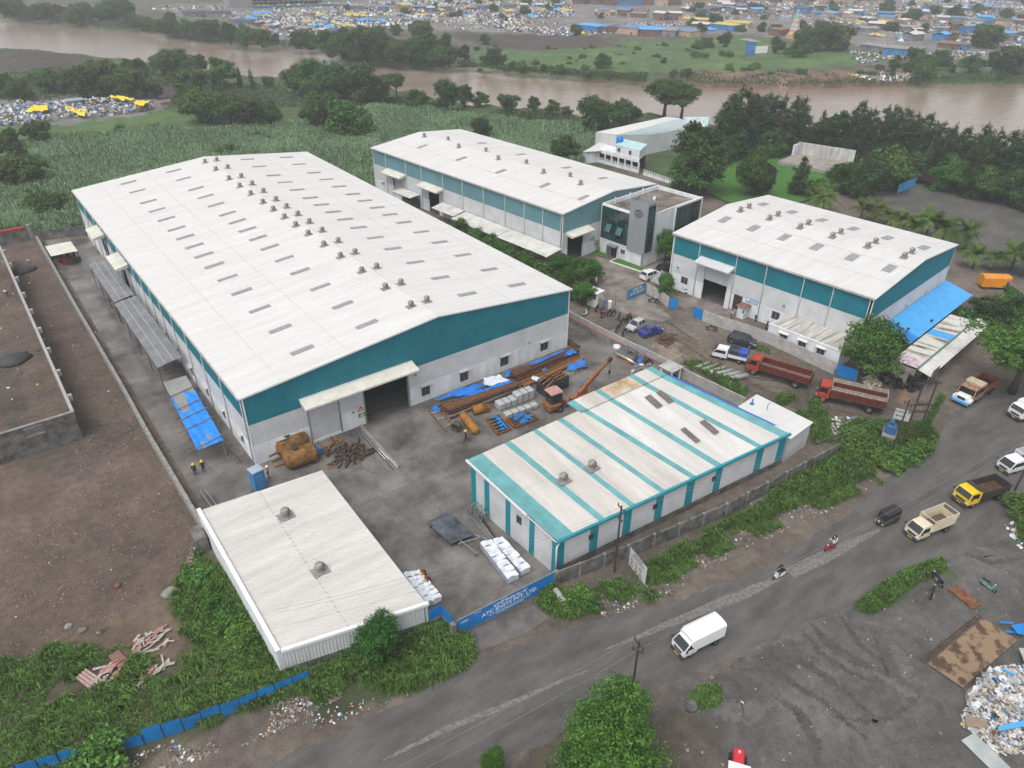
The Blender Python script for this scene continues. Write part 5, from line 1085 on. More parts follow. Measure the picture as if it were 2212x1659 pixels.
# ================================================================== vegetation
def leafmat(name, c, var=.4, isl=.45, rough=.75):
 m = mat(name, [min(1, q*LEAFGAIN) for q in c], rough, var, .9, island=isl, spec=.15, thr=(.3,.7)); t = m.node_tree; b = t.nodes['Principled BSDF']
 oi = t.nodes.new('ShaderNodeObjectInfo'); hv = t.nodes.new('ShaderNodeHueSaturation'); mr = t.nodes.new('ShaderNodeMapRange'); mr.inputs[3].default_value = .475; mr.inputs[4].default_value = .515; m2 = t.nodes.new('ShaderNodeMapRange'); m2.inputs[3].default_value = .78; m2.inputs[4].default_value = 1.25
 fr = t.nodes.new('ShaderNodeMath'); fr.operation = 'FRACT'; ml = t.nodes.new('ShaderNodeMath'); ml.operation = 'MULTIPLY'; ml.inputs[1].default_value = 7.3; t.links.new(oi.outputs['Random'], ml.inputs[0]); t.links.new(ml.outputs[0], fr.inputs[0])
 t.links.new(oi.outputs['Random'], mr.inputs[0]); t.links.new(fr.outputs[0], m2.inputs[0]); t.links.new(mr.outputs[0], hv.inputs['Hue']); t.links.new(m2.outputs[0], hv.inputs['Value']); t.links.new(b.inputs['Base Color'].links[0].from_socket, hv.inputs['Color']); t.links.new(hv.outputs[0], b.inputs['Base Color'])
 tr = t.nodes.new('ShaderNodeBsdfTranslucent'); mx = t.nodes.new('ShaderNodeMixShader'); mx.inputs[0].default_value = .35
 t.links.new(b.inputs['Base Color'].links[0].from_socket, tr.inputs['Color']); t.links.new(b.outputs[0], mx.inputs[1]); t.links.new(tr.outputs[0], mx.inputs[2])
 t.links.new(mx.outputs[0], t.nodes['Material Output'].inputs['Surface']); return m
LEAFGAIN = 1.8
m_lfA = leafmat('dark_green_foliage', (.034,.064,.022)); m_lfB = leafmat('olive_green_foliage', (.046,.078,.024)); m_lfC = leafmat('grey_green_needles', (.036,.060,.030), isl=.55)
m_lfD = leafmat('mid_green_foliage', (.042,.090,.022)); m_lfF = leafmat('fresh_green_foliage', (.044,.102,.018), isl=.5); m_lfN = leafmat('neem_green_foliage', (.042,.108,.022), isl=.5)
m_palm = leafmat('palm_frond_green', (.060,.095,.022)); m_grass = leafmat('tall_grass_green', (.098,.170,.042), isl=.5); m_weed = leafmat('weed_green', (.058,.122,.026), isl=.45); m_crop = leafmat('sugarcane_green', (.128,.205,.112), isl=.4)
m_dry = leafmat('dry_brown_brush', (.12,.085,.05), isl=.4)
def leaves(cen, nrm, size, asp=.55, r=rng):
 """leaf-sized quads at cen with normals nrm"""
 n = len(cen); nrm = nrm/np.maximum(1e-6, np.linalg.norm(nrm, axis=1))[:, None]
 t = r.normal(size=(n,3)); t -= nrm*np.sum(t*nrm, 1)[:, None]; t /= np.maximum(1e-6, np.linalg.norm(t, axis=1))[:, None]
 s = np.cross(nrm, t); sz = (np.asarray(size)*r.uniform(.6, 1.3, n))[:, None]
 a = cen-t*sz*.5; b_ = cen+s*sz*asp*.5+nrm*sz*.06; c_ = cen+t*sz*.5-nrm*sz*.1; d = cen-s*sz*asp*.5+nrm*sz*.06
 return np.stack([a, b_, c_, d], 1).reshape(-1, 3)
def lobes_cloud(lobes, n, size, seed, shell=.45, up=.35, asp=.6, clump=0):
 r = np.random.default_rng(seed); L = np.array(lobes, float); vol = L[:,3]*L[:,4]*L[:,5]; k = r.choice(len(L), n, p=vol**.75/np.sum(vol**.75))
 d = r.normal(size=(n,3)); d /= np.linalg.norm(d, axis=1)[:, None]
 if clump:                                            # leaves gather in sprays
  m = clump; dirs = r.normal(size=(len(L)*m,3)); dirs /= np.linalg.norm(dirs, axis=1)[:, None]; ci = r.integers(0, m, n)+k*m; d = dirs[ci]+r.normal(size=(n,3))*.23; d /= np.linalg.norm(d, axis=1)[:, None]
 rad = r.uniform(0,1,n)**shell*(1+.10*r.normal(size=n))
 p = L[k,:3]+d*L[k,3:6]*rad[:, None]; nr = d*.9+r.normal(size=(n,3))*.55; nr[:,2] += up
 return leaves(p, nr, size, asp, r)
def trunk_mesh(name, h, r, limbs, seed, lean=.0):
 rd = random.Random(seed); b = MB(); b.tube([(0,0,-.2),(rd.uniform(-.1,.1),rd.uniform(-.1,.1),h*.5),(lean,rd.uniform(-.2,.2),h)], [r*1.25,r*.85,r*.6], 7)
 for L in limbs:
  z0 = h*rd.uniform(.55,.95); b.tube([(lean*z0/h,0,z0),((L[0])*.5,(L[1])*.5,(z0+L[2])*.5+.1),(L[0],L[1],L[2])], [r*.5,r*.35,r*.12], 5)
 return b.mesh(name, m_bark, True)
PROTO = {}
def proto(kind, lobes, n, size, mt, trunk_h, trunk_r, seed, **kw):
 me = npmesh('crown', lobes_cloud(lobes, n, size, seed, **kw), 4, mt); tk = trunk_mesh('trunk', trunk_h, trunk_r, lobes[:7], seed)
 top = max(l[2]+l[5] for l in lobes); PROTO[kind] = (me, tk, top)
def rand_lobes(seed, n, rx, z0, z1, lr, flat=.8):
 r = random.Random(seed); L = [(0,0,(z0+z1)/2, rx*.62, rx*.62, (z1-z0)*.42)]
 for k in range(n):
  a = 2*math.pi*k/n+r.uniform(-.4,.4); t = r.random(); z = z0+(z1-z0)*(.15+.8*t); q = rx*r.uniform(.35,.78)*math.sqrt(max(.15, 1-(2*t-.9)**2)); s = lr*r.uniform(.7,1.2)
  L.append((q*math.cos(a), q*math.sin(a), z-s*.3, s, s, s*flat))
 return L
proto('round', rand_lobes(11, 16, 4.4, .9, 8.4, 1.7), 8000, .46, m_lfA, 3.0, .32, 11, clump=14)
proto('round2', rand_lobes(12, 17, 4.8, .5, 7.4, 1.6), 8000, .46, m_lfD, 2.4, .3, 12, clump=14)
proto('olive', rand_lobes(13, 15, 4.6, .4, 6.8, 1.6), 7500, .46, m_lfB, 2.0, .3, 13, clump=14)
proto('airy', rand_lobes(14, 14, 5.2, 3.4, 9.2, 1.5, .6), 7000, .38, m_lfB, 4.6, .3, 14, shell=.5, clump=12)
def casu(seed, mt, kind):
 r = random.Random(seed); L = []
 for k in range(34):
  t = k/33; z = 1.6+11.2*t; q = (2.2*(1-t)**.45)*r.uniform(.3,1.); a = r.uniform(0,6.28); s = .75+.95*(1-t)*r.uniform(.6,1.2); L.append((q*math.cos(a), q*math.sin(a), z, s, s, s*1.15))
 L.append((0,0,13.2,.35,.35,1.0)); me = npmesh('crown', lobes_cloud(L, 8000, .42, seed, shell=.6, up=.5, asp=.34, clump=10), 4, mt); tk = trunk_mesh('trunk', 12., .22, L[:8], seed); PROTO[kind] = (me, tk, 14.0)
casu(21, m_lfC, 'casu'); casu(22, m_lfC, 'casu2'); casu(23, m_lfA, 'casu3')
proto('shrub', rand_lobes(31, 8, 2.2, .1, 3.2, 1.0), 1500, .38, m_lfD, 1.2, .12, 31)
proto('shrub2', rand_lobes(32, 8, 2.4, .0, 2.6, .95), 1500, .38, m_lfB, 1.0, .12, 32)
proto('weedbush', rand_lobes(33, 8, 1.6, .0, 1.6, .7), 1400, .26, m_weed, .6, .06, 33)
proto('neem', rand_lobes(41, 18, 4.3, 1.6, 7.6, 1.35, .75), 9000, .36, m_lfN, 3.4, .22, 41, clump=16, asp=.42)
proto('fore', rand_lobes(43, 26, 4.9, 1.2, 7.8, 1.5, .8), 26000, .26, m_lfF, 3.0, .22, 43, clump=22, asp=.45)
proto('high', rand_lobes(47, 20, 5.2, 4.2, 8.8, 1.5, .7), 12000, .36, m_lfN, 5.0, .3, 47, clump=16, asp=.42)
def palm(seed):
 r = random.Random(seed); H = 3.4; b = MB(); b.tube([(0,0,-.2),(.15,.05,H*.5),(.3,.1,H)], [.22,.17,.14], 8); tk = b.mesh('trunk', m_bark, True); b = MB()
 for k in range(24):
  a = 2*math.pi*k/24+r.uniform(-.15,.15); el = r.uniform(-.15,1.15); L = r.uniform(3.2,4.2); pts = []
  for i in range(9):
   t = i/8; rr = L*t*math.cos(el)*(1-.12*t); z = H+L*t*math.sin(el)-1.75*t*t*(1.2-.4*el); pts.append(V(.3+rr*math.cos(a), .1+rr*math.sin(a), z))
  sd = V(-math.sin(a), math.cos(a), 0)
  for i in range(1, 9):
   p = pts[i]; q = pts[i-1];
   for s in (-1, 1):
    for h in (0., .5):
     pp = q.lerp(p, h); w = (.95*math.sin(math.pi*(.12+.8*(i-.5+h)/8)))+.1; tip = pp+sd*s*w+V(0,0,-.38*w)+(p-q)*.7; b.add([tuple(pp), tuple(pp+(p-q)*.45), tuple(tip)], [(0,1,2)])
  b.tube([tuple(p) for p in pts], [.05]*8+[.01], 4)
 return tk, b.mesh('crown', m_palm), H+1.9
PALMS = [palm(51), palm(52), palm(53)]
def pjy(P, h):
 d = V(P.x, P.y, h)-CO; return IH/2-CAM['f']*d.dot(CU)/d.dot(CF)
def hgt(P, ty, z0=0.):
 lo, hi = 0., 40.
 for _ in range(40):
  m = (lo+hi)/2
  if pjy(P, z0+m) > ty: lo = m
  else: hi = m
 return lo
ORD = ['','first','second','third','fourth','fifth','sixth','seventh','eighth','ninth','tenth','eleventh','twelfth','thirteenth','fourteenth','fifteenth','sixteenth','seventeenth','eighteenth','nineteenth','twentieth','twenty-first','twenty-second','twenty-third','twenty-fourth','twenty-fifth','twenty-sixth','twenty-seventh','twenty-eighth','twenty-ninth','thirtieth','thirty-first','thirty-second','thirty-third','thirty-fourth','thirty-fifth','thirty-sixth','thirty-seventh','thirty-eighth','thirty-ninth','fortieth','forty-first','forty-second','forty-third','forty-fourth','forty-fifth','forty-sixth','forty-seventh','forty-eighth','forty-ninth','fiftieth']
def ordn(k): return ORD[k] if k < len(ORD) else 'later'
def plant(kind, P, h, label, group=None, wide=1., name='tree', cat='tree', z0=0., rz=None):
 t = thing(name, label, cat, (P.x, P.y, z0), random.uniform(0,6.28) if rz is None else rz, group)
 if kind == 'palm': tk, cr, top = random.choice(PALMS)
 else: cr, tk, top = PROTO[kind]
 s = h/top; inst(tk, 'trunk', t, scale=(s*wide, s*wide, s)); inst(cr, 'crown', t, scale=(s*wide, s*wide, s)); return t
def cluster(fn, rows, where, group, z0=0., kinds=('round','round2','olive'), name='tree', word='tree', H=None, line=None):
 off = fn(0,0)
 rows = sorted(rows, key=lambda r: r[0])
 for k, r_ in enumerate(rows):
  x, yb, yt = r_[:3]; kind = r_[3] if len(r_) > 3 else kinds[(k*7+3) % len(kinds)]; wide = r_[4] if len(r_) > 4 else random.uniform(.95,1.2)
  if line: yb = float(np.interp(x, [q[0] for q in line], [q[1] for q in line]))-random.uniform(0,12)
  P = fn(x, yb, z0); d = P-CO; ty = IH/2-CAM['f']*d.dot(CU)/d.dot(CF)-(yb-yt)*KV[fn]; h = max(1.2, hgt(P, ty, z0)) if not H else 0
  if H: h = random.uniform(*H)
  plant(kind, P, h, '%s %s from the left %s' % (ordn(k+1), word, where), group, wide, name, z0=z0)
KV = {c00: 1/3, c10: 1/3, c20: 1/3, c21: 1/3, c12: 1/3, c11: 1/3, kOf: .24304, kB2: .20832}
cluster(c00, [(30,115,-20),(140,110,-30),(290,128,15),(600,150,20),(700,140,0),(850,152,5),(470,150,55),(860,182,130),(1050,212,120),(1180,222,150),(1120,190,70),(1360,245,120),(1500,285,140),(1600,295,150),(1700,302,180),(1920,318,215),(2130,362,185),(380,110,20),(540,130,10),(780,130,-10)], 'on the far bank by the upper left river bend', 'trees on the far bank, left', .8)
cluster(c10, [(60,392,200),(170,392,160),(260,402,180),(370,417,250),(470,417,230),(560,422,200),(640,432,290),(700,432,300),(800,402,285),(1000,432,310),(930,295,215),(360,235,150),(520,255,130),(1110,452,390),(1180,467,400),(1420,482,410),(1310,472,410),(1690,452,340),(1610,512,455),(1740,522,460),(2150,505,445),(2090,425,370),(1190,105,40),(1520,240,155),(20,300,170),(450,210,150)], 'on the far bank in the middle of the river', 'trees on the far bank, middle', .8)
cluster(c20, [(270,315,200),(150,325,240),(90,335,250),(600,355,230),(740,385,250),(850,345,150),(960,340,140),(800,340,170),(1020,335,180),(900,300,150),(1310,105,15),(1450,155,60),(1100,110,45),(1950,325,150),(1560,525,375),(1700,435,365),(1850,475,350),(2100,485,290),(2000,440,330),(520,95,40),(1750,135,20),(2090,135,45),(30,505,440),(340,110,60)], 'among the shacks on the far bank at right', 'trees on the far bank, right', .8)
rr_ = random.Random(9)
cluster(c10, [(rr_.uniform(0,760), rr_.uniform(330,425), 0) for _ in range(16)], 'in the far-bank belt left of the green slope', 'thick belt on the far bank', .8, H=(7,10))
cluster(c00, [(rr_.uniform(60,2200), 0, 0) for _ in range(30)], 'along the far bank shoreline, upper left', 'far bank shoreline trees', .8, H=(5,9), line=[(0,112),(480,142),(880,175),(1080,225),(1440,255),(1800,300),(2212,345)])
cluster(c20, [(rr_.uniform(0,2212), rr_.uniform(10,230), 0) for _ in range(34)], 'spread among the shacks at upper right', 'trees among the far shacks', .8, H=(4,8))
cluster(c10, [(rr_.uniform(860,2212), rr_.uniform(300,470), 0) for _ in range(34)], 'dotted over the green slope across the river', 'shrubs on the green slope', .8, kinds=('shrub','shrub2'), name='shrub', word='shrub', H=(1.2,3.2))
cluster(c20, [(rr_.uniform(0,1300), rr_.uniform(330,500), 0) for _ in range(30)], 'dotted over the right part of the far bank slope', 'shrubs on the far bank slope', .8, kinds=('shrub','shrub2'), name='shrub', word='shrub', H=(1.2,3.4))
cluster(c10, [(rr_.uniform(0,2212), rr_.uniform(-10,150), 0) for _ in range(22)], 'spread among the far scrap in the upper middle', 'trees among the far scrap', .8, H=(3.5,7))
cluster(c20, [(rr_.uniform(1350,2212), rr_.uniform(390,520), 0) for _ in range(22)], 'on the green right-hand far bank', 'trees on the right far bank', .8, H=(3,7))
cluster(c00, [(60,620,470),(150,650,510),(330,600,430),(470,600,440),(570,640,410),(670,620,390),(720,610,380),(880,640,440),(820,440,375),(910,485,370),(1060,485,330),(1150,505,315),(1220,505,340),(1300,485,345),(1440,565,360),(1250,640,440),(1740,565,490),(1150,680,620),(1020,635,540),(950,612,550),(900,560,500),(230,560,470),(-40,640,480),(640,540,400)], 'in the belt between the river and the left scrap yard', 'trees in the left belt')
cluster(c00, [(1300,790,560),(1400,800,590),(1500,815,600),(1610,825,620),(1760,815,640),(1230,725,560),(1560,565,425,'casu3',.9),(1640,585,440,'casu3',.9),(2050,630,365),(1950,610,420),(2180,650,395),(2000,805,680),(2120,835,605)], 'in the clump behind the big warehouse field', 'trees behind the field')
cluster(c00, [(280,930,785),(200,900,800),(90,970,820),(20,1000,880),(130,1050,920),(190,1205,990),(100,1210,1050)], 'standing in the green field at the left edge', 'trees in the field edge', kinds=('round','olive'))
cluster(c00, [(250,1360,1240),(330,1400,1250),(230,1290,1220),(1490,1005,925),(1420,1012,960),(780,870,800),(1020,860,800),(1330,990,950)], 'scattered in the green field', 'shrubs in the field', kinds=('shrub','shrub2'), name='shrub', word='shrub')
cluster(c10, [(140,670,395,'round',1.2),(50,650,440),(360,635,470,'airy'),(250,660,480),(490,715,570),(680,730,500,'round',1.15),(800,695,540),(900,695,590),(1080,722,608),(1245,728,620),(1365,748,640),(1460,748,690),(1610,845,605,'round',1.1),(1720,825,650),(1810,845,635,'round'),(1890,795,680),(2090,765,515,'airy',1.5),(2200,775,540,'airy',1.3)], 'along the near river bank', 'trees on the near bank')
cluster(c10, [(1170,775,710),(40,875,630),(110,885,740)], 'between the field and the river', 'shrubs by the river', kinds=('shrub2','shrub'), name='shrub', word='shrub')
cluster(c10, [(900,905,750),(1450,1035,865)], 'just behind the second warehouse roof', 'trees behind the second warehouse', kinds=('round2','round'))
cs = [(230,1010,690),(320,1000,595),(270,1040,640),(420,1000,640),(370,1020,620),(500,990,640),(550,980,650),(600,1000,660),(680,980,660),(740,960,670),(1060,985,750),(1105,985,690),(1180,1005,750),(1260,1015,730),(1300,1035,720),(1370,1055,740),(1440,1065,780),(1520,1085,770),(1600,1115,830),(1680,1135,850),(1760,1155,860),(1850,1185,840),(1940,1205,880),(2030,1235,880),(2100,1255,870),(2180,1295,890),(2260,1325,900)]
cs = [(x, a, b2-55) for x, a, b2 in cs]+[(x+38, a+42, b2+15) for x, a, b2 in cs if x > 1000]
cluster(c20, [(x, a, b2, ('casu','casu2','casu3')[i % 3], 1.5) for i, (x, a, b2) in enumerate(cs)], 'in the tall feathery row behind the lawn', 'casuarinas behind the lawn', name='casuarina', word='casuarina')
cluster(c20, [(870,965,700),(960,975,715),(550,1015,835,'round2'),(70,1245,780,'round',1.0),(20,1200,800,'casu3',1.5),(60,1255,960),(450,1275,945,'round2',.7),(520,1280,1050,'round',.8),(740,1265,1000,'casu3',1.5),(860,1290,1150),(1020,1255,1040),(1130,1295,990),(1200,1275,1010),(1300,1235,940),(1380,1215,960),(1450,1185,980),(1700,1235,1000),(1790,1250,1030),(1850,1275,1050),(1930,1290,1070),(2000,1305,1080),(2080,1320,1090),(2150,1335,1100),(2230,1350,1110)], 'around the lawn and the dark parking ground', 'trees around the lawn', kinds=('round','round2','casu3'))
cluster(c20, [(905,1385,1215,'palm',1.1),(1140,1440,1290,'palm',1.1),(1240,1450,1290,'palm',1.1),(1400,1510,1370,'palm',1.1),(1560,1560,1350,'palm',1.1),(1680,1580,1400,'palm',1.1),(1810,1610,1430,'palm',1.1),(1480,1550,1400,'palm',1.1),(1310,1480,1350,'palm',1.1),(1880,1740,1590,'palm',1.),(2000,1750,1600,'palm',1.),(2130,1745,1560,'palm',1.),(2190,1790,1640,'palm',1.)], 'in the row beside the right-hand warehouse', 'palms by the right-hand warehouse', name='palm_tree', word='palm')
P = c21(1185,780); plant('neem', P, 9.0, 'leafy green tree beside the low annex and the tyre pile', wide=1.15)
P = c21(2130,890); plant('high', P, 11.0, 'large spreading tree at the right edge over the dump truck', wide=1.3)
cluster(c21, [(1930,430,250,'round'),(2060,400,200,'round2'),(2150,470,260,'round'),(2230,520,300,'round2'),(1820,420,330,'shrub')], 'in the dark clump beyond the blue canopy', 'trees beyond the blue canopy')
for (x, yb, h, wd, lb, kd) in ((400,1150,6.2,1.1,'broad leafy tree behind the guard cabin of the office gate','neem'),(230,1080,5.6,1.1,'leafy tree left of the guard cabin, nearest the big warehouse roof','neem'),(520,1090,4.6,1.0,'low leafy tree next to the guard cabin, on its right','neem'),(1165,905,6.6,.85,'slim layered tree between the glass office and the right-hand warehouse','neem'),(1165,1245,5.2,.75,'small light green tree over the curved precast wall','neem')):
 plant(kd, kOf(x,yb), h, lb, None, wd)
HR = [(59.2+1.6*(k % 2), 9+2.6*k) for k in range(16)]
for k, (x, y) in enumerate(((59.5,12),(60.5,15.5),(59.4,19),(60.6,22.5),(59.2,26),(60.8,29),(59.6,33),(60.4,37),(59.5,41),(60.3,45.5))+((0,0),)*6):
 plant(('neem','shrub','round2')[k % 3], V(*HR[k],0), (4.4,3.4,4.2,3.8)[k % 4], '%s tree from the front in the hedge-like row beside the big warehouse' % ordn(k+1), 'row between the two big warehouses')
plant('palm', kOf(490,808), 3.4, 'small potted palm by the office entrance door', None, 1., 'potted_palm', 'palm')
plant('neem', c12(262,955), 5.2, 'young bright tree growing against the low shed front wall', None, .95)
plant('fore', g(1302,1690), 8.6, 'big bright green tree in the foreground by the roadside pole', None, 1.05)
plant('fore', g(1062,1690), 3.6, 'small green tree top at the bottom edge of the picture', None, .7)
plant('weedbush', c02(670,1640), 2.6, 'round dark green bush covering part of the leaning blue fence', None, 1.1, 'bush', 'bush')
plant('weedbush', c22(2180,10), 2.2, 'green bush at the foot of the right-edge pole', None, 1.2, 'bush', 'bush')
# shrubs by the roadside, around the transformer, along the low shed
for k, (fn, x, y, h, wd) in enumerate(((c21,1150,1250,2.2,1.2),(c21,1260,1330,1.8,1.2),(c21,1100,1180,1.8,1.1),(c21,1420,1330,1.9,1.2),(c21,1520,1280,2.0,1.1),(c21,1350,1390,1.5,1.2),(c21,1200,1150,1.7,1.1),(c21,1560,1200,2.4,.8))):
 plant('weedbush', fn(x,y), h, '%s bush from the left in the thicket around the blue transformer' % ordn(1+sorted([1150,1260,1100,1420,1520,1350,1200,1560]).index(x)), 'thicket by the transformer', wd, 'bush', 'bush')
for k, (x, y, h) in enumerate(((1300,460,1.6),(1380,560,1.7),(1400,660,1.8),(1480,730,1.7),(1560,820,1.6),(1650,900,1.5),(1390,500,1.2))):
 plant('weedbush', c02(x,y), h, '%s bush down the left side of the low shed' % ordn(k+1), 'bushes beside the low shed', 1.15, 'bush', 'bush')
for k, (x, y, h) in enumerate(((640,790,1.3),(760,860,1.2),(380,960,1.0),(300,1110,.9),(1330,600,1.3),(1560,560,1.5),(1610,620,1.3),(1450,650,1.0))):
 plant('weedbush', c12(x,y), h, '%s low bush on the verge counting from the shed to the hoarding' % ordn(k+1), 'bushes on the verge', 1.1, 'bush', 'bush')
# ------------------------------------------------------------------ grasses: real blades
def scatter(poly, n, seed, noise=None, thr=.0, ns=3.):
 r = np.random.default_rng(seed); P = np.array([(p[0], p[1]) for p in poly]); lo, hi = P.min(0), P.max(0); out = []
 tot = 0
 while tot < n:
  q = r.uniform(lo, hi, (n*2, 2)); k = inpoly(q[:,0], q[:,1], poly)
  if thr: k &= vnoise(q[:,0], q[:,1], ns, seed % 7) > thr
  q = q[k]; out.append(q); tot += len(q)
  if len(out) > 40: break
 q = np.concatenate(out)[:n]
 for hx, hy, hr in HEAPS: q = q[np.hypot(q[:,0]-hx, q[:,1]-hy) > hr]
 return q
HEAPS = [(*c02(x, y)[:2], r) for x, y, r in ((980,850,1.7),(1030,1020,1.1),(710,1060,1.2),(580,1090,1.4),(780,960,1.2),(910,1110,.7),(860,740,2.2),(1010,640,1.8),(1150,900,1.5),(1060,760,1.6),(690,840,1.3),(520,1150,1.),(1120,1040,1.2),(560,830,.9),(380,1180,1.1))]
def blades(pts, per, h, spread, w, seed, z=0., droop=.6):
 r = np.random.default_rng(seed); n = len(pts)*per; p = np.repeat(pts, per, 0); hh = np.repeat(r.uniform(.55,1.25,len(pts)), per)*h*r.uniform(.6,1.2,n)
 a = r.uniform(0, 2*np.pi, n); ln = r.uniform(.15,1,n)*spread; base = np.stack([p[:,0]+r.normal(size=n)*.10*spread, p[:,1]+r.normal(size=n)*.10*spread, np.full(n, z)], 1)
 d = np.stack([np.cos(a), np.sin(a), np.zeros(n)], 1); s = np.stack([-np.sin(a), np.cos(a), np.zeros(n)], 1)
 mid = base+d*(ln*.45)[:,None]; mid[:,2] += hh; tip = base+d*ln[:,None]*1.25; tip[:,2] += hh*(1-droop*ln/spread)
 ww = (w*r.uniform(.6,1.3,n))[:,None]
 return np.stack([base, mid-s*ww, tip, mid+s*ww], 1).reshape(-1,3)
def stuff(name, co, m, label, cat, k=4):
 o = bpy.data.objects.new(name, npmesh(name, co, k, m)); COL.objects.link(o); return tag(o, label, cat, kind='stuff')
FIELD = gl([(-60,330),(130,303),(330,288),(560,277),(700,268),(800,228),(950,243),(1285,282),(1310,335),(1250,362),(1080,330),(830,430),(700,400),(470,430),(175,520),(60,500),(-80,495)])
fp_ = scatter(FIELD, 52000, 61); kp = ~((fp_[:,0] > -1) & (fp_[:,0] < 58) & (fp_[:,1] < 94)); ca, sa = math.cos(A2), math.sin(A2)
lx = (fp_[:,0]-O2[0])*ca+(fp_[:,1]-O2[1])*sa; ly = -(fp_[:,0]-O2[0])*sa+(fp_[:,1]-O2[1])*ca; kp &= ~((lx > -6) & (lx < 28) & (ly < 62.5)); kp &= ~((fp_[:,0] < 0) & (fp_[:,1] < 97))
fp_ = fp_[kp]
fp_ = fp_[vnoise(fp_[:,0],fp_[:,1],7.,3) > .16]
fc_ = blades(fp_, 8, 1.5, .95, .075, 62); fc_[:,2] *= .45+1.1*vnoise(fc_[:,0],fc_[:,1],11.,6)
stuff('crop_field', fc_, m_crop, 'dense green cane crop filling the field behind the warehouses', 'crop')
co = []
G1 = gl([(-60,1460),(0,1440),(140,1395),(300,1330),(400,1250),(430,1195),(480,1230),(560,1380),(610,1450),(660,1465),(560,1500),(300,1600),(100,1690),(-100,1720)])
co.append(blades(scatter(G1, 3000, 63, thr=.55, ns=1.7), 13, .8, .75, .045, 64))
co.append(blades(scatter(cc(c02,[(1180,350),(1400,330),(1700,700),(1850,1000),(1600,1150),(1300,800),(1180,560)]), 1300, 65, thr=.35), 12, .5, .5, .035, 66))
co.append(blades(scatter(G1, 4200, 131), 9, .38, .42, .03, 132)); co.append(blades(scatter(cc(c21, [(-420,2200),(0,1990),(560,1700),(900,1560),(1240,1430),(1300,1480),(900,1650),(400,1860),(0,2060),(-400,2260)]), 1300, 133, thr=.4), 9, .4, .42, .03, 134))
G2 = cc(c12, [(40,930),(400,870),(560,760),(730,800),(850,830),(855,950),(780,1030),(480,1150),(300,1170),(100,1080),(-150,1250),(-250,1150)])
co.append(blades(scatter(G2, 1900, 67, thr=.22, ns=2.), 14, .8, .72, .045, 68))
G3 = cc(c21, [(-420,2120),(0,1880),(500,1640),(560,1560),(1010,1260),(1020,1130),(1130,1080),(1600,1110),(1610,1260),(1420,1400),(1240,1350),(1230,1430),(900,1560),(560,1700),(300,1830),(0,1980),(-300,2160)])
co.append(blades(scatter(G3, 6500, 69, thr=.24, ns=1.8), 12, .8, .6, .04, 70))
co.append(blades(scatter(cc(c21, [(620,910),(850,930),(940,1060),(960,1200),(850,1220),(830,1100),(600,940)]), 900, 71, thr=.2), 13, .7, .55, .04, 72))
co.append(blades(scatter(cc(c21, [(0,700),(90,690),(230,720),(420,880),(380,920),(200,810)]), 420, 73), 13, .65, .55, .04, 74))
co.append(blades(scatter(cc(c22, [(1130,610),(1250,510),(1450,380),(1680,310),(1700,370),(1450,500),(1340,610),(1200,670)]), 900, 75, thr=.15), 13, .5, .45, .035, 76))
co.append(blades(scatter(cc(c22, [(2150,20),(2300,20),(2300,270),(2180,180)]), 400, 77, thr=.15), 13, .6, .5, .04, 78))
co.append(blades(scatter(cc(c22, [(120,1130),(240,1130),(260,1230),(140,1290),(20,1240)]), 260, 79), 13, .35, .4, .03, 80))
co.append(blades(scatter(cc(c12, [(1300,480),(1380,480),(1650,580),(1660,640),(1500,700),(1300,640)]), 420, 81, thr=.3), 14, .6, .6, .04, 82))
co.append(blades(scatter(cc(c12, [(1690,470),(1860,480),(1850,560),(1720,580)]), 90, 83), 14, .7, .7, .04, 84))
co.append(blades(scatter(cc(c12, [(2050,400),(2160,380),(2180,450),(2080,470),(1960,520),(2060,560),(1950,600)]), 110, 85), 14, .7, .7, .04, 86))
co.append(blades(scatter(cc(c21, [(300,520),(560,600),(560,640),(300,560)]), 120, 87), 12, .35, .35, .03, 88))
co.append(blades(scatter(cc(c02, [(1350,1250),(1700,1160),(1900,1080),(2150,1000),(2212,1060),(1900,1200),(1600,1280),(1300,1400)]), 520, 89, thr=.3), 14, .75, .75, .045, 90))
stuff('tall_grass', np.concatenate(co), m_grass, 'tall rough green grass growing on the verges and waste ground', 'grass')
co = []
def weedcloud(poly, n, size, seed, thr, hmax):
 p = scatter(poly, n, seed, thr=thr, ns=2.2); r = np.random.default_rng(seed); z = r.uniform(.02,1,len(p))**1.3*hmax*vnoise(p[:,0],p[:,1],1.1,3); nr = r.normal(size=(len(p),3))*.6; nr[:,2] += .8
 return leaves(np.column_stack([p, z]), nr, size, .6, r)
co.append(weedcloud(G3, 20000, .20, 91, .36, .9)); co.append(weedcloud(G1, 6000, .20, 92, .62, .5)); co.append(weedcloud(G2, 9000, .20, 93, .3, .8))
co.append(weedcloud(cc(c02,[(1180,350),(1450,380),(1750,800),(1850,1000),(1500,1100),(1200,600)]), 7000, .2, 94, .3, .9))
co.append(weedcloud(cc(c12, [(1300,480),(1400,560),(1680,500),(1660,640),(1500,700),(1300,640)]), 2500, .2, 95, .35, .7))
stuff('leafy_weeds', np.concatenate(co), m_weed, 'low leafy green weeds mixed with grass beside walls and road', 'weeds')
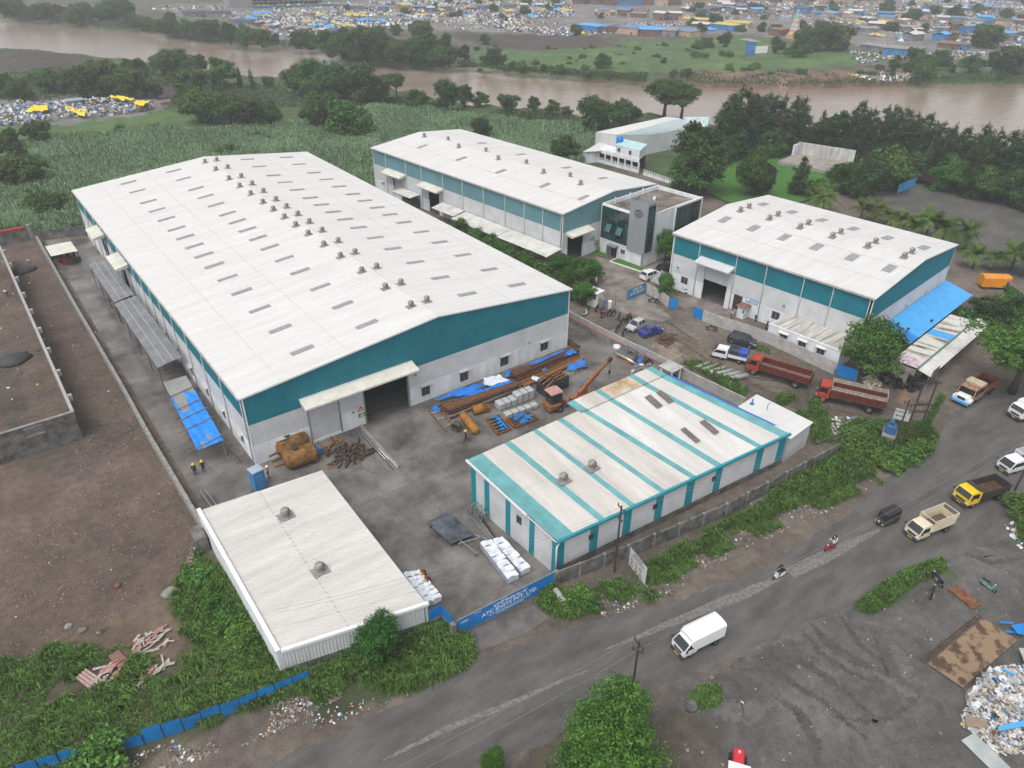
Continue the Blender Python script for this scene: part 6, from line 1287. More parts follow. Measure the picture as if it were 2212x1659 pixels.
# rough scrub under the riverside trees
scr = []
for poly, n, hm, sz, z0 in ((cc(c00, [(0,480),(600,420),(960,430),(1500,540),(1900,540),(2212,620),(2212,700),(1800,700),(1200,620),(600,640),(0,680)]), 9000, 2.2, .8, 0),(cc(c10, [(0,620),(420,640),(760,710),(1500,760),(1650,850),(1500,800),(900,760),(300,690),(0,690)]), 5000, 1.6, .7, 0),
 (cc(c10, [(0,392),(700,440),(850,432),(1100,465),(1980,525),(1980,490),(1100,440),(700,410),(0,360)], .8), 7000, 2.6, .9, .8),(cc(c20, [(60,545),(700,560),(1500,530),(2212,530),(2212,430),(1500,420),(700,470),(0,480)], .8), 6000, 1.8, .9, .8),(cc(c00, [(0,120),(900,190),(1200,250),(2070,330),(2070,290),(1200,210),(900,150),(0,80)], .8), 7000, 2.8, 1.0, .8),
 (cc(c20, [(200,1020),(740,980),(1500,1130),(2212,1360),(2212,1240),(1500,1010),(740,900),(200,960)]), 9000, 2.5, .7, 0)):
 p = scatter(poly, n, 100+len(scr), thr=.3, ns=9.); r = np.random.default_rng(n); z = z0+r.uniform(0,1,len(p))*hm*vnoise(p[:,0],p[:,1],5.,4); nr = r.normal(size=(len(p),3))*.6; nr[:,2] += .7; scr.append(leaves(np.column_stack([p, z]), nr, sz, .6, r))
stuff('riverside_scrub', np.concatenate(scr), m_lfA, 'dense low scrub along the river banks and under the trees', 'scrub')
# ================================================================== vehicles  (local frame: x forwards, y left, z up)
def wheel_meshes(r, w, key):
 b = MB(); b.lathe([(r*.62,-w/2),(r*.92,-w/2),(r,-w*.35),(r,w*.35),(r*.92,w/2),(r*.62,w/2),(r*.6,0)], axis=(0,1,0), n=20, cap=False); ty = b.mesh('tyre', m_black, True)
 b = MB(); b.lathe([(r*.64,-w*.3),(r*.5,-w*.42),(r*.2,-w*.46),(.02,-w*.46)], axis=(0,1,0), n=14); b.lathe([(r*.64,w*.3),(r*.5,w*.42),(r*.2,w*.46),(.02,w*.46)], axis=(0,1,0), n=14); rm = b.mesh('rim', mat('dusty_rim', (.22,.21,.20), .6, .3, 5., metal=.3))
 return ty, rm
WH = {}
def wheel(parent, x, y, r, w):
 k = (round(r,2), round(w,2)); WH.setdefault(k, wheel_meshes(r, w, k)); o = inst(WH[k][0], 'wheel', parent, (x,y,r)); inst(WH[k][1], 'rim', o); return o
def wheels(parent, xs, tr, r, w):
 for x in xs:
  for s in (-1, 1): wheel(parent, x, s*tr, r, w)
def lamp(parent, name, x, y, z, sx, sy, sz, m):
 b = MB(); b.bev(-sx/2,sx/2,-sy/2,sy/2,-sz/2,sz/2,min(sx,sy,sz)*.2); o = b.build(name, m, parent); o.location = (x,y,z); return o
m_head = mat('headlight_glass', (.55,.56,.56), .15, .1, 2., spec=.8); m_tail = mat('tail_light_red', (.35,.02,.02), .3, .1, 2.); m_plateY = mat('yellow_number_plate', (.75,.50,.03), .5, .05, 2.); m_plateW = mat('white_number_plate', (.7,.7,.7), .5, .05, 2.)
def plate(parent, x, z, m, side=1):
 b = MB(); b.box(x,x+.02*side,-.26,.26,z-.06,z+.06) if side > 0 else b.box(x-.02,x,-.26,.26,z-.06,z+.06); o = b.build('number_plate', m, parent)
 b = MB(); xx = x+.022*side
 for k in range(7): b.add([(xx,-.2+.06*k,z-.03),(xx,-.165+.06*k,z-.03),(xx,-.165+.06*k,z+.03),(xx,-.2+.06*k,z+.03)], [(0,1,2,3)])
 b.build('digits', m_dark, o)
def car(name, label, cat, loc, rz, paint, L=4.0, Wd=1.7, H=1.5, kind='hatch'):
 t = thing(name, label, cat, loc, rz); h = Wd/2; f = L/2
 if kind == 'hatch': st = [(f,.72,.32,.52,.56,.62),(f-.12,.80,.25,.68,.74,.68),(f-.85,.84,.22,.86,.94,.72),(f-1.45,.85,.22,.92,H-.06,.60),(f-2.1,.85,.22,.93,H,.60),(-f+.75,.85,.22,.95,H-.05,.58),(-f+.12,.82,.25,.95,1.0,.66),(-f,.76,.34,.62,.66,.66)]
 elif kind == 'sedan': st = [(f,.70,.32,.50,.54,.62),(f-.14,.80,.24,.64,.70,.68),(f-1.05,.84,.20,.82,.90,.72),(f-1.75,.85,.20,.88,H-.06,.58),(f-2.4,.85,.20,.89,H,.58),(-f+1.15,.85,.20,.92,H-.08,.56),(-f+.55,.83,.22,.93,1.02,.64),(-f+.06,.80,.26,.86,.92,.66),(-f,.76,.34,.60,.64,.66)]
 else: st = [(f,.74,.40,.66,.72,.66),(f-.12,.82,.30,.85,.92,.72),(f-.95,.86,.28,1.02,1.08,.76),(f-1.5,.87,.28,1.06,H-.06,.66),(f-2.3,.87,.28,1.07,H,.66),(-f+.4,.87,.28,1.08,H-.04,.64),(-f+.06,.84,.30,1.06,1.12,.70),(-f,.80,.40,.75,.80,.70)]
 st = [(x, a*h/.85, zb, zm, zt, rw*h/.85) for x, a, zb, zm, zt, rw in st]
 def ring(s): x, a, zb, zm, zt, rw = s; return [(x,-a*.94,zb),(x,-a,(zb+zm)/2),(x,-a*.97,zm),(x,-rw,zt),(x,rw,zt),(x,a*.97,zm),(x,a,(zb+zm)/2),(x,a*.94,zb)]
 b = MB(); gl_ = MB(); rs = [ring(s) for s in st]; n = len(rs)
 cab = [i for i in range(n) if st[i][4]-st[i][3] > .25]; c0_, c1_ = cab[0], cab[-1]
 for i in range(n-1):
  for j in range(8):
   q = [rs[i][j], rs[i][(j+1)%8], rs[i+1][(j+1)%8], rs[i+1][j]]
   glass = (j in (2, 4) and c0_-1 <= i <= c1_) or (j == 3 and i in (c0_-1, c1_))
   (gl_ if glass else b).poly(q)
 b.poly(rs[0][::-1]); b.poly(rs[-1]); b.build('body', paint, t); gl_.build('windows', m_glasscar, t)
 b = MB()
 for i in range(c0_, c1_+1):
  for s in (2, 5):
   o3 = 3 if s == 2 else 4; b.bar(V(*rs[i][s])*1.001, V(*rs[i][o3])*1.001, .07, .05)
 for s, o3 in ((2,3),(5,4)): b.bar(rs[c0_-1][s], rs[c0_][o3], .07, .05); b.bar(rs[c1_+1][s], rs[c1_][o3], .09, .05)
 b.build('pillars', paint, t)
 r = .30 if kind != 'suv' else .35; wheels(t, (f-.75, -f+.75), h-.09, r, .2)
 for s in (-1, 1):
  lamp(t, 'headlight', f-.1, s*(h-.28), .62 if kind != 'suv' else .78, .22, .36, .16, m_head); lamp(t, 'tail_light', -f+.06, s*(h-.2), .8 if kind != 'suv' else .95, .12, .22, .22, m_tail); lamp(t, 'mirror', f-1.35, s*(h+.08), .98 if kind != 'suv' else 1.12, .1, .18, .13, paint)
 b = MB(); b.box(f-.05,f+.04,-h*.7,h*.7,.36,.50); b.build('bumper', m_dark, t); plate(t, f+.045, .43, m_plateW); return t
def cab_box(b, gl_, x0, x1, w, zb, zw, zt, slant=.25, rear=0.06, nose=0.):
 """upright lorry cab: windscreen on the slanted front, side windows"""
 h = w/2; hr = h-.08
 A = [(x1,-h,zb),(x1,h,zb),(x1+nose,h,zw),(x1+nose,-h,zw)]
 b.poly(A); b.poly([(x0,-h,zb),(x0,-h,zt),(x0,h,zt),(x0,h,zb)][::-1]); F = [(x1+nose,-h,zw),(x1+nose,h,zw),(x1+nose-slant,hr,zt-.12),(x1+nose-slant,-hr,zt-.12)]; b.poly(F)
 gl_.prism([tuple(V(*p).lerp(sum((V(*k) for k in F), V(0,0,0))/4, .1)+V(.012,0,.012)) for p in F], (.02,0,.01))
 b.poly([(x1+nose-slant,-hr,zt-.12),(x1+nose-slant,hr,zt-.12),(x1+nose-slant-.15,hr-.05,zt),(x1+nose-slant-.15,-hr+.05,zt)]); b.poly([(x1+nose-slant-.15,-hr+.05,zt),(x1+nose-slant-.15,hr-.05,zt),(x0,hr-.05,zt),(x0,-hr+.05,zt)])
 for s in (-1, 1):
  b.poly([(x0,s*h,zb),(x1,s*h,zb),(x1+nose,s*h,zw),(x0,s*h,zw)]); b.poly([(x0,s*h,zw),(x1+nose,s*h,zw),(x1+nose-slant,s*hr,zt-.12),(x1+nose-slant-.15,s*(hr-.05),zt),(x0,s*(hr-.05),zt)])
  q = [(x0+.25,s*(h-.003),zw+.04),(x1+nose-.12,s*(h-.003),zw+.04),(x1+nose-slant-.06,s*(hr+.012),zt-.22),(x0+.25,s*(hr-.005),zt-.22)]; gl_.prism(q, (0,s*.02,0))
 b.poly([(x0,-h,zb),(x0,h,zb),(x1,h,zb),(x1,-h,zb)])
def truck(name, label, loc, rz, L, w, cabm, bodym, cablen=1.7, cabz=(.75,1.55,2.5), bed=(1.15,2.3), wr=.45, style='open', railm=None, group=None, cat='truck', platem=None, rails=3, axles=None, noseslant=.25, sidegap=True, inside=None):
 t = thing(name, label, cat, loc, rz, group); f = L/2; zb, zw, zt = cabz; x1 = f; x0 = f-cablen
 b, gl_ = MB(), MB(); cab_box(b, gl_, x0, x1-.08, w*.96, zb, zw, zt, noseslant); cb = b.build('cab', cabm, t); gl_.build('windows', m_glasscar, t)
 b = MB(); b.bev(x1-.12,x1+.05,-w*.48,w*.48,zb-.28,zb+.02,.04); b.build('bumper', m_dark, t)
 b = MB(); b.box(x1-.07,x1-.055,-w*.30,w*.30,zb+.12,zb+.4); b.build('grille', m_dark, t)
 for s in (-1, 1):
  lamp(t, 'headlight', x1-.05, s*w*.36, zb+.22, .1, .3, .2, m_head); lamp(t, 'mirror', x1-.15, s*(w*.5+.14), zw+.3, .1, .16, .3, m_dark)
  b = MB(); b.box(x0+.2,x1-.3,s*w*.48-.012*(s<0),s*w*.48+.012*(s>0),zb+.06,zw-.02); d = b.build('door', cabm, t); b = MB(); b.box(x0+.3,x0+.45,s*(w*.48+.02)-.015,s*(w*.48+.02)+.015,zw-.14,zw-.1); b.build('handle', m_dark, d)
 plate(t, x1+.06, zb-.14, platem or m_plateY)
 b = MB()
 for s in (-1, 1): b.box(-f+.1,x0+.5,s*w*.22-.06,s*w*.22+.06,.55,.8)
 for k in range(4): b.box(-f+.4+(x0+f-.8)*k/3-.05,-f+.4+(x0+f-.8)*k/3+.05,-w*.45,w*.45,.8,bed[0]-.06)
 b.build('chassis', m_dark, t)
 z0, z1 = bed; a, q = -f, x0-.12; h = w/2
 if style == 'box':
  b = MB(); nseg = 10
  prof = [(-h,z0),(-h,z1-.25),(-h*.8,z1-.07),(0,z1),(h*.8,z1-.07),(h,z1-.25),(h,z0)]
  b.loft([[(a,y,z) for y, z in prof], [(q+.4,y,z) for y, z in prof], [(q+.75,y*.93,z if z < z0+.1 else z0+(z-z0)*.86) for y, z in prof]], 0); b.build('box_body', bodym, t)
  for s in (-1, 1):
   for k in range(16): b = MB(); x = a+.1+(q+.35-a-.2)*k/15; b.box(x-.02,x+.02,s*(h+.012)-.012,s*(h+.012)+.012,z0+.1,z1-.28); b.build('rib', bodym, t)
 else:
  b = MB(); b.box(a,q,-h,h,z0-.05,z0+.02); b.build('bed_floor', inside or m_wood, t)
  for s in (-1, 1):
   b = MB(); b.corr((a,s*(h-.03),0), (1,0,0), q-a, (0,0,1), z0, z1, (0,s,0), .32, .05); b.box(a,q,s*(h-.04)-.025,s*(h-.04)+.025,z0+.03,z1-.02); b.build('side_board', bodym, t)
  b = MB(); b.corr((q,-h+.05,0), (0,1,0), w-.1, (0,0,1), z0, z1+(.35 if style == 'dump' else .1), (1,0,0), .3, .04); b.build('head_board', bodym, t)
  b = MB(); b.corr((a,-h+.05,0), (0,1,0), w-.1, (0,0,1), z0, z1, (-1,0,0), .3, .04); b.build('tail_board', bodym, t)
  if style == 'open' and railm:
   for s in (-1, 1):
    for k in range(rails): b = MB(); z = z1+.14+.2*k; b.box(a,q,s*(h-.02)-.025,s*(h-.02)+.025,z-.035,z+.035); b.build('rail', railm, t)
    n = max(3, int((q-a)/.9))
    for k in range(n+1): b = MB(); x = a+(q-a)*k/n; b.bar((x,s*(h+.01),z1-.05),(x,s*(h+.01),z1+.2*rails),.05); b.build('stake', railm, t)
   for x in (a, q):
    b = MB(); b.bar((x,-h,z1+.2*rails-.06),(x,h,z1+.2*rails-.06),.06); b.build('rail', railm, t)
  if style == 'dump':
   b = MB(); b.box(a,q,-h-.04,-h+.04,z1,z1+.08); b.box(a,q,h-.04,h+.04,z1,z1+.08); b.build('top_rail', bodym, t); b = MB(); b.box(q-.1,x0+.35,-h*.95,h*.95,z1+.3,z1+.36); b.build('cab_guard', bodym, t)
 ax = axles or (f-cablen*.62, -f+L*.2)
 for k, x in enumerate(ax):
  for s in (-1, 1): wheel(t, x, s*(w/2-.18), wr, .26 if k == 0 else .42)
 for s in (-1, 1):
  lamp(t, 'tail_light', -f-.02, s*w*.38, z0-.2, .06, .3, .14, m_tail)
  b = MB(); b.box(-f+L*.12,-f+L*.28,s*(w/2-.35),s*(w/2-.05)+(.2 if s > 0 else -.2)*0,wr*2+.06,wr*2+.1); b.build('mudguard', m_dark, t)
 return t
def heading(fn, fx, fy, rx, ry):
 a, b2 = fn(fx, fy), fn(rx, ry); m = (a+b2)/2; return (m.x, m.y, 0.03), math.atan2(a.y-b2.y, a.x-b2.x)
m_wpaint = mat('white_vehicle_paint', (.72,.73,.74), .3, .04, 1., coat=.3); m_cream_v = mat('cream_vehicle_paint', (.66,.58,.42), .4, .08, 1.5)
RD = math.atan2((c22(0,690)-c22(1280,115)).y, (c22(0,690)-c22(1280,115)).x)      # direction of traffic towards lower left
p = g(1505,1392); truck('delivery_van', 'white delivery van with rounded box body driving on the road', (p.x,p.y,.03), RD+.02, 4.6, 1.75, m_wpaint, mat('white_box_body', (.78,.79,.80), .35, .04, 1.), 1.5, (.42,1.05,1.75), (.72,2.35), .30, 'box', cat='van', noseslant=.6)
p = g(2003,1148); truck('stake_truck', 'cream light truck with slatted wooden sides on the road', (p.x,p.y,.03), RD-.05, 5.3, 1.8, m_cream_v, m_cream_v, 1.75, (.45,1.1,1.85), (.85,1.75), .34, 'open', m_cream_v, rails=3, noseslant=.55, inside=mat('brown_bed_floor', (.12,.08,.06), .8, .2, 2.))
p = g(2112,1078); truck('dump_truck', 'dump truck with bright yellow cab and dark empty bed', (p.x,p.y,.03), RD-.12, 6.0, 2.1, m_yellow, mat('dark_dump_steel', (.045,.04,.036), .8, .3, 2.), 1.7, (.65,1.35,2.15), (1.05,1.95), .42, 'dump', inside=m_rustdk, noseslant=.3)
p = g(2198,1010); truck('pickup_truck', 'white pickup with open railed bed at the right edge of the road', (p.x,p.y,.03), RD-.12, 5.4, 1.8, m_wpaint, m_wpaint, 2.4, (.45,1.05,1.75), (.75,1.35), .36, 'open', m_wpaint, rails=4, noseslant=.7, cat='pickup')
p = g(2222,897); truck('box_truck', 'white covered truck cut off by the right edge of the picture', (p.x,p.y,.03), RD-.1, 6.0, 2.1, m_white, m_wpaint, 1.7, (.65,1.35,2.1), (1.05,2.6), .42, 'box')
loc, rz = heading(c21, 1800, 960, 1985, 850);
t = truck('dump_truck', 'parked dump truck with painted white nose and orange sides under the big tree', loc, rz, 6.8, 2.3, mat('decorated_orange_cab', (.33,.11,.05), .6, .5, 3., col2=(.45,.33,.22)), mat('orange_brown_board', (.25,.075,.035), .7, .3, 2.), 2.9, (.7,1.5,2.4), (1.15,2.0), .48, 'dump', inside=m_dark, noseslant=.2)
b = MB(); b.bev(3.2,4.3,-.85,.85,.75,1.5,.12); bn = b.build('bonnet', m_wpaint, t); b = MB(); b.bev(4.2,4.45,-1.1,1.1,.5,.85,.06); b.build('bumper', m_skyblue, t)
b = MB(); b.box(4.3,4.33,-.5,.5,.95,1.35); b.build('grille', m_dark, t)
for s in (-1,1): b = MB(); b.bev(3.3,4.2,s*.95-.25,s*.95+.25,.7,1.15,.08); b.build('wing', m_wpaint, t)
b = MB(); b.bev(.6,1.9,-1.1,1.1,2.42,2.75,.05); b.build('headboard', mat('cream_headboard', (.5,.42,.3), .6, .5, 5.), t)
loc, rz = heading(c21, 440, 745, 800, 855)
truck('cargo_truck', 'red lorry with empty maroon bed, nearer the white covered pickup', loc, rz, 8.6, 2.3, m_redcab, m_redtruck, 1.6, (.8,1.6,2.55), (1.25,2.15), .5, 'open', m_wood, rails=2, cat='truck', inside=mat('dusty_bed_boards', (.17,.12,.085), .9, .25, 2.))
loc, rz = heading(c21, 880, 920, 1270, 1010)
truck('cargo_truck', 'red lorry with pale railings round its maroon bed, at the road junction', loc, rz, 8.4, 2.3, m_redcab, m_redtruck, 1.6, (.8,1.6,2.55), (1.25,2.25), .5, 'open', mat('pale_rail_paint', (.45,.40,.34), .7, .2, 2.), rails=3, inside=MATS['dusty_bed_boards'])
loc, rz = heading(c21, 195, 645, 410, 695)
t = truck('covered_pickup', 'white pickup with blue tarpaulin cover behind the first red lorry', loc, rz, 5.0, 1.75, m_wpaint, m_wpaint, 2.2, (.45,1.05,1.75), (.75,1.35), .36, 'open', None, rails=0, noseslant=.5, cat='pickup')
b = MB(); q = [(-2.5,z) for z in ()]; prof = [(-.9,1.3),(-.88,1.95),(-.6,2.15),(.6,2.15),(.88,1.95),(.9,1.3)]; b.loft([[(-2.52,y,z) for y, z in prof], [(-1.3,y,z-.05) for y, z in prof]], 0); b.build('tarpaulin', mat('dark_blue_tarp', (.03,.075,.34), .6, .15, 2.), t)
b = MB(); b.loft([[(-1.29,y,z-.03) for y, z in prof], [(.1,y,z+.03) for y, z in prof]], 0); b.build('tarpaulin', mat('navy_tarp', (.035,.035,.06), .6, .2, 2.), t)
loc, rz = heading(c20, 1675, 1235, 1510, 1165)
truck('cargo_truck', 'red and blue parked lorry by the casuarina row on the dark ground', loc, rz, 7.8, 2.3, mat('red_blue_cab', (.28,.03,.03), .5, .2, 2.), mat('red_blue_board', (.06,.08,.16), .6, .5, 1.2, col2=(.30,.05,.04)), 1.8, (.8,1.6,2.6), (1.25,2.2), .5, 'open', m_redtruck, rails=1)
# cars
loc, rz = heading(c11, 1870, 490, 1955, 450); car('hatchback_car', 'silver hatchback parked next to the blue car near the motorbikes', 'car', loc, rz, mat('silver_paint', (.42,.44,.46), .3, .05, 1., coat=.4), 3.75, 1.65, 1.5)
loc, rz = heading(c11, 2055, 490, 1950, 525); car('sedan_car', 'dark blue car parked by the rubble near the motorbikes', 'car', loc, rz, mat('blue_car_paint', (.02,.045,.26), .3, .1, 1., coat=.5), 4.0, 1.7, 1.48, 'sedan')
loc, rz = heading(kOf, 1105, 1030, 975, 1075); car('hatchback_car', 'white car parked beside the lawn strip of the glass office', 'car', loc, rz, m_wpaint, 4.1, 1.75, 1.62, 'suv')
loc, rz = heading(kOf, 1215, 975, 1135, 1000); car('hatchback_car', 'dark car half hidden behind the tree near the white car', 'car', loc, rz, mat('black_car_paint', (.02,.022,.026), .25, .1, 1., coat=.4), 3.9, 1.7, 1.5)
loc, rz = heading(c21, 445, 590, 325, 555); car('suv_car', 'dark grey car parked along the precast wall behind the white pickup', 'car', loc, rz, mat('dark_grey_paint', (.035,.038,.045), .25, .1, 1., coat=.4), 4.3, 1.8, 1.65, 'suv')
# orange van body, lone
p = c21(2000,205); t = thing('van_body', 'orange rounded van body standing alone at the edge of the dark ground', 'van', (p.x,p.y,0), R_(-42))
b = MB(); prof = [(-1.0,.5),(-1.0,2.1),(-.8,2.35),(0,2.45),(.8,2.35),(1.0,2.1),(1.0,.5)]; b.loft([[(-2.2,y,z) for y, z in prof],[(1.4,y,z) for y, z in prof],[(1.75,y*.95,.5+(z-.5)*.92) for y, z in prof]]); b.build('body', mat('orange_van_paint', (.68,.26,.02), .4, .08, 1.), t)
b = MB(); b.bev(1.3,2.6,-.9,.9,1.75,2.4,.2); b.build('cab_roof', MATS['orange_van_paint'], t); b = MB(); b.bev(1.4,2.5,-.85,.85,.45,1.1,.1); b.build('cab_floor', m_dark, t); wheels(t, (-1.3, 1.9), .85, .3, .2)
# ---- auto-rickshaw
p = c22(1312,70); t = thing('auto_rickshaw', 'black three-wheeled auto-rickshaw with dark canopy on the road', 'auto-rickshaw', (p.x,p.y,.03), RD)
b = MB(); h = .62; b.loft([[(-1.25,-h,.35),(-1.25,h,.35),(-1.25,h,.9),(-1.25,-h,.9)],[(.5,-h,.3),(.5,h,.3),(.5,h,.8),(.5,-h,.8)],[(1.0,-.45,.32),(1.0,.45,.32),(1.0,.42,.85),(1.0,-.42,.85)],[(1.25,-.3,.4),(1.25,.3,.4),(1.2,.28,.8),(1.2,-.28,.8)]]); b.build('body', m_dark, t)
b = MB(); prof = [(-h,1.55),(-h*.85,1.7),(0,1.78),(h*.85,1.7),(h,1.55)]; b.loft([[(-1.3,y,z) for y, z in prof],[(.5,y,z) for y, z in prof],[(.85,y*.9,z-.12) for y, z in prof]], cap=True); b.build('canopy', mat('black_canvas', (.025,.026,.03), .7, .2, 3.), t)
b = MB(); b.poly([(.98,-.45,.86),(.98,.45,.86),(.84,.5,1.5),(.84,-.5,1.5)]); b.build('windscreen', m_glasscar, t)
b = MB()
for s in (-1,1):
 for x in (-1.2,-.3,.6): b.bar((x,s*h,.8),(x,s*h,1.58),.05)
b.box(-1.28,-1.24,-h,h,.9,1.55); b.build('frame', m_dark, t)
b = MB(); b.bar((1.1,-.5,.45),(1.1,.5,.45),.07,.12); b.bar((1.15,-.3,.62),(1.15,.3,.62),.05,.1); b.build('front_bar', m_yellow, t); lamp(t, 'headlight', 1.25, 0, .72, .1, .18, .18, m_head)
wheels(t, (-.85,), .52, .23, .14); wheel(t, 1.0, 0, .23, .12)
# ---- motorbikes and scooters (shared meshes, coloured tanks)
def bike_proto(tank, label):
 t = thing('motorbike', label, 'motorbike');
 for x in (-.62, .64): wheel(t, x, 0, .29, .11)
 b = MB(); b.tube([(.64,.07,.3),(.42,.07,.95)], .025, 6); b.tube([(.64,-.07,.3),(.42,-.07,.95)], .025, 6); b.bar((.42,0,.9),(-.05,0,.62),.07); b.bar((-.05,0,.62),(-.62,0,.3),.08); b.bar((.3,0,.45),(-.25,0,.35),.09,.1); b.build('frame', m_dark, t)
 b = MB(); b.bev(-.18,.25,-.13,.13,.33,.58,.04); b.build('engine', m_steel, t)
 b = MB(); b.loft([[(-.08,-.1,.68),(-.08,.1,.68),(-.08,.08,.82),(-.08,-.08,.82)],[(.15,-.15,.66),(.15,.15,.66),(.15,.12,.9),(.15,-.12,.9)],[(.36,-.09,.72),(.36,.09,.72),(.36,.07,.86),(.36,-.07,.86)]]); b.build('fuel_tank', tank, t)
 b = MB(); b.loft([[(-.78,-.09,.76),(-.78,.09,.76),(-.78,.08,.84),(-.78,-.08,.84)],[(-.4,-.14,.70),(-.4,.14,.70),(-.4,.12,.8),(-.4,-.12,.8)],[(-.06,-.1,.68),(-.06,.1,.68),(-.06,.09,.78),(-.06,-.09,.78)]]); b.build('seat', m_black, t)
 b = MB(); b.tube([(.4,-.34,1.0),(.44,0,.98),(.4,.34,1.0)], .02, 6); b.build('handlebar', m_dark, t); lamp(t, 'headlight', .55, 0, .86, .1, .16, .16, m_head)
 b = MB(); b.tube([(.1,-.16,.35),(-.3,-.18,.3),(-.75,-.18,.36)], .045, 7); b.build('exhaust', m_galv, t)
 b = MB(); b.box(.45,.85,-.06,.06,.60,.63); b.box(-.88,-.5,-.07,.07,.62,.65); b.build('mudguard', tank, t); return t
def scooter_proto(col, label):
 t = thing('scooter', label, 'scooter')
 for x in (-.5, .6): wheel(t, x, 0, .21, .1)
 b = MB(); b.loft([[(-.8,-.1,.55),(-.8,.1,.55),(-.8,.08,.7),(-.8,-.08,.7)],[(-.5,-.2,.32),(-.5,.2,.32),(-.5,.15,.74),(-.5,-.15,.74)],[(-.05,-.17,.25),(-.05,.17,.25),(-.05,.14,.68),(-.05,-.14,.68)]]); b.build('rear_body', col, t)
 b = MB(); b.box(-.1,.42,-.16,.16,.22,.28); b.loft([[(.4,-.22,.26),(.4,.22,.26),(.46,.2,.26),(.46,-.2,.26)],[(.34,-.2,.8),(.34,.2,.8),(.42,.16,.8),(.42,-.16,.8)]]); b.bar((.48,0,.5),(.6,0,.22),.1); b.build('leg_shield', col, t)
 b = MB(); b.bev(-.75,-.02,-.14,.14,.70,.80,.03); b.build('seat', m_black, t); b = MB(); b.tube([(.3,-.33,.98),(.36,0,.94),(.3,.33,.98)], .025, 6); b.bar((.38,0,.78),(.36,0,.95),.06); b.build('handlebar', m_dark, t); lamp(t, 'headlight', .45, 0, .86, .1, .18, .14, m_head); return t
RB = []
def bikes(proto_, rows):
 first = True
 for (P, rz, label) in rows:
  if first: proto_.location = (P.x, P.y, .02); proto_.rotation_euler = (0,0,rz); proto_['label'] = label; first = False
  else: dup(proto_, (P.x, P.y, .02), rz, label)
m_bkR = mat('red_tank', (.40,.02,.03), .35, .1, 2.); m_bkB = mat('blue_black_tank', (.02,.025,.05), .35, .1, 2.); m_bkK = mat('black_tank', (.015,.015,.016), .35, .1, 2.); m_sg = mat('sea_green_paint', (.13,.30,.28), .35, .1, 2.)
bikes(bike_proto(m_bkK, ''), [(c11(1600,365), .6, 'black motorbike at the far left of the motorbike park, by the wall'), (c11(1655,355), .5, 'black motorbike next to the white gate pillar'), (c11(1760,385), .35, 'black motorbike behind the red one in the motorbike park'), (c11(1800,408), .6, 'black motorbike standing alone in the middle of the motorbike park'), (c11(1822,440), .35, 'black motorbike nearest the silver hatchback, front one'), (c11(1790,485), .4, 'black motorbike by the weeds along the yard wall'), (c11(1830,510), .5, 'black motorbike nearest the yard wall beside the blue car'), (c21(185,485), 2.2, 'black motorbike parked alone outside the precast wall'), (c21(545,465), .5, 'black motorbike inside the precast wall beside the annex'), (c22(1640,455), 1.1, 'black motorbike leaning behind the other at the grass strip, lower right'), (c22(1610,540), .35, 'black motorbike lying low beside the blue litter, lower right'), (kOf(1065,1270), 2.3, 'black motorbike parked against the curved precast wall')])
bikes(bike_proto(m_bkR, ''), [(c11(1695,395), .4, 'bright red motorbike in the front of the motorbike park'), (c11(1690,360), .45, 'red motorbike in the back row of the motorbike park'), (c11(1860,405), .3, 'dark red motorbike behind the silver hatchback')])
bikes(bike_proto(m_bkB, ''), [(c11(1735,380), .4, 'blue-black motorbike beside the red one in the motorbike park'), (c11(1865,425), .3, 'blue-black motorbike just in front of the silver hatchback'), (c21(470,415), .6, 'blue-black motorbike next to the small pyramid-roofed booth')])
bikes(scooter_proto(m_wpaint, ''), [(c22(620,425), RD, 'white scooter ridden by a person in black on the road'), (c11(1580,385), .4, 'white scooter lying among the motorbikes near the yard wall'), (kOf(1335,1185), 2.3, 'white scooter parked outside the right-hand warehouse')])
bikes(scooter_proto(m_bkR, ''), [(c22(950,245), RD, 'red scooter ridden along the road behind the white one')])
bikes(scooter_proto(m_sg, ''), [(c22(1975,495), R_(265), 'sea-green scooter parked on bare ground, lower right')])
# red vehicle at the bottom edge
p = g(1590,1668); t = thing('tractor', 'red vehicle nose with white canopy cut off by the bottom edge', 'tractor', (p.x,p.y,0), R_(35))
b = MB(); b.bev(-.3,1.3,-.4,.4,.6,1.15,.08); b.build('bonnet', mat('bright_red_paint', (.6,.03,.05), .4, .1, 2.), t); lamp(t, 'headlight', .9, 0, 1.25, .16, .2, .2, m_head); wheels(t, (.9,), .55, .32, .2); wheels(t, (-1.2,), .65, .5, .3)
b = MB(); b.loft([[(-2.0,-.8,1.85),(-2.0,.8,1.85),(-2.0,.8,1.9),(-2.0,-.8,1.9)],[(-.4,-.8,1.75),(-.4,.8,1.75),(-.4,.8,1.8),(-.4,-.8,1.8)]]); b.build('canopy', m_white, t)
for x in (-1.9,-.5):
 for s in (-.7,.7): b = MB(); b.bar((x,s,.7),(x,s,1.76),.05); b.build('post', m_dark, t)
b = MB(); b.bev(-1.9,-.3,-.6,.6,.55,.8,.04); b.build('chassis', m_dark, t)
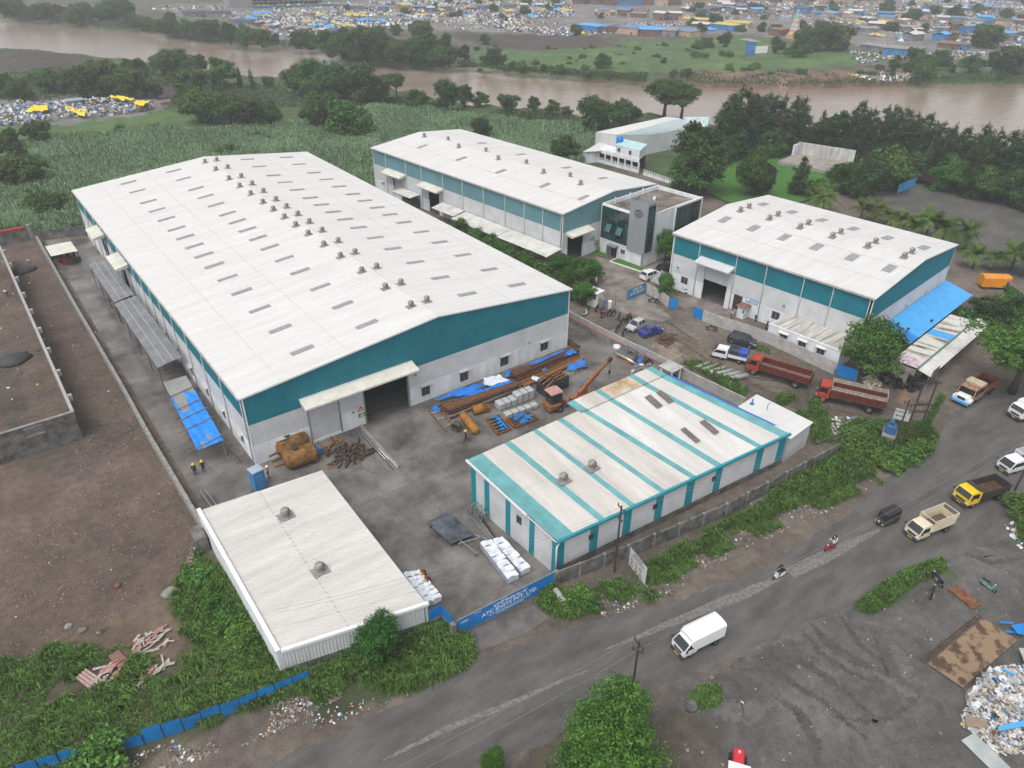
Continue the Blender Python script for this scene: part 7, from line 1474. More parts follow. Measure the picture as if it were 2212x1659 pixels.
# ---- mobile crane in the yard
ca_, cb_ = kSt(1610,910), kSt(2020,770); t = thing('mobile_crane', 'orange pick-and-carry crane with long boom in the yard', 'crane', ((ca_.x+cb_.x)/2,(ca_.y+cb_.y)/2,.03), math.atan2(cb_.y-ca_.y, cb_.x-ca_.x))
m_cro = mat('crane_orange', (.26,.09,.045), .75, .35, 2., col2=(.40,.145,.06)); hl = (cb_-ca_).length/2
b = MB(); b.bev(-hl-1.0,-hl+.9,-.95,.95,.55,1.3,.08); b.build('counterweight', m_cro, t)
b = MB(); b.box(-hl+.9,hl+.6,-.35,.35,.6,.85); b.build('chassis', m_cro, t)
b, gl_ = MB(), MB(); cab_box(b, gl_, -hl-.6, -hl+1.1, 1.6, 1.3, 1.75, 3.0, .15); gl_.build('windows', m_glasscar, t)
b = MB()
for x in (-hl-.5, -hl+.95):
 for s in (-.75,.75): b.bar((x,s,1.3),(x,s*.95,2.85),.08)
b.box(-hl-.6,-hl+1.05,-.78,.78,1.3,1.5); b.build('cab_frame', m_dark, t)
b = MB(); b.bev(-hl-.75,-hl+1.15,-.9,.9,2.85,3.1,.12); b.build('cab_roof', mat('faded_red_roof', (.46,.25,.22), .7, .2, 2.), t)
for x, r in ((-hl+.6,.5),(hl+.1,.62)):
 for s in (-1, 1): wheel(t, x, s*.95, r, .38)
b = MB(); b.bev(-hl+1.5,-hl+2.2,-.8,-.2,.87,1.3,.04); b.build('tool_box', m_cro, t); b = MB(); b.bev(-.2,.7,-.75,-.1,.87,1.35,.04); b.build('engine_box', m_cro, t)
piv = V(hl-.6,.2,1.5); tip = V(hl+4.1,.8,4.4)
b = MB(); b.prism([(hl-1.4,-.1,.86),(hl+.2,-.1,.86),(hl-.4,-.1,2.1)], (0,.12,0)); b.prism([(hl-1.4,.4,.86),(hl+.2,.4,.86),(hl-.4,.4,2.1)], (0,.12,0)); b.build('boom_mount', m_cro, t)
back = piv-(tip-piv)*.35
b = MB(); b.bar(back, piv.lerp(tip,.55), .42, .5); b.build('boom', m_cro, t); b = MB(); b.bar(piv.lerp(tip,.5), tip, .3, .36); b.build('boom_extension', m_cro, t)
b = MB(); b.bar(tip-(tip-piv)*.06, tip+V(.35,.06,.1), .4, .5); b.build('boom_head', m_dark, t)
b = MB(); b.tube([(hl-1.2,.2,1.0), tuple(piv.lerp(tip,.3))], .11, 8); b.build('ram', m_galv, t)
hk = tip+V(.2,.05,-.2); b = MB(); b.tube([tuple(hk), (hk.x,hk.y,2.6)], .025, 5); b.build('rope', m_dark, t); b = MB(); b.box(hk.x-.15,hk.x+.15,hk.y-.1,hk.y+.1,2.1,2.6); b.tube([(hk.x,hk.y,2.1),(hk.x+.12,hk.y,1.95),(hk.x,hk.y,1.82),(hk.x-.1,hk.y,1.92)], .04, 6); b.build('hook_block', m_dark, t)
# ================================================================== people
def person_mesh(J, shirt, trouser, hair=None, barehead=True, skinarm=False):
 """one continuous body grown from a joint skeleton; J maps joint names to points"""
 P = {k: Vector(v) for k, v in J.items()}
 chain = [('pelvis',.125),('waist',.12),('chest',.15),('neck',.055),('head0',.085),('head1',.105),('crown',.06)]
 names = []; rad = []; edges = []
 def addj(n, r, prev=None):
  names.append(n); rad.append(r)
  if prev is not None: edges.append((names.index(prev), len(names)-1))
 prev = None
 for n, r in chain: addj(n, r, prev); prev = n
 for s in 'lr':
  addj('sh'+s, .075, 'chest'); addj('el'+s, .052, 'sh'+s); addj('wr'+s, .036, 'el'+s); addj('ha'+s, .045, 'wr'+s); addj('fi'+s, .022, 'ha'+s)
  addj('hp'+s, .10, 'pelvis'); addj('kn'+s, .068, 'hp'+s); addj('an'+s, .045, 'kn'+s); addj('to'+s, .04, 'an'+s)
 me = bpy.data.meshes.new('body'); me.from_pydata([tuple(P[n]) for n in names], edges, [])
 o = bpy.data.objects.new('body', me); COL.objects.link(o); m = o.modifiers.new('skin', 'SKIN'); m.use_smooth_shade = True
 for i, v in enumerate(me.skin_vertices[0].data): v.radius = (rad[i], rad[i]*(.8 if names[i] in ('chest','waist','pelvis') else 1)); v.use_root = (i == 0)
 o.modifiers.new('sub', 'SUBSURF').levels = 1
 bpy.context.view_layer.update(); out = bpy.data.meshes.new_from_object(o.evaluated_get(bpy.context.evaluated_depsgraph_get())); bpy.data.objects.remove(o)
 out.materials.clear()
 for k in (shirt, trouser, m_skin, m_black): out.materials.append(k)
 seg = []
 for a, b2 in edges:
  n = names[b2]; k = 0
  if n.startswith(('kn','an','hp')): k = 1
  elif n.startswith('to'): k = 3
  elif n.startswith(('ha','fi')) or n in ('neck','head0','head1','crown'): k = 2
  elif n.startswith('wr') and skinarm: k = 2
  seg.append((P[names[a]], P[n], k, n))
 for p in out.polygons:
  c0 = p.center
  def dist(s):
   e = s[1]-s[0]; u = max(0, min(1, (c0-s[0]).dot(e)/max(1e-6, e.length_squared))); return (c0-(s[0]+e*u)).length
  p.material_index = min(seg, key=dist)[2]
 return out
def stand(dx=0., stride=0., armf=0.):
 return dict(pelvis=(0,0,.93), waist=(0,0,1.08), chest=(0,0,1.32), neck=(0,0,1.48), head0=(.02,0,1.57), head1=(.02,0,1.66), crown=(.0,0,1.74),
  shl=(0,.19,1.40), ell=(-.05+armf*.3,.26,1.13), wrl=(.05+armf*.45,.26,.92+armf*.1), hal=(.08+armf*.5,.25,.84+armf*.12), fil=(.10+armf*.55,.24,.76+armf*.12), shr=(0,-.19,1.40), elr=(-.05-armf*.2,-.26,1.13), wrr=(.05-armf*.2,-.26,.92), har=(.08-armf*.2,-.25,.84), fir=(.10-armf*.2,-.24,.76),
  hpl=(0,.10,.88), knl=(.05+stride*.5,.11,.48), anl=(-.02+stride,.11,.09), tol=(.14+stride,.13,.04), hpr=(0,-.10,.88), knr=(.05-stride*.35,-.11,.48), anr=(-.02-stride*1.1,-.11,.12), tor=(.12-stride*1.1,-.13,.04))
def bend():
 j = stand(); j.update(waist=(.10,0,1.02), chest=(.32,0,1.12), neck=(.45,0,1.12), head0=(.53,0,1.10), head1=(.60,0,1.08), crown=(.68,0,1.05), shl=(.34,.19,1.14), ell=(.40,.22,.86), wrl=(.50,.2,.64), hal=(.53,.19,.56), fil=(.55,.18,.48), shr=(.34,-.19,1.14), elr=(.40,-.22,.86), wrr=(.50,-.2,.64), har=(.53,-.19,.56), fir=(.55,-.18,.48)); return j
def ride():
 return dict(pelvis=(-.25,0,.88), waist=(-.22,0,1.02), chest=(-.12,0,1.26), neck=(-.08,0,1.42), head0=(-.05,0,1.50), head1=(-.04,0,1.59), crown=(-.05,0,1.67), shl=(-.10,.19,1.34), ell=(.04,.27,1.12), wrl=(.25,.30,1.02), hal=(.32,.30,1.0), fil=(.38,.28,.97), shr=(-.10,-.19,1.34), elr=(.04,-.27,1.12), wrr=(.25,-.30,1.02), har=(.32,-.30,1.0), fir=(.38,-.28,.97),
  hpl=(-.22,.11,.85), knl=(.22,.17,.74), anl=(.16,.15,.36), tol=(.32,.15,.31), hpr=(-.22,-.11,.85), knr=(.22,-.17,.74), anr=(.16,-.15,.36), tor=(.32,-.15,.31))
m_cov = mat('dark_navy_coverall', (.014,.016,.026), .85, .2, 4.); m_maroon = mat('maroon_coverall', (.12,.025,.02), .85, .2, 4.); m_wshirt = mat('white_shirt', (.55,.56,.58), .85, .1, 4.); m_pink = mat('red_pink_shirt', (.45,.06,.10), .85, .1, 4.); m_greyt = mat('grey_trousers', (.09,.09,.10), .85, .1, 4.); m_blk = mat('black_jacket', (.012,.012,.013), .8, .2, 4.)
MESH_STAND = {}
def person(label, P, rz, J, shirt, trouser, helmet=None, hair=True, z=.03, skinarm=False, group=None):
 t = thing('person', label, 'person', (P.x, P.y, z), rz, group); me = person_mesh(J, shirt, trouser, skinarm=skinarm); o = bpy.data.objects.new('body', me); COL.objects.link(o); o.parent = t
 c1 = Vector(J['crown']); h1 = Vector(J['head1']); ax = (c1-Vector(J['head0'])).normalized()
 b = MB()
 if helmet:
  b.lathe([(.155,-.02),(.15,0),(.145,.06),(.11,.13),(.05,.165),(.01,.17)], h1-ax*.01, ax, 12); b.lathe([(.19,-.03),(.15,-.01)], h1, ax, 12); b.build('helmet', helmet, t, True)
 elif hair: b.lathe([(.115,-.04),(.122,.03),(.10,.10),(.04,.135),(.01,.14)], h1-V(.015,0,0), ax, 10); b.build('hair', m_black, t, True)
 return t
m_hely = mat('yellow_helmet', (.80,.55,.03), .35, .05, 2.)
person('standing worker in dark overalls and yellow helmet, left one of two in the lane', c01(1270,1425), 1.2, stand(armf=.15), m_cov, m_cov, m_hely)
person('standing worker in dark overalls and yellow helmet, right one of two in the lane', c01(1325,1405), 1.6, stand(armf=.3), m_cov, m_cov, m_hely)
person('worker in dark overalls and yellow helmet striding across the yard', c11(808,1205), 2.9, stand(stride=.32, armf=.4), m_cov, m_cov, m_hely)
person('worker in red-pink shirt and white helmet between blue cabin and tanks', c01(1745,1440), 3.0, stand(armf=.5), m_pink, m_greyt, m_white)
person('upper of two maroon-clad workers bending over the wrapped bundle by the low shed', c12(545,425), 3.5, bend(), m_maroon, m_maroon, m_hely)
person('lower of two maroon-clad workers bending over the wrapped bundle by the low shed', c12(575,470), 3.2, bend(), m_maroon, m_maroon, m_hely)
person('worker in white shirt bending down on the brown plot', c01(55,265), 2.4, bend(), m_wshirt, m_greyt, None, skinarm=True)
person('man in white shirt standing inside the precast wall by the booth', c21(315,410), 2.6, stand(), m_wshirt, m_greyt, None, skinarm=True)
P = c22(620,425); person('scooter rider in black jacket on the white scooter', P, RD, ride(), m_blk, m_blk, None, z=.02)
P = c22(950,245); person('scooter rider in pale shirt on the red scooter', P, RD, ride(), m_wshirt, m_greyt, None, z=.02, skinarm=True)
Jp = ride(); Jp = {k: (v[0]-.42, v[1]*.9, v[2]+.05) for k, v in Jp.items()}; person('passenger in white seated behind the rider on the red scooter', P, RD, Jp, m_wshirt, m_cov, None, z=.02)
# ================================================================== things lying in the main yard
kTy = crop(3200, 1020, .17356); kTr = crop(3180, 1480, .17359)
KV.update({kSt: .18228, kTk: .1302, kTy: .17356, kTr: .17359})
def ibeam(b, a, z, hgt_=.3, w=.2, m=0):
 a, z = Vector(a), Vector(z); up = V(0,0,1); b.bar(a, z, w, .03, m); b.bar(a+up*hgt_, z+up*hgt_, w, .03, m); b.bar(a+up*hgt_/2, z+up*hgt_/2, .03, hgt_-.03, m)
def beam_stack(label, A, B, width, n, layers, m=(m_rust, m_rustdk), h=.28, name='beam_stack'):
 """A, B: middle of both ends; beams lie side by side across the width"""
 t = thing(name, label, 'steel beams', (A.x, A.y, .05), ang(A, B)); L = (B-A).length
 for j in range(layers):
  for k in range(n-j):
   y = -width/2+width*(k+.5+j*.5)/n; dx0, dx1 = random.uniform(-.3,.4), random.uniform(-.5,.3)
   b = MB(); ibeam(b, (dx0,y,.12+j*h),(L+dx1,y+random.uniform(-.05,.05),.12+j*h), h-.05, width/n*.82); b.build('beam', random.choice(m), t)
 for x in (L*.15, L*.5, L*.85): b = MB(); b.box(x-.1,x+.1,-width/2-.1,width/2+.1,0,.1); b.build('bearer', m_wood, t)
 return t
def sheet(name, label, pts, amp, m, cat, nu=14, nv=8, seed=1, thick=True):
 """crumpled sheet over four corner points"""
 a, b_, c_, d = [Vector(p) for p in pts]
 def fn(u, v):
  p = a.lerp(b_, u).lerp(d.lerp(c_, u), v); w = math.sin(7.1*u+3*seed)*math.sin(5.3*v+seed)+.6*math.sin(17*u-11*v+seed)+.4*math.sin(29*u+23*v); e = min(u, 1-u, v, 1-v); return (p.x+.12*math.sin(9*v+seed)*(e < .04), p.y+.12*math.sin(13*u+seed)*(e < .04), p.z+amp*w*.5)
 b = MB(); b.grid(fn, nu, nv); o = b.build(name, m, None, True); return tag(o, label, cat)
beam_stack('long stack of rusty steel beams nearest the warehouse door, under blue sheets', kSt(330,940), kSt(1190,625), 2.3, 9, 2)
beam_stack('stack of rusty steel beams at the far end of the warehouse wall', kSt(1140,545), kSt(1890,235), 2.2, 8, 3)
beam_stack('thin row of rusty steel sections between the beam stack and the crane', kSt(1240,640), kSt(1950,310), 1.5, 5, 1, (m_rust, m_orange))
beam_stack('short dark stack of pipes at the warehouse corner', kSt(1800,110), kSt(1930,190), .8, 4, 1, (m_rustdk,))
beam_stack('bundle of grey pipes lying along the front of the long beam stack', kSt(420,1010), kSt(1270,660), .5, 3, 1, (m_rustdk, m_steel), .16)
m_tarp2 = mat('bright_blue_sheet', (.03,.28,.85), .4, .25, 1.2, bump=.8, bscale=4, col2=(.01,.13,.55))
def zc(fn, x, y, z): return fn(x, y, z)
sheet('tarpaulin', 'blue tarpaulin over the beams left of the white sheet', [zc(kSt,200,800,.5),zc(kSt,700,700,.75),zc(kSt,830,580,1.0),zc(kSt,580,630,1.1)], .16, m_tarp2, 'tarpaulin', 22, 10, 2)
sheet('tarpaulin', 'narrow blue tarpaulin strip along the front of the white sheet', [zc(kSt,420,815,.7),zc(kSt,1130,580,.8),zc(kSt,1110,545,.9),zc(kSt,560,740,.9)], .12, m_tarp2, 'tarpaulin', 26, 6, 5)
sheet('tarpaulin', 'long blue tarpaulin on the far beam stack by the warehouse corner', [zc(kSt,1065,520,.4),zc(kSt,1400,375,1.15),zc(kSt,1800,185,1.15),zc(kSt,1060,450,1.0)], .12, m_tarp2, 'tarpaulin', 26, 8, 3)
sheet('tarpaulin', 'blue tarpaulin over the end of the far beam stack', [zc(kSt,1760,270,1.0),zc(kSt,1910,235,.9),zc(kSt,1860,190,1.1),zc(kSt,1780,215,1.15)], .14, m_tarp2, 'tarpaulin', 12, 8, 4)
sheet('tarpaulin', 'crumpled blue tarpaulin on pipes beside the crane boom', [zc(kSt,1790,450,.3),zc(kSt,2030,390,.6),zc(kSt,2000,310,1.0),zc(kSt,1800,370,1.0)], .2, m_tarp2, 'tarpaulin', 14, 10, 6)
sheet('plastic_sheet', 'crumpled white plastic sheet between the blue tarpaulins', [zc(kSt,815,630,.9),zc(kSt,1110,565,.9),zc(kSt,980,490,1.0),zc(kSt,800,530,1.1)], .2, m_offwhite, 'plastic sheet', 16, 12, 7)
sheet('plastic_sheet', 'small white plastic sheet on the thin row of sections', [zc(kSt,1370,545,.5),zc(kSt,1440,585,.4),zc(kSt,1470,520,.5),zc(kSt,1400,500,.7)], .16, m_offwhite, 'plastic sheet', 8, 8, 8)
for k, (x, y, s) in enumerate(((235,890,.5),(1530,435,.35),(1560,540,.3),(1980,590,.3),(1465,555,.3))):
 p = kSt(x,y,.45); sheet('tarpaulin', ['scrap of blue tarpaulin at the left end of the long beams','scrap of blue tarpaulin in the middle of the far beams','scrap of blue tarpaulin behind the black cages','blue scrap of sheet under the crane boom','blue scrap next to the small white sheet'][k], [p+V(-s,-s,-.1),p+V(s,-s,-.2),p+V(s,s,0),p+V(-s,s,.1)], .2, m_tarp2, 'tarpaulin', 6, 6, k)
# silver ducts
def duct(label, A, B, w, h, n, steps):
 t = thing('silver_duct', label, 'duct', (A.x, A.y, .05), ang(A, B)); L = (B-A).length
 for k in range(n):
  x0, x1 = L*k/n+.03, L*(k+1)/n-.03; hh = h+(.45 if steps and k >= n*.45 else 0); b = MB(); b.bev(x0,x1,-w/2,w/2,.1,hh,.07); s = b.build('section', mat('dull_zinc', (.50,.51,.52), .45, .12, 2., metal=.25), t)
  b = MB(); b.box(x1,x1+.06,-w/2-.04,w/2+.04,.08,hh+.04); b.build('flange', m_steel, s)
 return t
duct('large stepped silver duct lying in the yard', kSt(960,900), kSt(1370,750), 1.3, .95, 6, True)
duct('low silver duct lying in front of the large stepped one', kSt(1050,1000), kSt(1430,870), .9, .6, 5, False)
# orange vessels
A, B = kSt(560,985,.4), kSt(710,1170,.4); t = thing('pressure_vessel', 'long rust-orange cylinder lying near the walking worker', 'cylinder')
d = (B-A); r = .55; L = d.length; b = MB(); b.lathe([(.02,-.25),(r*.6,-.2),(r*.92,-.08),(r,.1),(r,L-.1),(r*.92,L+.08),(r*.6,L+.2),(.02,L+.25)], (A.x,A.y,.6), (d.x,d.y,0), 20); b.build('shell', m_orange, t, True)
for f in (.2,.4,.6): p = A.lerp(B, f); b = MB(); b.lathe([(.12,0),(.12,.3),(.2,.3),(.2,.36)], (p.x-.3,p.y-.4,.55), (-.7,-.7,.1), 10); b.build('nozzle', m_dark, t)
A, B = kSt(680,960), kSt(850,925); d = B-A; t = thing('skirted_drum', 'short rust-orange drum with fins behind the long orange cylinder', 'drum')
b = MB(); b.lathe([(.62,0),(.62,1.2),(.5,1.25),(.48,2.1)], (A.x,A.y,.65), (d.x,d.y,0), 18); b.build('shell', m_orange, t, True)
for k in range(4): a = k*1.57+.4; p = A+d.normalized()*1.7; b = MB(); b.bar((p.x,p.y,.65),(p.x+.0,p.y+.6*math.cos(a),.65+.6*math.sin(a)),.6,.06); b.build('fin', m_rust, t)
p = kSt(480,1160); t = thing('flanged_spool', 'dark flanged pipe spool standing at the end of the yellow frame', 'spool', (p.x,p.y,.05), .5)
b = MB(); b.lathe([(.62,0),(.62,.12),(.46,.12),(.46,.75),(.62,.75),(.62,.87),(.4,.87),(.4,0)], (-.3,0,.62), (1,0,0), 20, cap=False); b.build('spool', mat('olive_grey_steel', (.10,.09,.07), .6, .3, 2.), t)
t = thing('welded_ladder', 'ladder-like welded pipe frame beside the warehouse ramp', 'frame')
P4 = [kSt(150,920,.15), kSt(355,1160,.15), kSt(450,1090,.2), kSt(260,910,.2)]
for p, q in ((P4[0],P4[1]),(P4[3],P4[2])): b = MB(); b.bar(p,q,.14); b.build('rail', m_rust, t)
for f in (.1,.45,.85): b = MB(); b.tube([P4[0].lerp(P4[1],f), P4[3].lerp(P4[2],f)], .06, 6); b.build('rung', m_galv, t)
# blue fixtures
def fixture(label, corners, n):
 t = thing('base_frame', label, 'frame'); q = [fn_ for fn_ in corners]
 for p, r_ in zip(q, q[1:]+q[:1]): b = MB(); b.bar(p+V(0,0,.18), r_+V(0,0,.18), .22, .3); b.build('side_rail', m_rust, t)
 for k in range(n):
  f = (k+.5)/n; p, r_ = q[0].lerp(q[1], f), q[3].lerp(q[2], f); b = MB(); b.bar(p.lerp(r_,.04)+V(0,0,.3), p.lerp(r_,.96)+V(0,0,.3), .14, .2); b.build('cross_rail', m_rustdk, t)
  u = random.uniform(.1,.6); b = MB(); b.bar(p.lerp(r_,u)+V(0,0,.46), p.lerp(r_,u+random.uniform(.2,.38))+V(0,0,.46), .34, .12); b.build('blue_plate', m_blue, t)
 b = MB(); b.bar(q[0].lerp(q[3],.72).lerp(q[1],.05)+V(0,0,.5), q[1].lerp(q[2],.75)+V(0,0,.5), .22, .1); b.build('blue_plate', m_blue, t); return t
fixture('square welded frame with bright blue plates, nearest the walking worker', [kSt(840,1040), kSt(970,1215), kSt(1125,1150), kSt(980,985)], 5)
fixture('long welded frame with bright blue plates in front of the low silver duct', [kSt(1070,1040), kSt(1170,1130), kSt(1450,1030), kSt(1350,960)], 7)
# black steel cages
for lb, q, h in (('black steel cage stack in front, beside the crane cab', [kSt(1435,690),kSt(1560,780),kSt(1650,690),kSt(1530,620)], 1.7),('black steel cage stack behind the front one', [kSt(1590,640),kSt(1680,700),kSt(1800,640),kSt(1700,580)], 1.9)):
 t = thing('steel_cage', lb, 'cage')
 for j in range(5):
  for p, r_ in zip(q, q[1:]+q[:1]): b = MB(); b.bar(p+V(0,0,.1+h*j/5), r_+V(0,0,.1+h*j/5), .12, h/5*.7); b.build('bar', m_dark, t)
 for p in q: b = MB(); b.bar(p, p+V(0,0,h), .14); b.build('post', m_dark, t)
 for k in range(3): b = MB(); f = (k+.5)/3; b.bar(q[0].lerp(q[1],f)+V(0,0,h), q[3].lerp(q[2],f)+V(0,0,h), .28, .08); b.build('top_bar', m_rust, t)
# pipe racks near the boom
t = thing('pipe_rack', 'row of grey bent pipe hoops under the crane boom', 'rack')
for k in range(4):
 p = kSt(1830+55*k, 520-28*k); b = MB(); b.tube([(p.x,p.y,0),(p.x+.2,p.y,.9),(p.x+1.6,p.y+.3,.9),(p.x+1.8,p.y+.3,0)], .05, 6); b.build('hoop', mat('grey_green_pipe', (.13,.15,.14), .5, .2, 2.), t)
# two big rusty tanks left of the shutter
for lb, a, z in (('big rusty storage tank against the warehouse wall, rear one of two',(250,945),(650,775)),('big rusty storage tank beside the low shed, front one of two',(370,1130),(800,985))):
 A, B = kTk(*a), kTk(*z); d = B-A; L = d.length; r = 1.15; t = thing('storage_tank', lb, 'tank')
 b = MB(); b.lathe([(.02,-.45),(r*.5,-.4),(r*.85,-.2),(r,0),(r,L),(r*.85,L+.2),(r*.5,L+.4),(.02,L+.45)], (A.x,A.y,1.2), (d.x,d.y,0), 26); b.build('shell', mat('patchy_tank_rust', (.115,.062,.03), .85, .3, 1.3, col2=(.31,.15,.04), fine=.2), t, True)
 n = V(-d.y,d.x,0).normalized()
 for f in (.12,.88):
  p = A.lerp(B, f); b = MB(); b.prism([tuple(p+n*.9), tuple(p-n*.9), tuple(p-n*.75+V(0,0,.7)), tuple(p+n*.75+V(0,0,.7))], tuple(d.normalized()*.15)); b.build('saddle', m_rustdk, t)
 for s in (-.55, .6): p = A+n*s; b = MB(); b.bar(p-d.normalized()*1.6+V(0,0,1.2), p+d.normalized()*.5+V(0,0,1.25), .12, .2); b.build('lifting_bar', m_rust, t)
 b = MB(); p = A.lerp(B,.35); b.lathe([(.28,0),(.28,.35),(.36,.35),(.36,.42)], (p.x,p.y,2.2), (0,0,1), 12); b.build('manhole', m_dark, t)
t = thing('rusty_skid', 'small rusty steel skid with a blue sheet behind the tanks', 'skid'); p = kTk(850,900)
for k in range(3):
 for s in (-.6,.6): b = MB(); b.bar((p.x+s,p.y-.7,.2+.5*k),(p.x+s,p.y+.7,.2+.5*k),.12); b.build('bar', m_orange, t)
for x in (-.6,.6):
 for y in (-.7,.7): b = MB(); b.bar((p.x+x,p.y+y,0),(p.x+x,p.y+y,1.3),.12); b.build('post', m_orange, t)
b = MB(); b.box(p.x-.4,p.x+.4,p.y-.5,p.y+.3,.3,1.0); b.build('blue_bundle', m_tarp2, t)
p = kTk(1080,780)
for k in range(9): b = MB(); q = p+V(random.uniform(-1,1.2),random.uniform(-.6,.5),random.uniform(.05,.5)); a = random.uniform(0,3.1); b.bar(q, q+V(math.cos(a),math.sin(a),random.uniform(-.1,.1))*random.uniform(.5,1.3), .14, .1); tag(b.build('rusty_bracket', random.choice([m_orange, m_rust])), 'rusty steel bracket in the small heap below the shutter', 'bracket', 'rusty brackets below the shutter')
p0 = kTk(1380,900)
for k in range(46):
 a = random.gauss(.7,.5) if k % 3 else random.uniform(0,3.1); q = p0+V(random.uniform(-2.3,2.2),random.uniform(-1.7,1.7),.1+.5*random.random()*max(.2,1-k/60)); L = random.uniform(.7,2.0); e = V(math.cos(a),math.sin(a),random.uniform(-.08,.08))*L; b = MB(); n = V(-e.y,e.x,0)*random.uniform(-.18,.18)
 b.tube([q-e*.5, q+n, q+e*.5], random.uniform(.07,.14), 8); tag(b.build('scrap_pipe', random.choice([m_dark, m_rustdk, m_pole]), None, True), 'dark scrap pipe in the tangled heap beside the warehouse ramp', 'pipe', 'scrap pipes by the ramp')
t = thing('steel_grating', 'square grey steel grating lying by the scrap pipes', 'grating'); q = [kTk(1580,1020,.1),kTk(1640,1140,.1),kTk(1800,1080,.1),kTk(1740,960,.1)]
for k in range(5):
 f = k/4; b = MB(); b.bar(q[0].lerp(q[1],f), q[3].lerp(q[2],f), .05); b.build('bar', m_galv, t); b = MB(); b.bar(q[0].lerp(q[3],f), q[1].lerp(q[2],f), .05); b.build('bar', m_galv, t)
t = thing('wooden_pallet', 'small wooden pallet with bricks beside the front tank', 'pallet'); p = kTk(1070,1100)
for k in range(5): b = MB(); b.box(p.x-.55,p.x+.55,p.y-.5+.22*k,p.y-.36+.22*k,.1,.14); b.build('plank', m_wood, t)
for k in range(8): b = MB(); x, y = p.x+random.uniform(-.4,.3), p.y+random.uniform(-.35,.3); b.box(x,x+.22,y,y+.12,.15,.15+random.choice([.08,.16])); b.build('brick', m_rust, t)
ra, rb = kTk(1560,450), kTk(2190,1130)
wallrun('ramp_kerb', 'low concrete kerb along the left side of the door ramp', [ra, rb], .35, .3, m_concrete, 'kerb')
for k in range(7): f0 = random.uniform(.1,.3); A = ra.lerp(rb,f0)+V(-.25-.14*k,.0,.4 if k < 2 else .1); B = ra.lerp(rb,random.uniform(.75,1.05))+V(-.25-.15*k,0,.42 if k < 2 else .1); b = MB(); b.tube([A,B], .045, 6); tag(b.build('loose_pipe', random.choice([m_galv, m_steel, m_rustdk]), None, True), 'long thin pipe lying along the ramp kerb', 'pipe', 'pipes along the ramp kerb')
# wrapped bundles
def bundle(label, A, B, w, h, n, group=None):
 t = thing('wrapped_bundle', label, 'bundle', (A.x, A.y, .03), ang(A, B), group); L = (B-A).length
 for k in range(n):
  x0, x1 = L*k/n+.02, L*(k+1)/n-.02
  def fn(u, v, k=k):
   x = x0+(x1-x0)*u; y = -w/2+w*v; sag = .10*math.sin(math.pi*u)*math.sin(math.pi*v); e = .08*math.sin(6*v+k)*(u < .12 or u > .88); return (x, y, h-sag+e+.05*math.sin(3*k+5*v))
  b = MB(); b.grid(fn, 6, 5); b.box(x0+.02,x1-.02,-w/2+.02,w/2-.02,.14,h-.16); b.build('wrapped_unit', m_offwhite, t)
 for s in (-1,1): b = MB(); b.corr((0,s*w/2,0), (1,0,0), L, (0,0,1), .16, h-.06, (0,s,0), .22, .04); b.build('wrap_side', mat('grey_plastic_wrap', (.38,.40,.44), .25, .3, 3., bump=.6), t)
 for k in range(4): b = MB(); b.box(L*(k+.5)/4-.1,L*(k+.5)/4+.1,-w/2,w/2,0,.13); b.build('skid', m_wood, t)
 return t
bundle('long white plastic-wrapped bundle in the yard, nearer the gate of the pair', c12(935,225), c12(1115,460), 1.25, .85, 7)
bundle('long white plastic-wrapped bundle in the yard, nearer the striped shed of the pair', c12(1010,205), c12(1195,410), 1.15, .8, 6)
bundle('white plastic-wrapped bundle beside the low shed where two workers bend', c12(475,420), c12(625,600), 1.05, .8, 7)
bundle('white wrapped bundle half under the low shed eaves', c12(430,425), c12(570,620), .8, .8, 6)
t = thing('steel_plate', 'large dark steel plate resting on trestles in the yard', 'plate'); q = [c12(555,70,.7),c12(690,-5,.7),c12(860,150,.6),c12(710,208,.6)]
b = MB(); b.prism([tuple(p) for p in q], (0,0,.06)); b.build('plate', mat('wet_dark_steel', (.055,.062,.075), .35, .5, .8, col2=(.12,.135,.16)), t)
for p in q: b = MB(); b.bar(p+(sum(q, V(0,0,0))/4-p)*.15-V(0,0,p.z), p+(sum(q, V(0,0,0))/4-p)*.15, .09); b.build('leg', m_rustdk, t)
for k, (a, z) in enumerate((((770,185),(880,270)),((760,205),(915,160)),((840,140),(980,190)))):
 A, B = c12(*a,.5), c12(*z,.5); t = thing('trestle', ['steel trestle nearest the wrapped bundles','steel trestle under the corner of the dark plate','steel trestle between the plate and the striped shed'][k], 'trestle'); b = MB(); b.bar(A,B,.1); b.build('top_bar', m_steel, t)
 for p in (A.lerp(B,.1), A.lerp(B,.9)):
  for s in (-.3,.3): b = MB(); b.bar((p.x+s,p.y,0),(p.x,p.y,.47),.06); b.build('leg', m_steel, t)
for k in range(9): A, B = c12(800+14*k,-20+6*k,.15+.05*(k%3)), c12(960+8*k,170+4*k,.12); b = MB(); b.tube([A,B], .05, 6); tag(b.build('loose_pipe', random.choice([m_dark, m_steel, m_rustdk]), None, True), 'dark steel bar in the bundle beside the striped shed end wall', 'pipe', 'bars beside the striped shed')
for k in range(4):
 p = c12(865+22*k, 10+22*k); t = thing('pipe_stand', '%s tall grey pipe stand along the end wall of the striped shed' % ordn(k+1), 'stand', group='pipe stands'); b = MB(); b.bar((p.x-.5,p.y,0),(p.x-.4,p.y,1.5),.07); b.bar((p.x+.5,p.y,0),(p.x+.4,p.y,1.5),.07); b.bar((p.x-.4,p.y,1.45),(p.x+.4,p.y,1.45),.07); b.build('frame', m_steel, t)
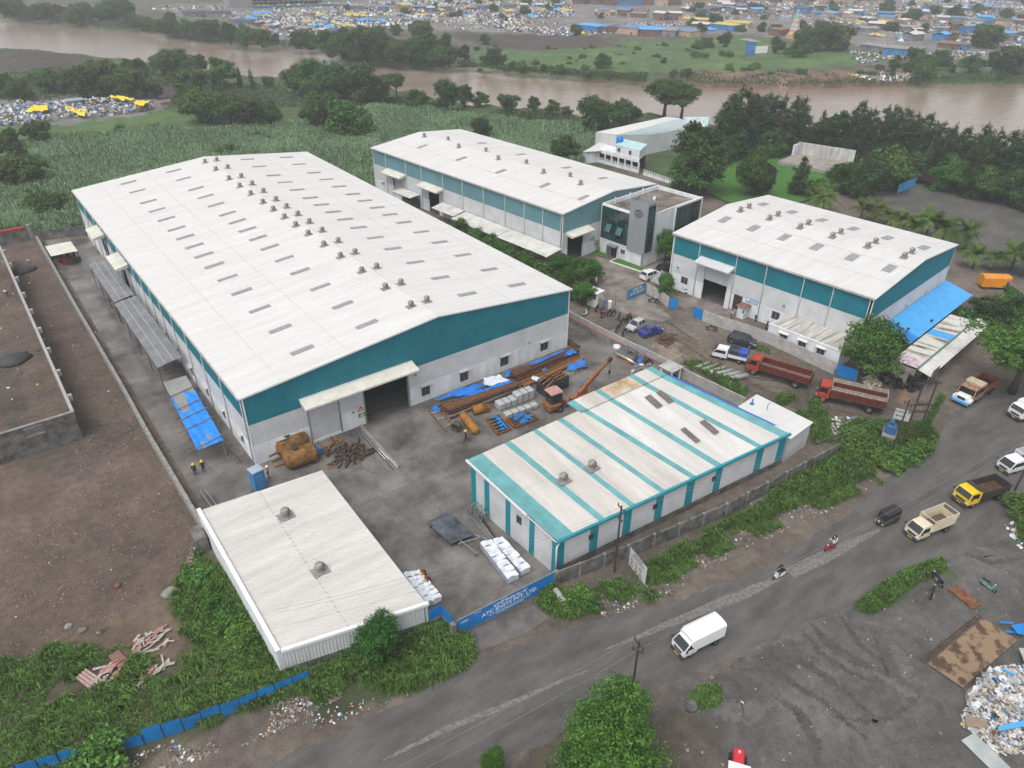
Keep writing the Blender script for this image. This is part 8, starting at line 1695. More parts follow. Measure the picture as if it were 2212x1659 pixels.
# by the right-hand yard wall
p = c11(1785,600); b = MB(); b.lathe([(.5,0),(.6,.1),(.6,.4),(.5,.55),(.25,.58),(.05,.56)], (p.x,p.y,0), n=16); tag(b.build('bulk_bag', m_offwhite, None, True), 'round white bulk bag by the pipe racks at the yard wall', 'bag')
t = thing('pipe_rack', 'blue-grey steel rack against the yard wall beside the bulk bag', 'rack'); A, B = c11(1860,600,.9), c11(1960,665,.9)
for z in (0, .5): b = MB(); b.bar(A+V(0,0,z), B+V(0,0,z), .1); b.build('rail', mat('blue_grey_steel', (.16,.21,.25), .5, .15, 2.), t)
for f in (0,.5,1): p = A.lerp(B,f); b = MB(); b.bar((p.x-.6,p.y,0),(p.x,p.y,1.6),.09); b.bar((p.x,p.y,0),(p.x,p.y,1.7),.09); b.build('post', MATS['blue_grey_steel'], t)
for k in range(6): b = MB(); b.tube([c11(1770+4*k,620+5*k,.2+.04*k), c11(1900+4*k,685+5*k,.2+.04*k)], .05, 6); tag(b.build('loose_pipe', m_galv if k < 4 else m_rust, None, True), 'long pipe lying beside the blue-grey rack at the yard wall', 'pipe', 'pipes at the yard wall')
b = MB(); b.bar(c11(1785,645,.15), c11(1880,700,.15), .25, .2); tag(b.build('orange_beam', m_orange), 'orange steel beam on the ground in front of the yard wall pipes', 'beam')
for k in range(16):
 p = c11(random.uniform(1870,2030), random.uniform(680,770)); s = random.uniform(.2,.6); b = MB(); b.T = Matrix.Translation(p) @ Matrix.Rotation(random.uniform(0,3),4,'Z'); b.bev(-s,s,-s*.6,s*.6,0,random.uniform(.2,.7),.05); tag(b.build('junk_box', random.choice([m_steel, m_dark, m_rustdk, m_tarp2, m_galv])), 'box of scrap in the jumble beside the small capped booth', 'scrap', 'jumble by the capped booth')
# sawhorse row in the lane
t = thing('ladder_rack', 'dark steel rack with many legs standing in the lane beside the low shed', 'rack'); A, B = c01(1315,1520,.9), c01(1395,1630,.9)
for s in (-.25,.25): b = MB(); b.bar(A+V(s,0,0), B+V(s,0,0), .08); b.build('rail', m_steel, t)
for k in range(6):
 p = A.lerp(B, k/5); b = MB(); b.bar((p.x-.25,p.y,.9),(p.x-.4,p.y,0),.06); b.bar((p.x+.25,p.y,.9),(p.x+.4,p.y,0),.06); b.build('leg', m_steel, t)
for k in range(4): p = c01(1490+22*k,1285+18*k); b = MB(); b.bar((p.x-.3,p.y,0),(p.x,p.y,.6),.05); b.bar((p.x+.3,p.y,0),(p.x,p.y,.6),.05); b.bar((p.x,p.y,.6),(p.x+.1,p.y+.5,.6),.05); tag(b.build('sawhorse', m_dark), 'small sawhorse beside the tarpaulin shelter', 'sawhorse', 'sawhorses by the shelter')
# ================================================================== concrete pipes, tyres, signs, poles
m_cpipe = mat('concrete_pipe', (.36,.35,.33), .9, .15, 2., fine=.08)
def cpipe(label, A, B, r=.38, group=None):
 d = B-A; b = MB(); L = d.length; b.lathe([(r,0),(r,L),(r*.8,L),(r*.8,0),(r,0)], (A.x,A.y,r+.02), (d.x,d.y,0), 18, cap=False); return tag(b.build('concrete_pipe', m_cpipe, None, True), label, 'pipe', group)
for k in range(6): A, B = c21(80+44*k,745+13*k), c21(165+48*k,710+16*k); cpipe('%s concrete pipe from the left in the row beside the white pickup' % ordn(k+1), A, B+(B-A)*.1, .36, 'row of concrete pipes')
cpipe('pale broken pipe leaning in the weeds by the main gate', c12(1385,530), c12(1440,610), .38); cpipe('short pale pipe beside the larger one by the gate', c12(1463,560), c12(1468,600), .22)
for k, (x, y) in enumerate(((940,1105),(990,1095),(950,1150))): cpipe('%s small concrete pipe in the weeds behind the annex room' % ordn(k+1), c21(x,y), c21(x+45,y+15), .2, 'pipes behind the annex')
def tyre_mesh(r, w): b = MB(); b.lathe([(r*.55,-w/2),(r*.9,-w/2),(r,-w*.3),(r,w*.3),(r*.9,w/2),(r*.55,w/2),(r*.52,0),(r*.55,-w/2)], n=20, cap=False); return b.mesh('tyre', m_black, True)
TY = tyre_mesh(.55,.32)
def tyre(label, P, z, rot, s=1., group='tyres piled by the workshop'):
 o = inst(TY, 'tyre', None, (P.x,P.y,z), rot, s); return tag(o, label, 'tyre', group)
for (x, y, n, lb) in ((640,1330,6,'tall'),(705,1400,5,'shorter'),(780,1450,3,'low')):
 P = kTy(x,y)
 for k in range(n): tyre('%s tyre from the ground in the %s tyre stack' % (ordn(k+1), lb), P+V(random.uniform(-.05,.05),random.uniform(-.05,.05),0), .17+.31*k, (0,0,random.random()))
for k, (x, y) in enumerate(((350,1350),(430,1400),(520,1440),(590,1450),(480,1330),(390,1300),(650,1450),(560,1370),(720,1480),(300,1310),(450,1280),(840,1400),(880,1350),(800,1380))):
 P = kTy(x,y); tyre('worn black lorry tyre in the loose pile by the workshop', P, .42 if k != 8 else .17, (R_(random.uniform(45,80)) if k != 8 else 0, R_(random.uniform(-20,20)), random.uniform(0,3)), random.uniform(.85,1.1), 'loose tyres by the workshop')
def pole(label, P, h, arms=(), r=.11, lean=(0,0), cat='utility pole', zarm=None):
 t = thing('utility_pole', label, cat, (P.x,P.y,0)); b = MB(); b.tube([(0,0,-.2),(lean[0],lean[1],h)], [r,r*.75], 8); b.build('pole', m_pole, t)
 for z, a, L in arms:
  f = z/h; b = MB(); b.bar((lean[0]*f-math.cos(a)*L,lean[1]*f-math.sin(a)*L,z),(lean[0]*f+math.cos(a)*L,lean[1]*f+math.sin(a)*L,z),.09); ar = b.build('cross_arm', m_pole, t)
  for s in (-.9,.9): b = MB(); b.lathe([(.04,0),(.07,.05),(.05,.12),(.07,.18),(.03,.24)], (lean[0]*f+math.cos(a)*L*s,lean[1]*f+math.sin(a)*L*s,z+.05), n=8); b.build('insulator', mat('brown_insulator', (.12,.05,.03), .3, .1, 3.), ar)
 return t
PR = RD+math.pi/2
p1 = g(1326.6,1236); pole('rusty roadside pole in front of the striped shed wall', p1, 8.6, ((8.3,PR,.55),(6.9,PR,.35)))
p2 = g(1359,1533); pole('rusty roadside pole beside the foreground tree', p2, 8.4, ((8.1,PR,.6),(7.3,PR+.6,.45)))
p3 = kTr(510,800); pole('dark slanting pole in front of the blue transformer', p3, 8.5, ((7.8,PR,.5),), .12)
p4, p5 = kTr(645,690), kTr(800,690);
t = thing('pole_structure', 'twin-pole steel structure with insulator racks, covered in creeper', 'pylon')
for p, h in ((p4,10.0),(p5,10.0)): b = MB(); b.tube([(p.x,p.y,-.2),(p.x,p.y,h)], [.13,.1], 8); b.build('pole', m_pole, t)
for z in (5.6,6.6,9.6):
 b = MB(); e = (p5-p4).normalized()*.6; b.bar(p4-e+V(0,0,z), p5+e+V(0,0,z), .1, .14); ar = b.build('cross_arm', m_pole, t)
 for k in range(6): q = p4.lerp(p5,k/5)+V(0,0,z+.07); b = MB(); b.lathe([(.05,0),(.1,.06),(.06,.14),(.1,.2),(.04,.3)], q, n=8); b.build('insulator', m_dark, ar)
pc = kTr(990,580)
me = npmesh('creeper', lobes_cloud([(pc.x-1.2+.1*k,pc.y+.6-.05*k,.6+.75*k,.55,.55,.7) for k in range(9)], 2600, .2, 77), 4, m_weed); o = bpy.data.objects.new('creeper', me); COL.objects.link(o); o.parent = t
p6 = kTr(2075,1190); pole('dark pole at the right edge of the picture', p6, 8.6, ((8.2,PR,.5),), .12, (.6,0))
t = thing('transformer', 'blue electrical transformer on a concrete plinth in the thicket', 'transformer', tuple(kTr(490,560)), .4); m_trb = mat('transformer_blue', (.045,.13,.30), .5, .15, 2.)
b = MB(); b.bev(-1.0,1.0,-.8,.8,0,1.1,.05); b.build('plinth', m_concrete, t); b = MB(); b.bev(-.55,.55,-.4,.4,1.1,2.3,.05); b.build('tank', m_trb, t)
for s in (-1,1):
 for k in range(6): b = MB(); b.box(-.5+.18*k,-.44+.18*k,s*.41 if s > 0 else -.65,.65 if s > 0 else -.41,1.25,2.15); b.build('fin', m_trb, t)
b = MB(); b.lathe([(.02,0),(.2,.02),(.2,.78),(.02,.8)], (-.4,.1,2.65), (1,0,.15), 12); b.bar((-.1,.1,2.3),(-.1,.1,2.6),.1); b.build('conservator', m_trb, t)
for k in range(3): b = MB(); b.lathe([(.07,0),(.1,.05),(.06,.12),(.1,.18),(.03,.3)], (-.3+.3*k,-.15,2.3), n=8); b.build('bushing', m_dark, t)
b = MB(); b.bev(.7,1.3,-.1,.4,1.1,1.7,.05); b.build('meter_box', mat('salmon_box', (.48,.20,.16), .6, .1, 2.), t)
# direction board
A, B = kTr(545,330,1.5), kTr(735,380,1.5); t = thing('direction_board', 'white direction board with a company name and arrow behind the transformer', 'sign', (A.x,A.y,0), ang(A,B)); L = (B-A).length
b = MB(); b.box(0,L,-.03,.03,2.0,3.5); b.build('board', mat('dirty_sign_white', (.50,.51,.51), .6, .1, 1.), t); letter(t, 'ATC ENSYS PVT LTD', L*.115, TR(L/2,-.036,3.15), m_navy, .01)
b = MB(); b.box(L*.2,L*.75,-.045,-.032,2.5,2.62); b.prism([(L*.2,-.032,2.36),(L*.2,-.032,2.76),(L*.08,-.032,2.56)], (0,-.012,0)); b.build('arrow', mat('brown_print', (.22,.10,.06), .6, .1, 2.), t)
for x in (.2,L-.2): b = MB(); b.bar((x,.06,0),(x,.06,3.5),.08); b.build('post', m_dark, t)
# roadside hoarding: panel seen from the road side
kHo = crop(2300, 2000, .08681); KV[kHo] = .08681
A0, B0 = kHo(440,315,2.8), kHo(860,850,2.8); rz = ang(A0,B0); L = (B0-A0).length
t = thing('roadside_hoarding', 'white tilted hoarding with printed circles and lettering on the verge', 'hoarding', (A0.x,A0.y,0), rz)
m_hb = mat('hoarding_white', (.55,.58,.57), .5, .06, 1.); b = MB(); b.box(0,L,-.03,.03,.35,2.75); b.build('board', m_hb, t); b = MB()
for z0, z1, x0, x1 in ((.28,.345,-.05,L+.05),(2.755,2.82,-.05,L+.05),(.345,2.755,-.06,-.003),(.345,2.755,L+.003,L+.06)): b.box(x0,x1,-.045,.045,z0,z1)
b.build('frame', m_rustdk, t)
for x in (.2,L-.15): b = MB(); b.bar((x,.08,0),(x,.08,2.7),.08); b.build('post', m_dark, t)
for z, m, w in ((2.45,mat('purple_print', (.20,.12,.22), .6, .1, 2.),.75),(2.1,mat('slate_print', (.12,.16,.22), .6, .1, 2.),1.0)):
 b = MB()
 for k in range(11):
  x = L/2-w+2*w*k/11; b.box(x,x+w*.14,-.036,-.031,z-.1,z+.1); b.box(x,x+w*.18,-.037,-.036,z+.08,z+.11)
 b.build('lettering', m, t)
b = MB(); b.box(.25,L-.25,-.036,-.031,1.78,1.84); b.build('stripe', mat('olive_print', (.35,.38,.16), .6, .1, 2.), t)
for k, (x, z, m) in enumerate(((.5,1.35,'slate_print'),(1.25,1.35,'notice_red'),(2.0,1.4,'slate_print'),(.5,.75,'brown_print'),(1.3,.75,'slate_print'),(2.1,.75,'slate_print'))):
 b = MB(); b.lathe([(.27,0),(.27,.005)], (x,-.031,z), (0,-1,0), 18); o = b.build('printed_circle', MATS[m], t); b = MB(); b.lathe([(.19,0),(.19,.004)], (x,-.0365,z), (0,-1,0), 14); b.build('printed_disc', mat('pale_print', (.42,.40,.38), .6, .3, 8.), o)
b = MB(); p = kHo(750,1560); b.tube([(p.x+.38*math.cos(a),p.y+.38*math.sin(a),.06+.05*math.sin(a)) for a in np.linspace(.4,5.6,18)], .06, 7); tag(b.build('hose_ring', mat('ochre_hose', (.38,.25,.07), .6, .1, 2.), None, True), 'ochre hose ring on the ground below the hoarding', 'hose')
p = kOf(560,1075,3.6); t = thing('ring_sign', 'round red and white ring sign on a thin pole over the guard cabin', 'sign', (p.x,p.y,0)); b = MB(); b.tube([(0,0,0),(0,0,3.4)], .04, 6); b.build('pole', m_dark, t); b = MB(); b.tube([(.42*math.cos(a)*.7,.42*math.cos(a)*.7,3.8+.42*math.sin(a)) for a in np.linspace(0,6.283,20)], .09, 6); b.build('ring', mat('pale_red_ring', (.55,.33,.30), .5, .4, 6.), t)
p = c20(545,1035); t = thing('floodlight_mast', 'thin mast with twin floodlights on the lawn', 'mast', (p.x,p.y,.3)); h = hgt(p, IH/2-CAM['f']*(p-CO).dot(CU)/(p-CO).dot(CF)-(1035-920)/3); b = MB(); b.tube([(0,0,0),(0,0,h)], .07, 6); b.bar((-.6,0,h),(.6,0,h),.06); b.build('mast', m_steel, t)
for s in (-.5,.5): b = MB(); b.box(s-.2,s+.2,-.1,.1,h,h+.3); b.build('floodlight', m_galv, t)
# overhead wires along the road
def wire(a, z, sag, n=14):
 pts = [Vector(a).lerp(Vector(z), k/n)-V(0,0,sag*4*(k/n)*(1-k/n)) for k in range(n+1)]; b = MB(); b.tube(pts, .014, 4, cap=False); return b.build('wire', mat('pale_wire', (.20,.195,.19), .5, .1, 1.))
d0 = V(math.cos(RD),math.sin(RD),0); sd = V(-d0.y,d0.x,0)
wl = [wire(p2+sd*.5+V(0,0,8.3), p2+sd*.5+d0*42+V(0,-2,8.3), 1.0), wire(p2-sd*.5+V(0,0,8.3), p2-sd*.5+d0*42+V(0,-2,8.3), 1.0), wire(p2+sd*.5+V(0,0,8.3), p6+V(0,0,8.4), 1.2), wire(p2-sd*.5+V(0,0,8.3), p6+sd*-.6+V(.6,0,8.4), 1.2), wire(p1+V(0,0,8.4), p3+V(0,0,7.9), .9), wire(p1+sd*.4+V(0,0,8.4), p3+sd*.4+V(0,0,7.9), .9), wire(p1+V(0,0,8.4), p1+V(-30,8,8.0), .9), wire(p1+sd*.4+V(0,0,8.4), p1+sd*.4+V(-30,8,8.0), .9), wire(p1+V(0,0,7.0), p1+V(-30,7.2,6.8), .9)]
for k, o in enumerate(wl): tag(o, ['near left overhead wire from the pole by the foreground tree','far left overhead wire from the pole by the foreground tree','upper overhead wire crossing the road towards the right-edge pole','lower overhead wire crossing the road towards the right-edge pole','upper overhead wire between the shed pole and the transformer pole','lower overhead wire between the shed pole and the transformer pole','first overhead wire from the shed pole across the gate','second overhead wire from the shed pole across the gate','third and lowest overhead wire from the shed pole across the gate'][k], 'wire', 'overhead wires')
# ================================================================== lower right: plates, heap, sheets
t = thing('rusty_plate', 'large rusty steel floor plate with wet brown stains, lower right', 'steel plate'); q = [c22(1590,985,.12),c22(1950,690,.12),c22(2165,835,.12),c22(1815,1140,.12)]
b = MB(); b.prism([tuple(p) for p in q], (0,0,.06)); b.build('plate', mat('stained_rust_plate', (.10,.055,.035), .6, .2, .9, col2=(.25,.17,.105), thr=(.42,.52), fine=.1), t)
e = (q[1]-q[0]).normalized(); n_ = V(-e.y,e.x,0)
for k in range(2): b = MB(); b.bar(q[0]+n_*(.25+.3*k)-e*.2, q[1]+n_*(.25+.3*k)+e*.2, .07); b.build('rail', m_rustdk, t)
for k in range(22): p = q[0].lerp(q[1],k/21); b = MB(); b.bar(p+n_*.2, p+n_*.6, .05); b.build('rung', m_rustdk, t)
q = [c22(1715,500,.08),c22(1775,480,.08),c22(1940,600,.08),c22(1880,632,.08)]; b = MB(); b.prism([tuple(p) for p in q], (0,0,.1)); tag(b.build('rusty_plate', m_rust), 'small rusty steel plate beside the sea-green scooter', 'steel plate')
def cutsheet(label, pts, z, m=None, th=.04): b = MB(); b.prism([tuple(c22(x,y,z)) for x, y in pts], (0,0,th)); return tag(b.build('metal_sheet', m or m_skyblue), label, 'sheet')
cutsheet('blue metal sheet with cut edge at the right edge, lower right', [(2130,735),(2230,720),(2230,800),(2170,790)], .6, m_blue); cutsheet('long blue metal strip above the cut blue sheet, lower right', [(2055,710),(2140,715),(2140,725),(2056,720)], .5, m_blue); cutsheet('short blue metal strip under the cut blue sheet, lower right', [(2090,770),(2230,778),(2230,792),(2092,782)], .3, m_blue)
cutsheet('blue folded sheet lying on the garbage heap', [(2040,1395),(2212,1350),(2212,1390),(2050,1420)], .9, m_skyblue); cutsheet('blue strip at the top edge of the garbage heap', [(2060,1020),(2075,1012),(2160,1050),(2150,1060)], .7, m_skyblue); cutsheet('brown cardboard sheet on the left side of the garbage heap', [(1830,1320),(1960,1340),(1980,1400),(1840,1390)], .5, mat('brown_cardboard', (.27,.20,.14), .85, .1, 2.))
def corrsheet(label, a, z, w, zz):
 A, B = c22(*a,zz), c22(*z,zz*.5); d = (B-A).normalized(); n = V(-d.y,d.x,0)*w; b = MB(); corrq(b, A, A+n, B, B+n, 9, .05); return tag(b.build('corrugated_sheet', mat('pale_grey_corrugated', (.40,.42,.42), .5, .12, 1.), None), label, 'corrugated sheet')
corrsheet('pale corrugated sheet lying below the garbage heap', (1805,1480), (2080,1750), 1.5, .15); corrsheet('pale corrugated sheet standing on top of the garbage heap', (2090,1070), (2230,1350), .9, 1.0); corrsheet('grey sheet at the right edge above the heap', (2180,880), (2240,1040), 1.2, .8)
lit = [mat('litter_white', (.62,.63,.64), .6, .1, 3.), mat('litter_cream', (.50,.44,.35), .7, .2, 3.), mat('litter_grey', (.25,.25,.25), .7, .2, 3.), mat('litter_blue', (.06,.22,.48), .6, .1, 3.), mat('litter_brown', (.17,.11,.075), .8, .2, 3.), mat('litter_yellow', (.72,.52,.05), .6, .1, 3.), mat('litter_pink', (.62,.20,.24), .6, .1, 3.), mat('litter_dark', (.05,.045,.045), .8, .2, 3.)]
def bits(pts, size, z, seed, probs, tilt=.5, lo=.25):
 """crumpled scraps: bent quads"""
 r = np.random.default_rng(seed); n = len(pts); cen = np.column_stack([pts, np.asarray(z)+0*pts[:,0]]); nr = r.normal(size=(n,3))*tilt; nr[:,2] += 1; s = size*r.uniform(lo,1.6,n)**1.4
 return leaves(cen, nr, s, r.uniform(.5,1.1), r), r.choice(len(lit), n, p=np.array(probs)/sum(probs))
def scrapmesh(name, label, cat, parts):
 co = np.concatenate([p[0] for p in parts]); mi = np.concatenate([p[1] for p in parts]); o = bpy.data.objects.new(name, npmesh(name, co, 4, lit, mi)); COL.objects.link(o); return tag(o, label, cat, kind='stuff')
HP = cc(c22, [(1850,1230),(1830,1330),(1800,1380),(1960,1480),(2010,1560),(2300,1560),(2300,1000),(2150,1000),(2010,1040),(1920,1110)]); hp = scatter(HP, 4200, 201); hc = np.array(HP)[:, :2].mean(0); hz = np.clip(1.25-np.hypot(hp[:,0]-hc[0]-.6, hp[:,1]-hc[1])*.34+vnoise(hp[:,0],hp[:,1],.8,2)*.5, .03, 2)
scrapmesh('garbage_heap', 'heap of white and cream plastic rubbish at the right, lower corner', 'rubbish heap', [bits(hp, .42, hz*np.random.default_rng(5).uniform(.55,1,len(hp)), 202, (62,22,8,3,4,1,0,2), .8)])
b = MB(); hm = 14
b.grid(lambda u, v: (hc[0]+(u-.5)*7.2, hc[1]+(v-.5)*7.2, max(-.1, .9-math.hypot(u-.5,v-.5)*3.2)), hm, hm); o = b.build('heap_core', lit[2], None, True); tag(o, 'packed core of the rubbish heap at the right, lower corner', 'rubbish heap', kind='stuff')
# litter on verges and bare ground
V1 = cc(c21, [(560,1500),(1250,1370),(1320,1460),(900,1680),(400,1900),(0,2120),(-400,2280),(-480,2240),(0,1960)]); V2 = cc(c02, [(900,1560),(1300,1420),(2000,1150),(2212,1100),(2212,1200),(1700,1480),(1100,1659),(800,1659)]); V3 = cc(c22, [(0,1150),(500,880),(950,660),(1150,640),(1700,340),(2150,250),(2212,700),(1700,1100),(1700,1659),(0,1659)]); V4 = cc(c12, [(1600,560),(2212,230),(2212,520),(1700,690)]); V5 = gl([(420,1165),(390,1250),(280,1335),(150,1395),(0,1450),(0,1500),(160,1430),(300,1360),(420,1270)])
pl = [bits(scatter(V1, 520, 211, thr=.5, ns=2.), .2, .06, 212, (26,16,18,5,26,1,2,6)), bits(scatter(V2, 480, 213, thr=.5, ns=2.), .22, .06, 214, (26,16,18,5,26,1,2,6)), bits(scatter(V3, 80, 215), .15, .05, 216, (40,12,20,8,12,2,5,3)), bits(scatter(V4, 420, 217), .2, .2, 218, (35,15,15,6,18,1,2,6)), bits(scatter(V5, 420, 219), .24, .06, 220, (35,12,20,4,22,1,4,3)), bits(scatter(cc(c12,[(-300,1320),(200,1200),(480,1160),(300,1260),(-200,1420)]), 110, 221), .2, .05, 222, (30,16,18,5,22,2,2,5)), bits(scatter(cc(c22,[(2080,80),(2230,60),(2230,280),(2150,200)]), 160, 223), .3, .1, 224, (50,15,12,6,12,2,2,3)), bits(scatter(cc(c21,[(900,1050),(1150,1040),(1100,1130),(960,1180)]), 220, 225), .25, .1, 226, (50,12,16,5,14,1,1,3)), bits(scatter(cc(kTy,[(90,1350),(260,1290),(350,1440),(200,1480)]), 420, 227), .3, .35, 228, (40,10,12,4,8,26,3,3), .9), bits(scatter(cc(c01,[(0,0),(230,0),(440,900),(430,1000),(0,1100)]), 90, 229), .32, .05, 230, (50,20,18,1,12,6,0,2)), bits(scatter(gl([(120,520),(440,1100),(300,1250),(0,1400),(0,1150),(180,1050)]), 160, 231), .14, .05, 232, (50,20,20,0,10,0,0,0))]
scrapmesh('litter', 'scattered plastic litter and scraps along the verges and waste ground', 'litter', pl)
def rocks(name, label, pts, size, m, seed):
 r = np.random.default_rng(seed); n = len(pts); s = size*r.uniform(.4,1.7,n)**1.6; th = r.uniform(0,6.28,n); base = []
 top = np.column_stack([pts+r.normal(size=(n,2))*s[:,None]*.15, s*.55]); ring = [np.column_stack([pts[:,0]+np.cos(th+k*1.5708)*s*.6*r.uniform(.7,1.2,n), pts[:,1]+np.sin(th+k*1.5708)*s*.6*r.uniform(.7,1.2,n), s*.12*r.uniform(.3,2,n)]) for k in range(4)]
 co = np.stack([np.stack([ring[k], ring[(k+1)%4], top], 1) for k in range(4)], 1).reshape(-1,3); o = bpy.data.objects.new(name, npmesh(name, co, 3, m)); COL.objects.link(o); return tag(o, label, 'stones', kind='stuff')
m_stn = mat('mixed_stone', (.22,.18,.15), .9, .3, 2., island=.5)
rocks('stones', 'small loose stones scattered over the brown plot', scatter(gl([(95,520),(445,1115),(400,1200),(300,1310),(0,1440),(-60,1200),(180,1060),(60,560)]), 6500, 241), .11, mat('pale_brown_stone', (.19,.14,.115), .9, .2, 2., island=.45), 242)
rocks('rubble', 'broken stones and rubble along the edge of the brown plot and the road verges', np.concatenate([scatter(V5, 900, 243), scatter(V1, 700, 244, thr=.5, ns=2.), scatter(V2, 500, 245, thr=.5, ns=2.), scatter(V4, 400, 246), scatter(V3, 60, 247)]), .17, m_stn, 248)
for k, (fn, x, y, s, m, lb) in enumerate(((c02,1105,530,.85,m_concrete,'large grey boulder at the edge of the brown plot'),(c02,765,480,.4,m_rust,'brown rock on the brown plot above the verge'),(c02,445,745,.4,m_stone,'tan rock at the lower edge of the brown plot'),(c02,535,770,.45,m_concdark,'dark rock beside the tan rock on the plot edge'),(c22,60,1260,.7,m_concdark,'dark rock by the grassy tuft below the van'),(c01,150,100,2.1,m_dark,'heap of dark gravel on the brown plot, far one'),(c01,90,680,2.4,m_dark,'heap of dark gravel on the brown plot inside the long wall'))):
 P = fn(x,y); r = random.Random(k); b = MB(); nr_ = [[(P.x+s*rr*math.cos(a)*r.uniform(.8,1.15), P.y+s*rr*math.sin(a)*r.uniform(.8,1.15)*.8, s*z*(.45 if s > 1.5 else .9)*r.uniform(.85,1.1)) for a in np.linspace(0,6.283,11)[:-1]] for rr, z in ((1,-.05),(.95,.35),(.6,.75),(.2,.9))]; b.loft(nr_); tag(b.build('gravel_heap' if s > 1.5 else 'boulder', m, None, True), lb, 'gravel heap' if s > 1.5 else 'rock')
# demolished timber, lower left
m_pinkw = mat('pink_painted_board', (.36,.17,.15), .8, .25, 2., fine=.1); m_greyw = mat('grey_timber', (.38,.34,.30), .85, .25, 3.)
for lb, q in (('fallen pink panelled door lying flat in the grass',[(490,1080),(560,1020),(680,1100),(600,1165)]),('brown door panel lying beside the timber heaps',[(700,935),(770,895),(855,985),(785,1035)])):
 t = thing('fallen_door', lb, 'door'); P = [c02(x,y,.12) for x, y in q]; b = MB(); b.prism([tuple(p) for p in P], (0,0,.1)); b.build('panel', m_pinkw if 'pink' in lb else mat('brown_board', (.20,.115,.09), .85, .2, 2.), t)
 if 'pink' in lb:
  for f in (.08,.36,.64,.92): b = MB(); b.bar(P[0].lerp(P[1],f)+V(0,0,.13), P[3].lerp(P[2],f)+V(0,0,.13), .12, .06); b.build('slat', m_greyw, t)
for x0, y0, n, sp, nm in ((980,850,34,(1.5,1.1),'upper'),(1030,1020,16,(.9,.7),'middle'),(710,1050,22,(.8,.9),'lower'),(910,1110,8,(.7,.5),'small')):
 P = c02(x0,y0)
 for k in range(n):
  a = random.gauss(.4,.6); L = random.uniform(.5,1.6); p = P+V(random.uniform(-1,1)*sp[0],random.uniform(-1,1)*sp[1],.06+.25*random.random()); e = V(math.cos(a),math.sin(a),random.uniform(-.12,.12))*L; b = MB(); b.bar(p-e*.5, p+e*.5, random.uniform(.1,.28), .05); tag(b.build('broken_board', random.choice([m_pinkw, m_greyw, m_greyw])), 'broken board in the %s timber heap on the grass' % nm, 'board', '%s timber heap' % nm)
for k in range(30): a = random.uniform(0,3.1); p = c11(random.uniform(2060,2160), random.uniform(500,570), .1+.2*random.random()); e = V(math.cos(a),math.sin(a),0)*random.uniform(.5,1.2); b = MB(); b.bar(p-e, p+e, .09, .05); tag(b.build('broken_board', m_rustdk), 'brown stick in the heap beside the dark blue car', 'stick', 'stick heap by the blue car')
# ================================================================== left scrap yard with yellow sheets
scrapmesh('scrap_yard', 'piled white and blue plastic scrap in the yard at the left edge', 'scrap', [bits(scatter(cc(c00,[(-60,690),(130,680),(350,680),(560,660),(700,660),(1000,680),(1000,710),(600,770),(380,790),(100,820),(-60,820)]), 5200, 251, thr=.30, ns=6.), .9, np.random.default_rng(3).uniform(.1,1.6,5200), 252, (48,10,16,14,6,1,2,5), .7)])
for k, (q, z, lb) in enumerate(((((165,725),(200,690),(310,680),(305,715)),1.6,'bright yellow tarpaulin over scrap, leftmost in the left scrap yard'),(((395,700),(440,690),(555,715),(550,755)),1.4,'largest yellow tarpaulin heap in the left scrap yard'),(((700,625),(760,618),(872,640),(800,650)),2.6,'yellow canopy sheet standing behind the left scrap yard'),(((865,660),(930,650),(975,665),(900,685)),2.2,'small yellow hut roof at the right end of the left scrap yard'))):
 sheet('yellow_tarpaulin', lb, [c00(x,y,z) for x, y in q], .7, m_tarpy, 'tarpaulin', 10, 8, k)
t = thing('scrap_hut', 'grey and blue tin hut in the left scrap yard', 'hut'); P = c00(490,690); b = MB(); b.box(P.x-2.5,P.x+2.5,P.y-2,P.y+2,0,2.2); b.build('wall', m_steel, t); b = MB(); b.box(P.x-2.8,P.x+2.8,P.y-2.3,P.y+2.3,2.21,2.35); b.build('roof', mat('grey_blue_tin', (.30,.36,.42), .5, .3, .6), t)
# ================================================================== far settlement
FZ = 1.3
SHM = [m_skyblue, mat('old_tin', (.26,.25,.25), .6, .3, .5), mat('dark_tin', (.10,.095,.10), .7, .3, .5), m_leanw, mat('brown_tin', (.20,.13,.10), .7, .3, .5), mat('blue_grey_tin', (.12,.22,.36), .6, .3, .5), m_tarpf]
WLM = [mat('blue_tin_wall', (.05,.20,.42), .6, .3, .4), mat('grey_tin_wall', (.20,.20,.21), .7, .3, .4), mat('peach_plaster', (.48,.33,.25), .85, .15, .4), mat('rust_tin_wall', (.17,.10,.075), .8, .3, .4)]
def shack_meshes(w, d, h, gable, seed):
 b = MB(); b.wall(w, h, [(w*.2,w*.2+1.0,-.01,1.9),(w*.6,w*.6+.9,1.0,1.8)], .12, x0=-w/2, y=-d/2); b.box(-w/2,w/2,d/2-.1,d/2,0,h); b.box(-w/2,-w/2+.1,-d/2+.13,d/2-.11,0,h); b.box(w/2-.1,w/2,-d/2+.13,d/2-.11,0,h); wl_ = b
 r = MB(); o = .35
 if gable: r.poly([(-w/2-o,-d/2-o,h),(w/2+o,-d/2-o,h),(w/2+o,0,h+.9),(-w/2-o,0,h+.9)]); r.poly([(-w/2-o,0,h+.9),(w/2+o,0,h+.9),(w/2+o,d/2+o,h),(-w/2-o,d/2+o,h)])
 else: corrq(r, (-w/2-o,-d/2-o,h+.02), (w/2+o,-d/2-o,h+.02), (-w/2-o,d/2+o,h+.6), (w/2+o,d/2+o,h+.6), 9, .04)
 return wl_, r
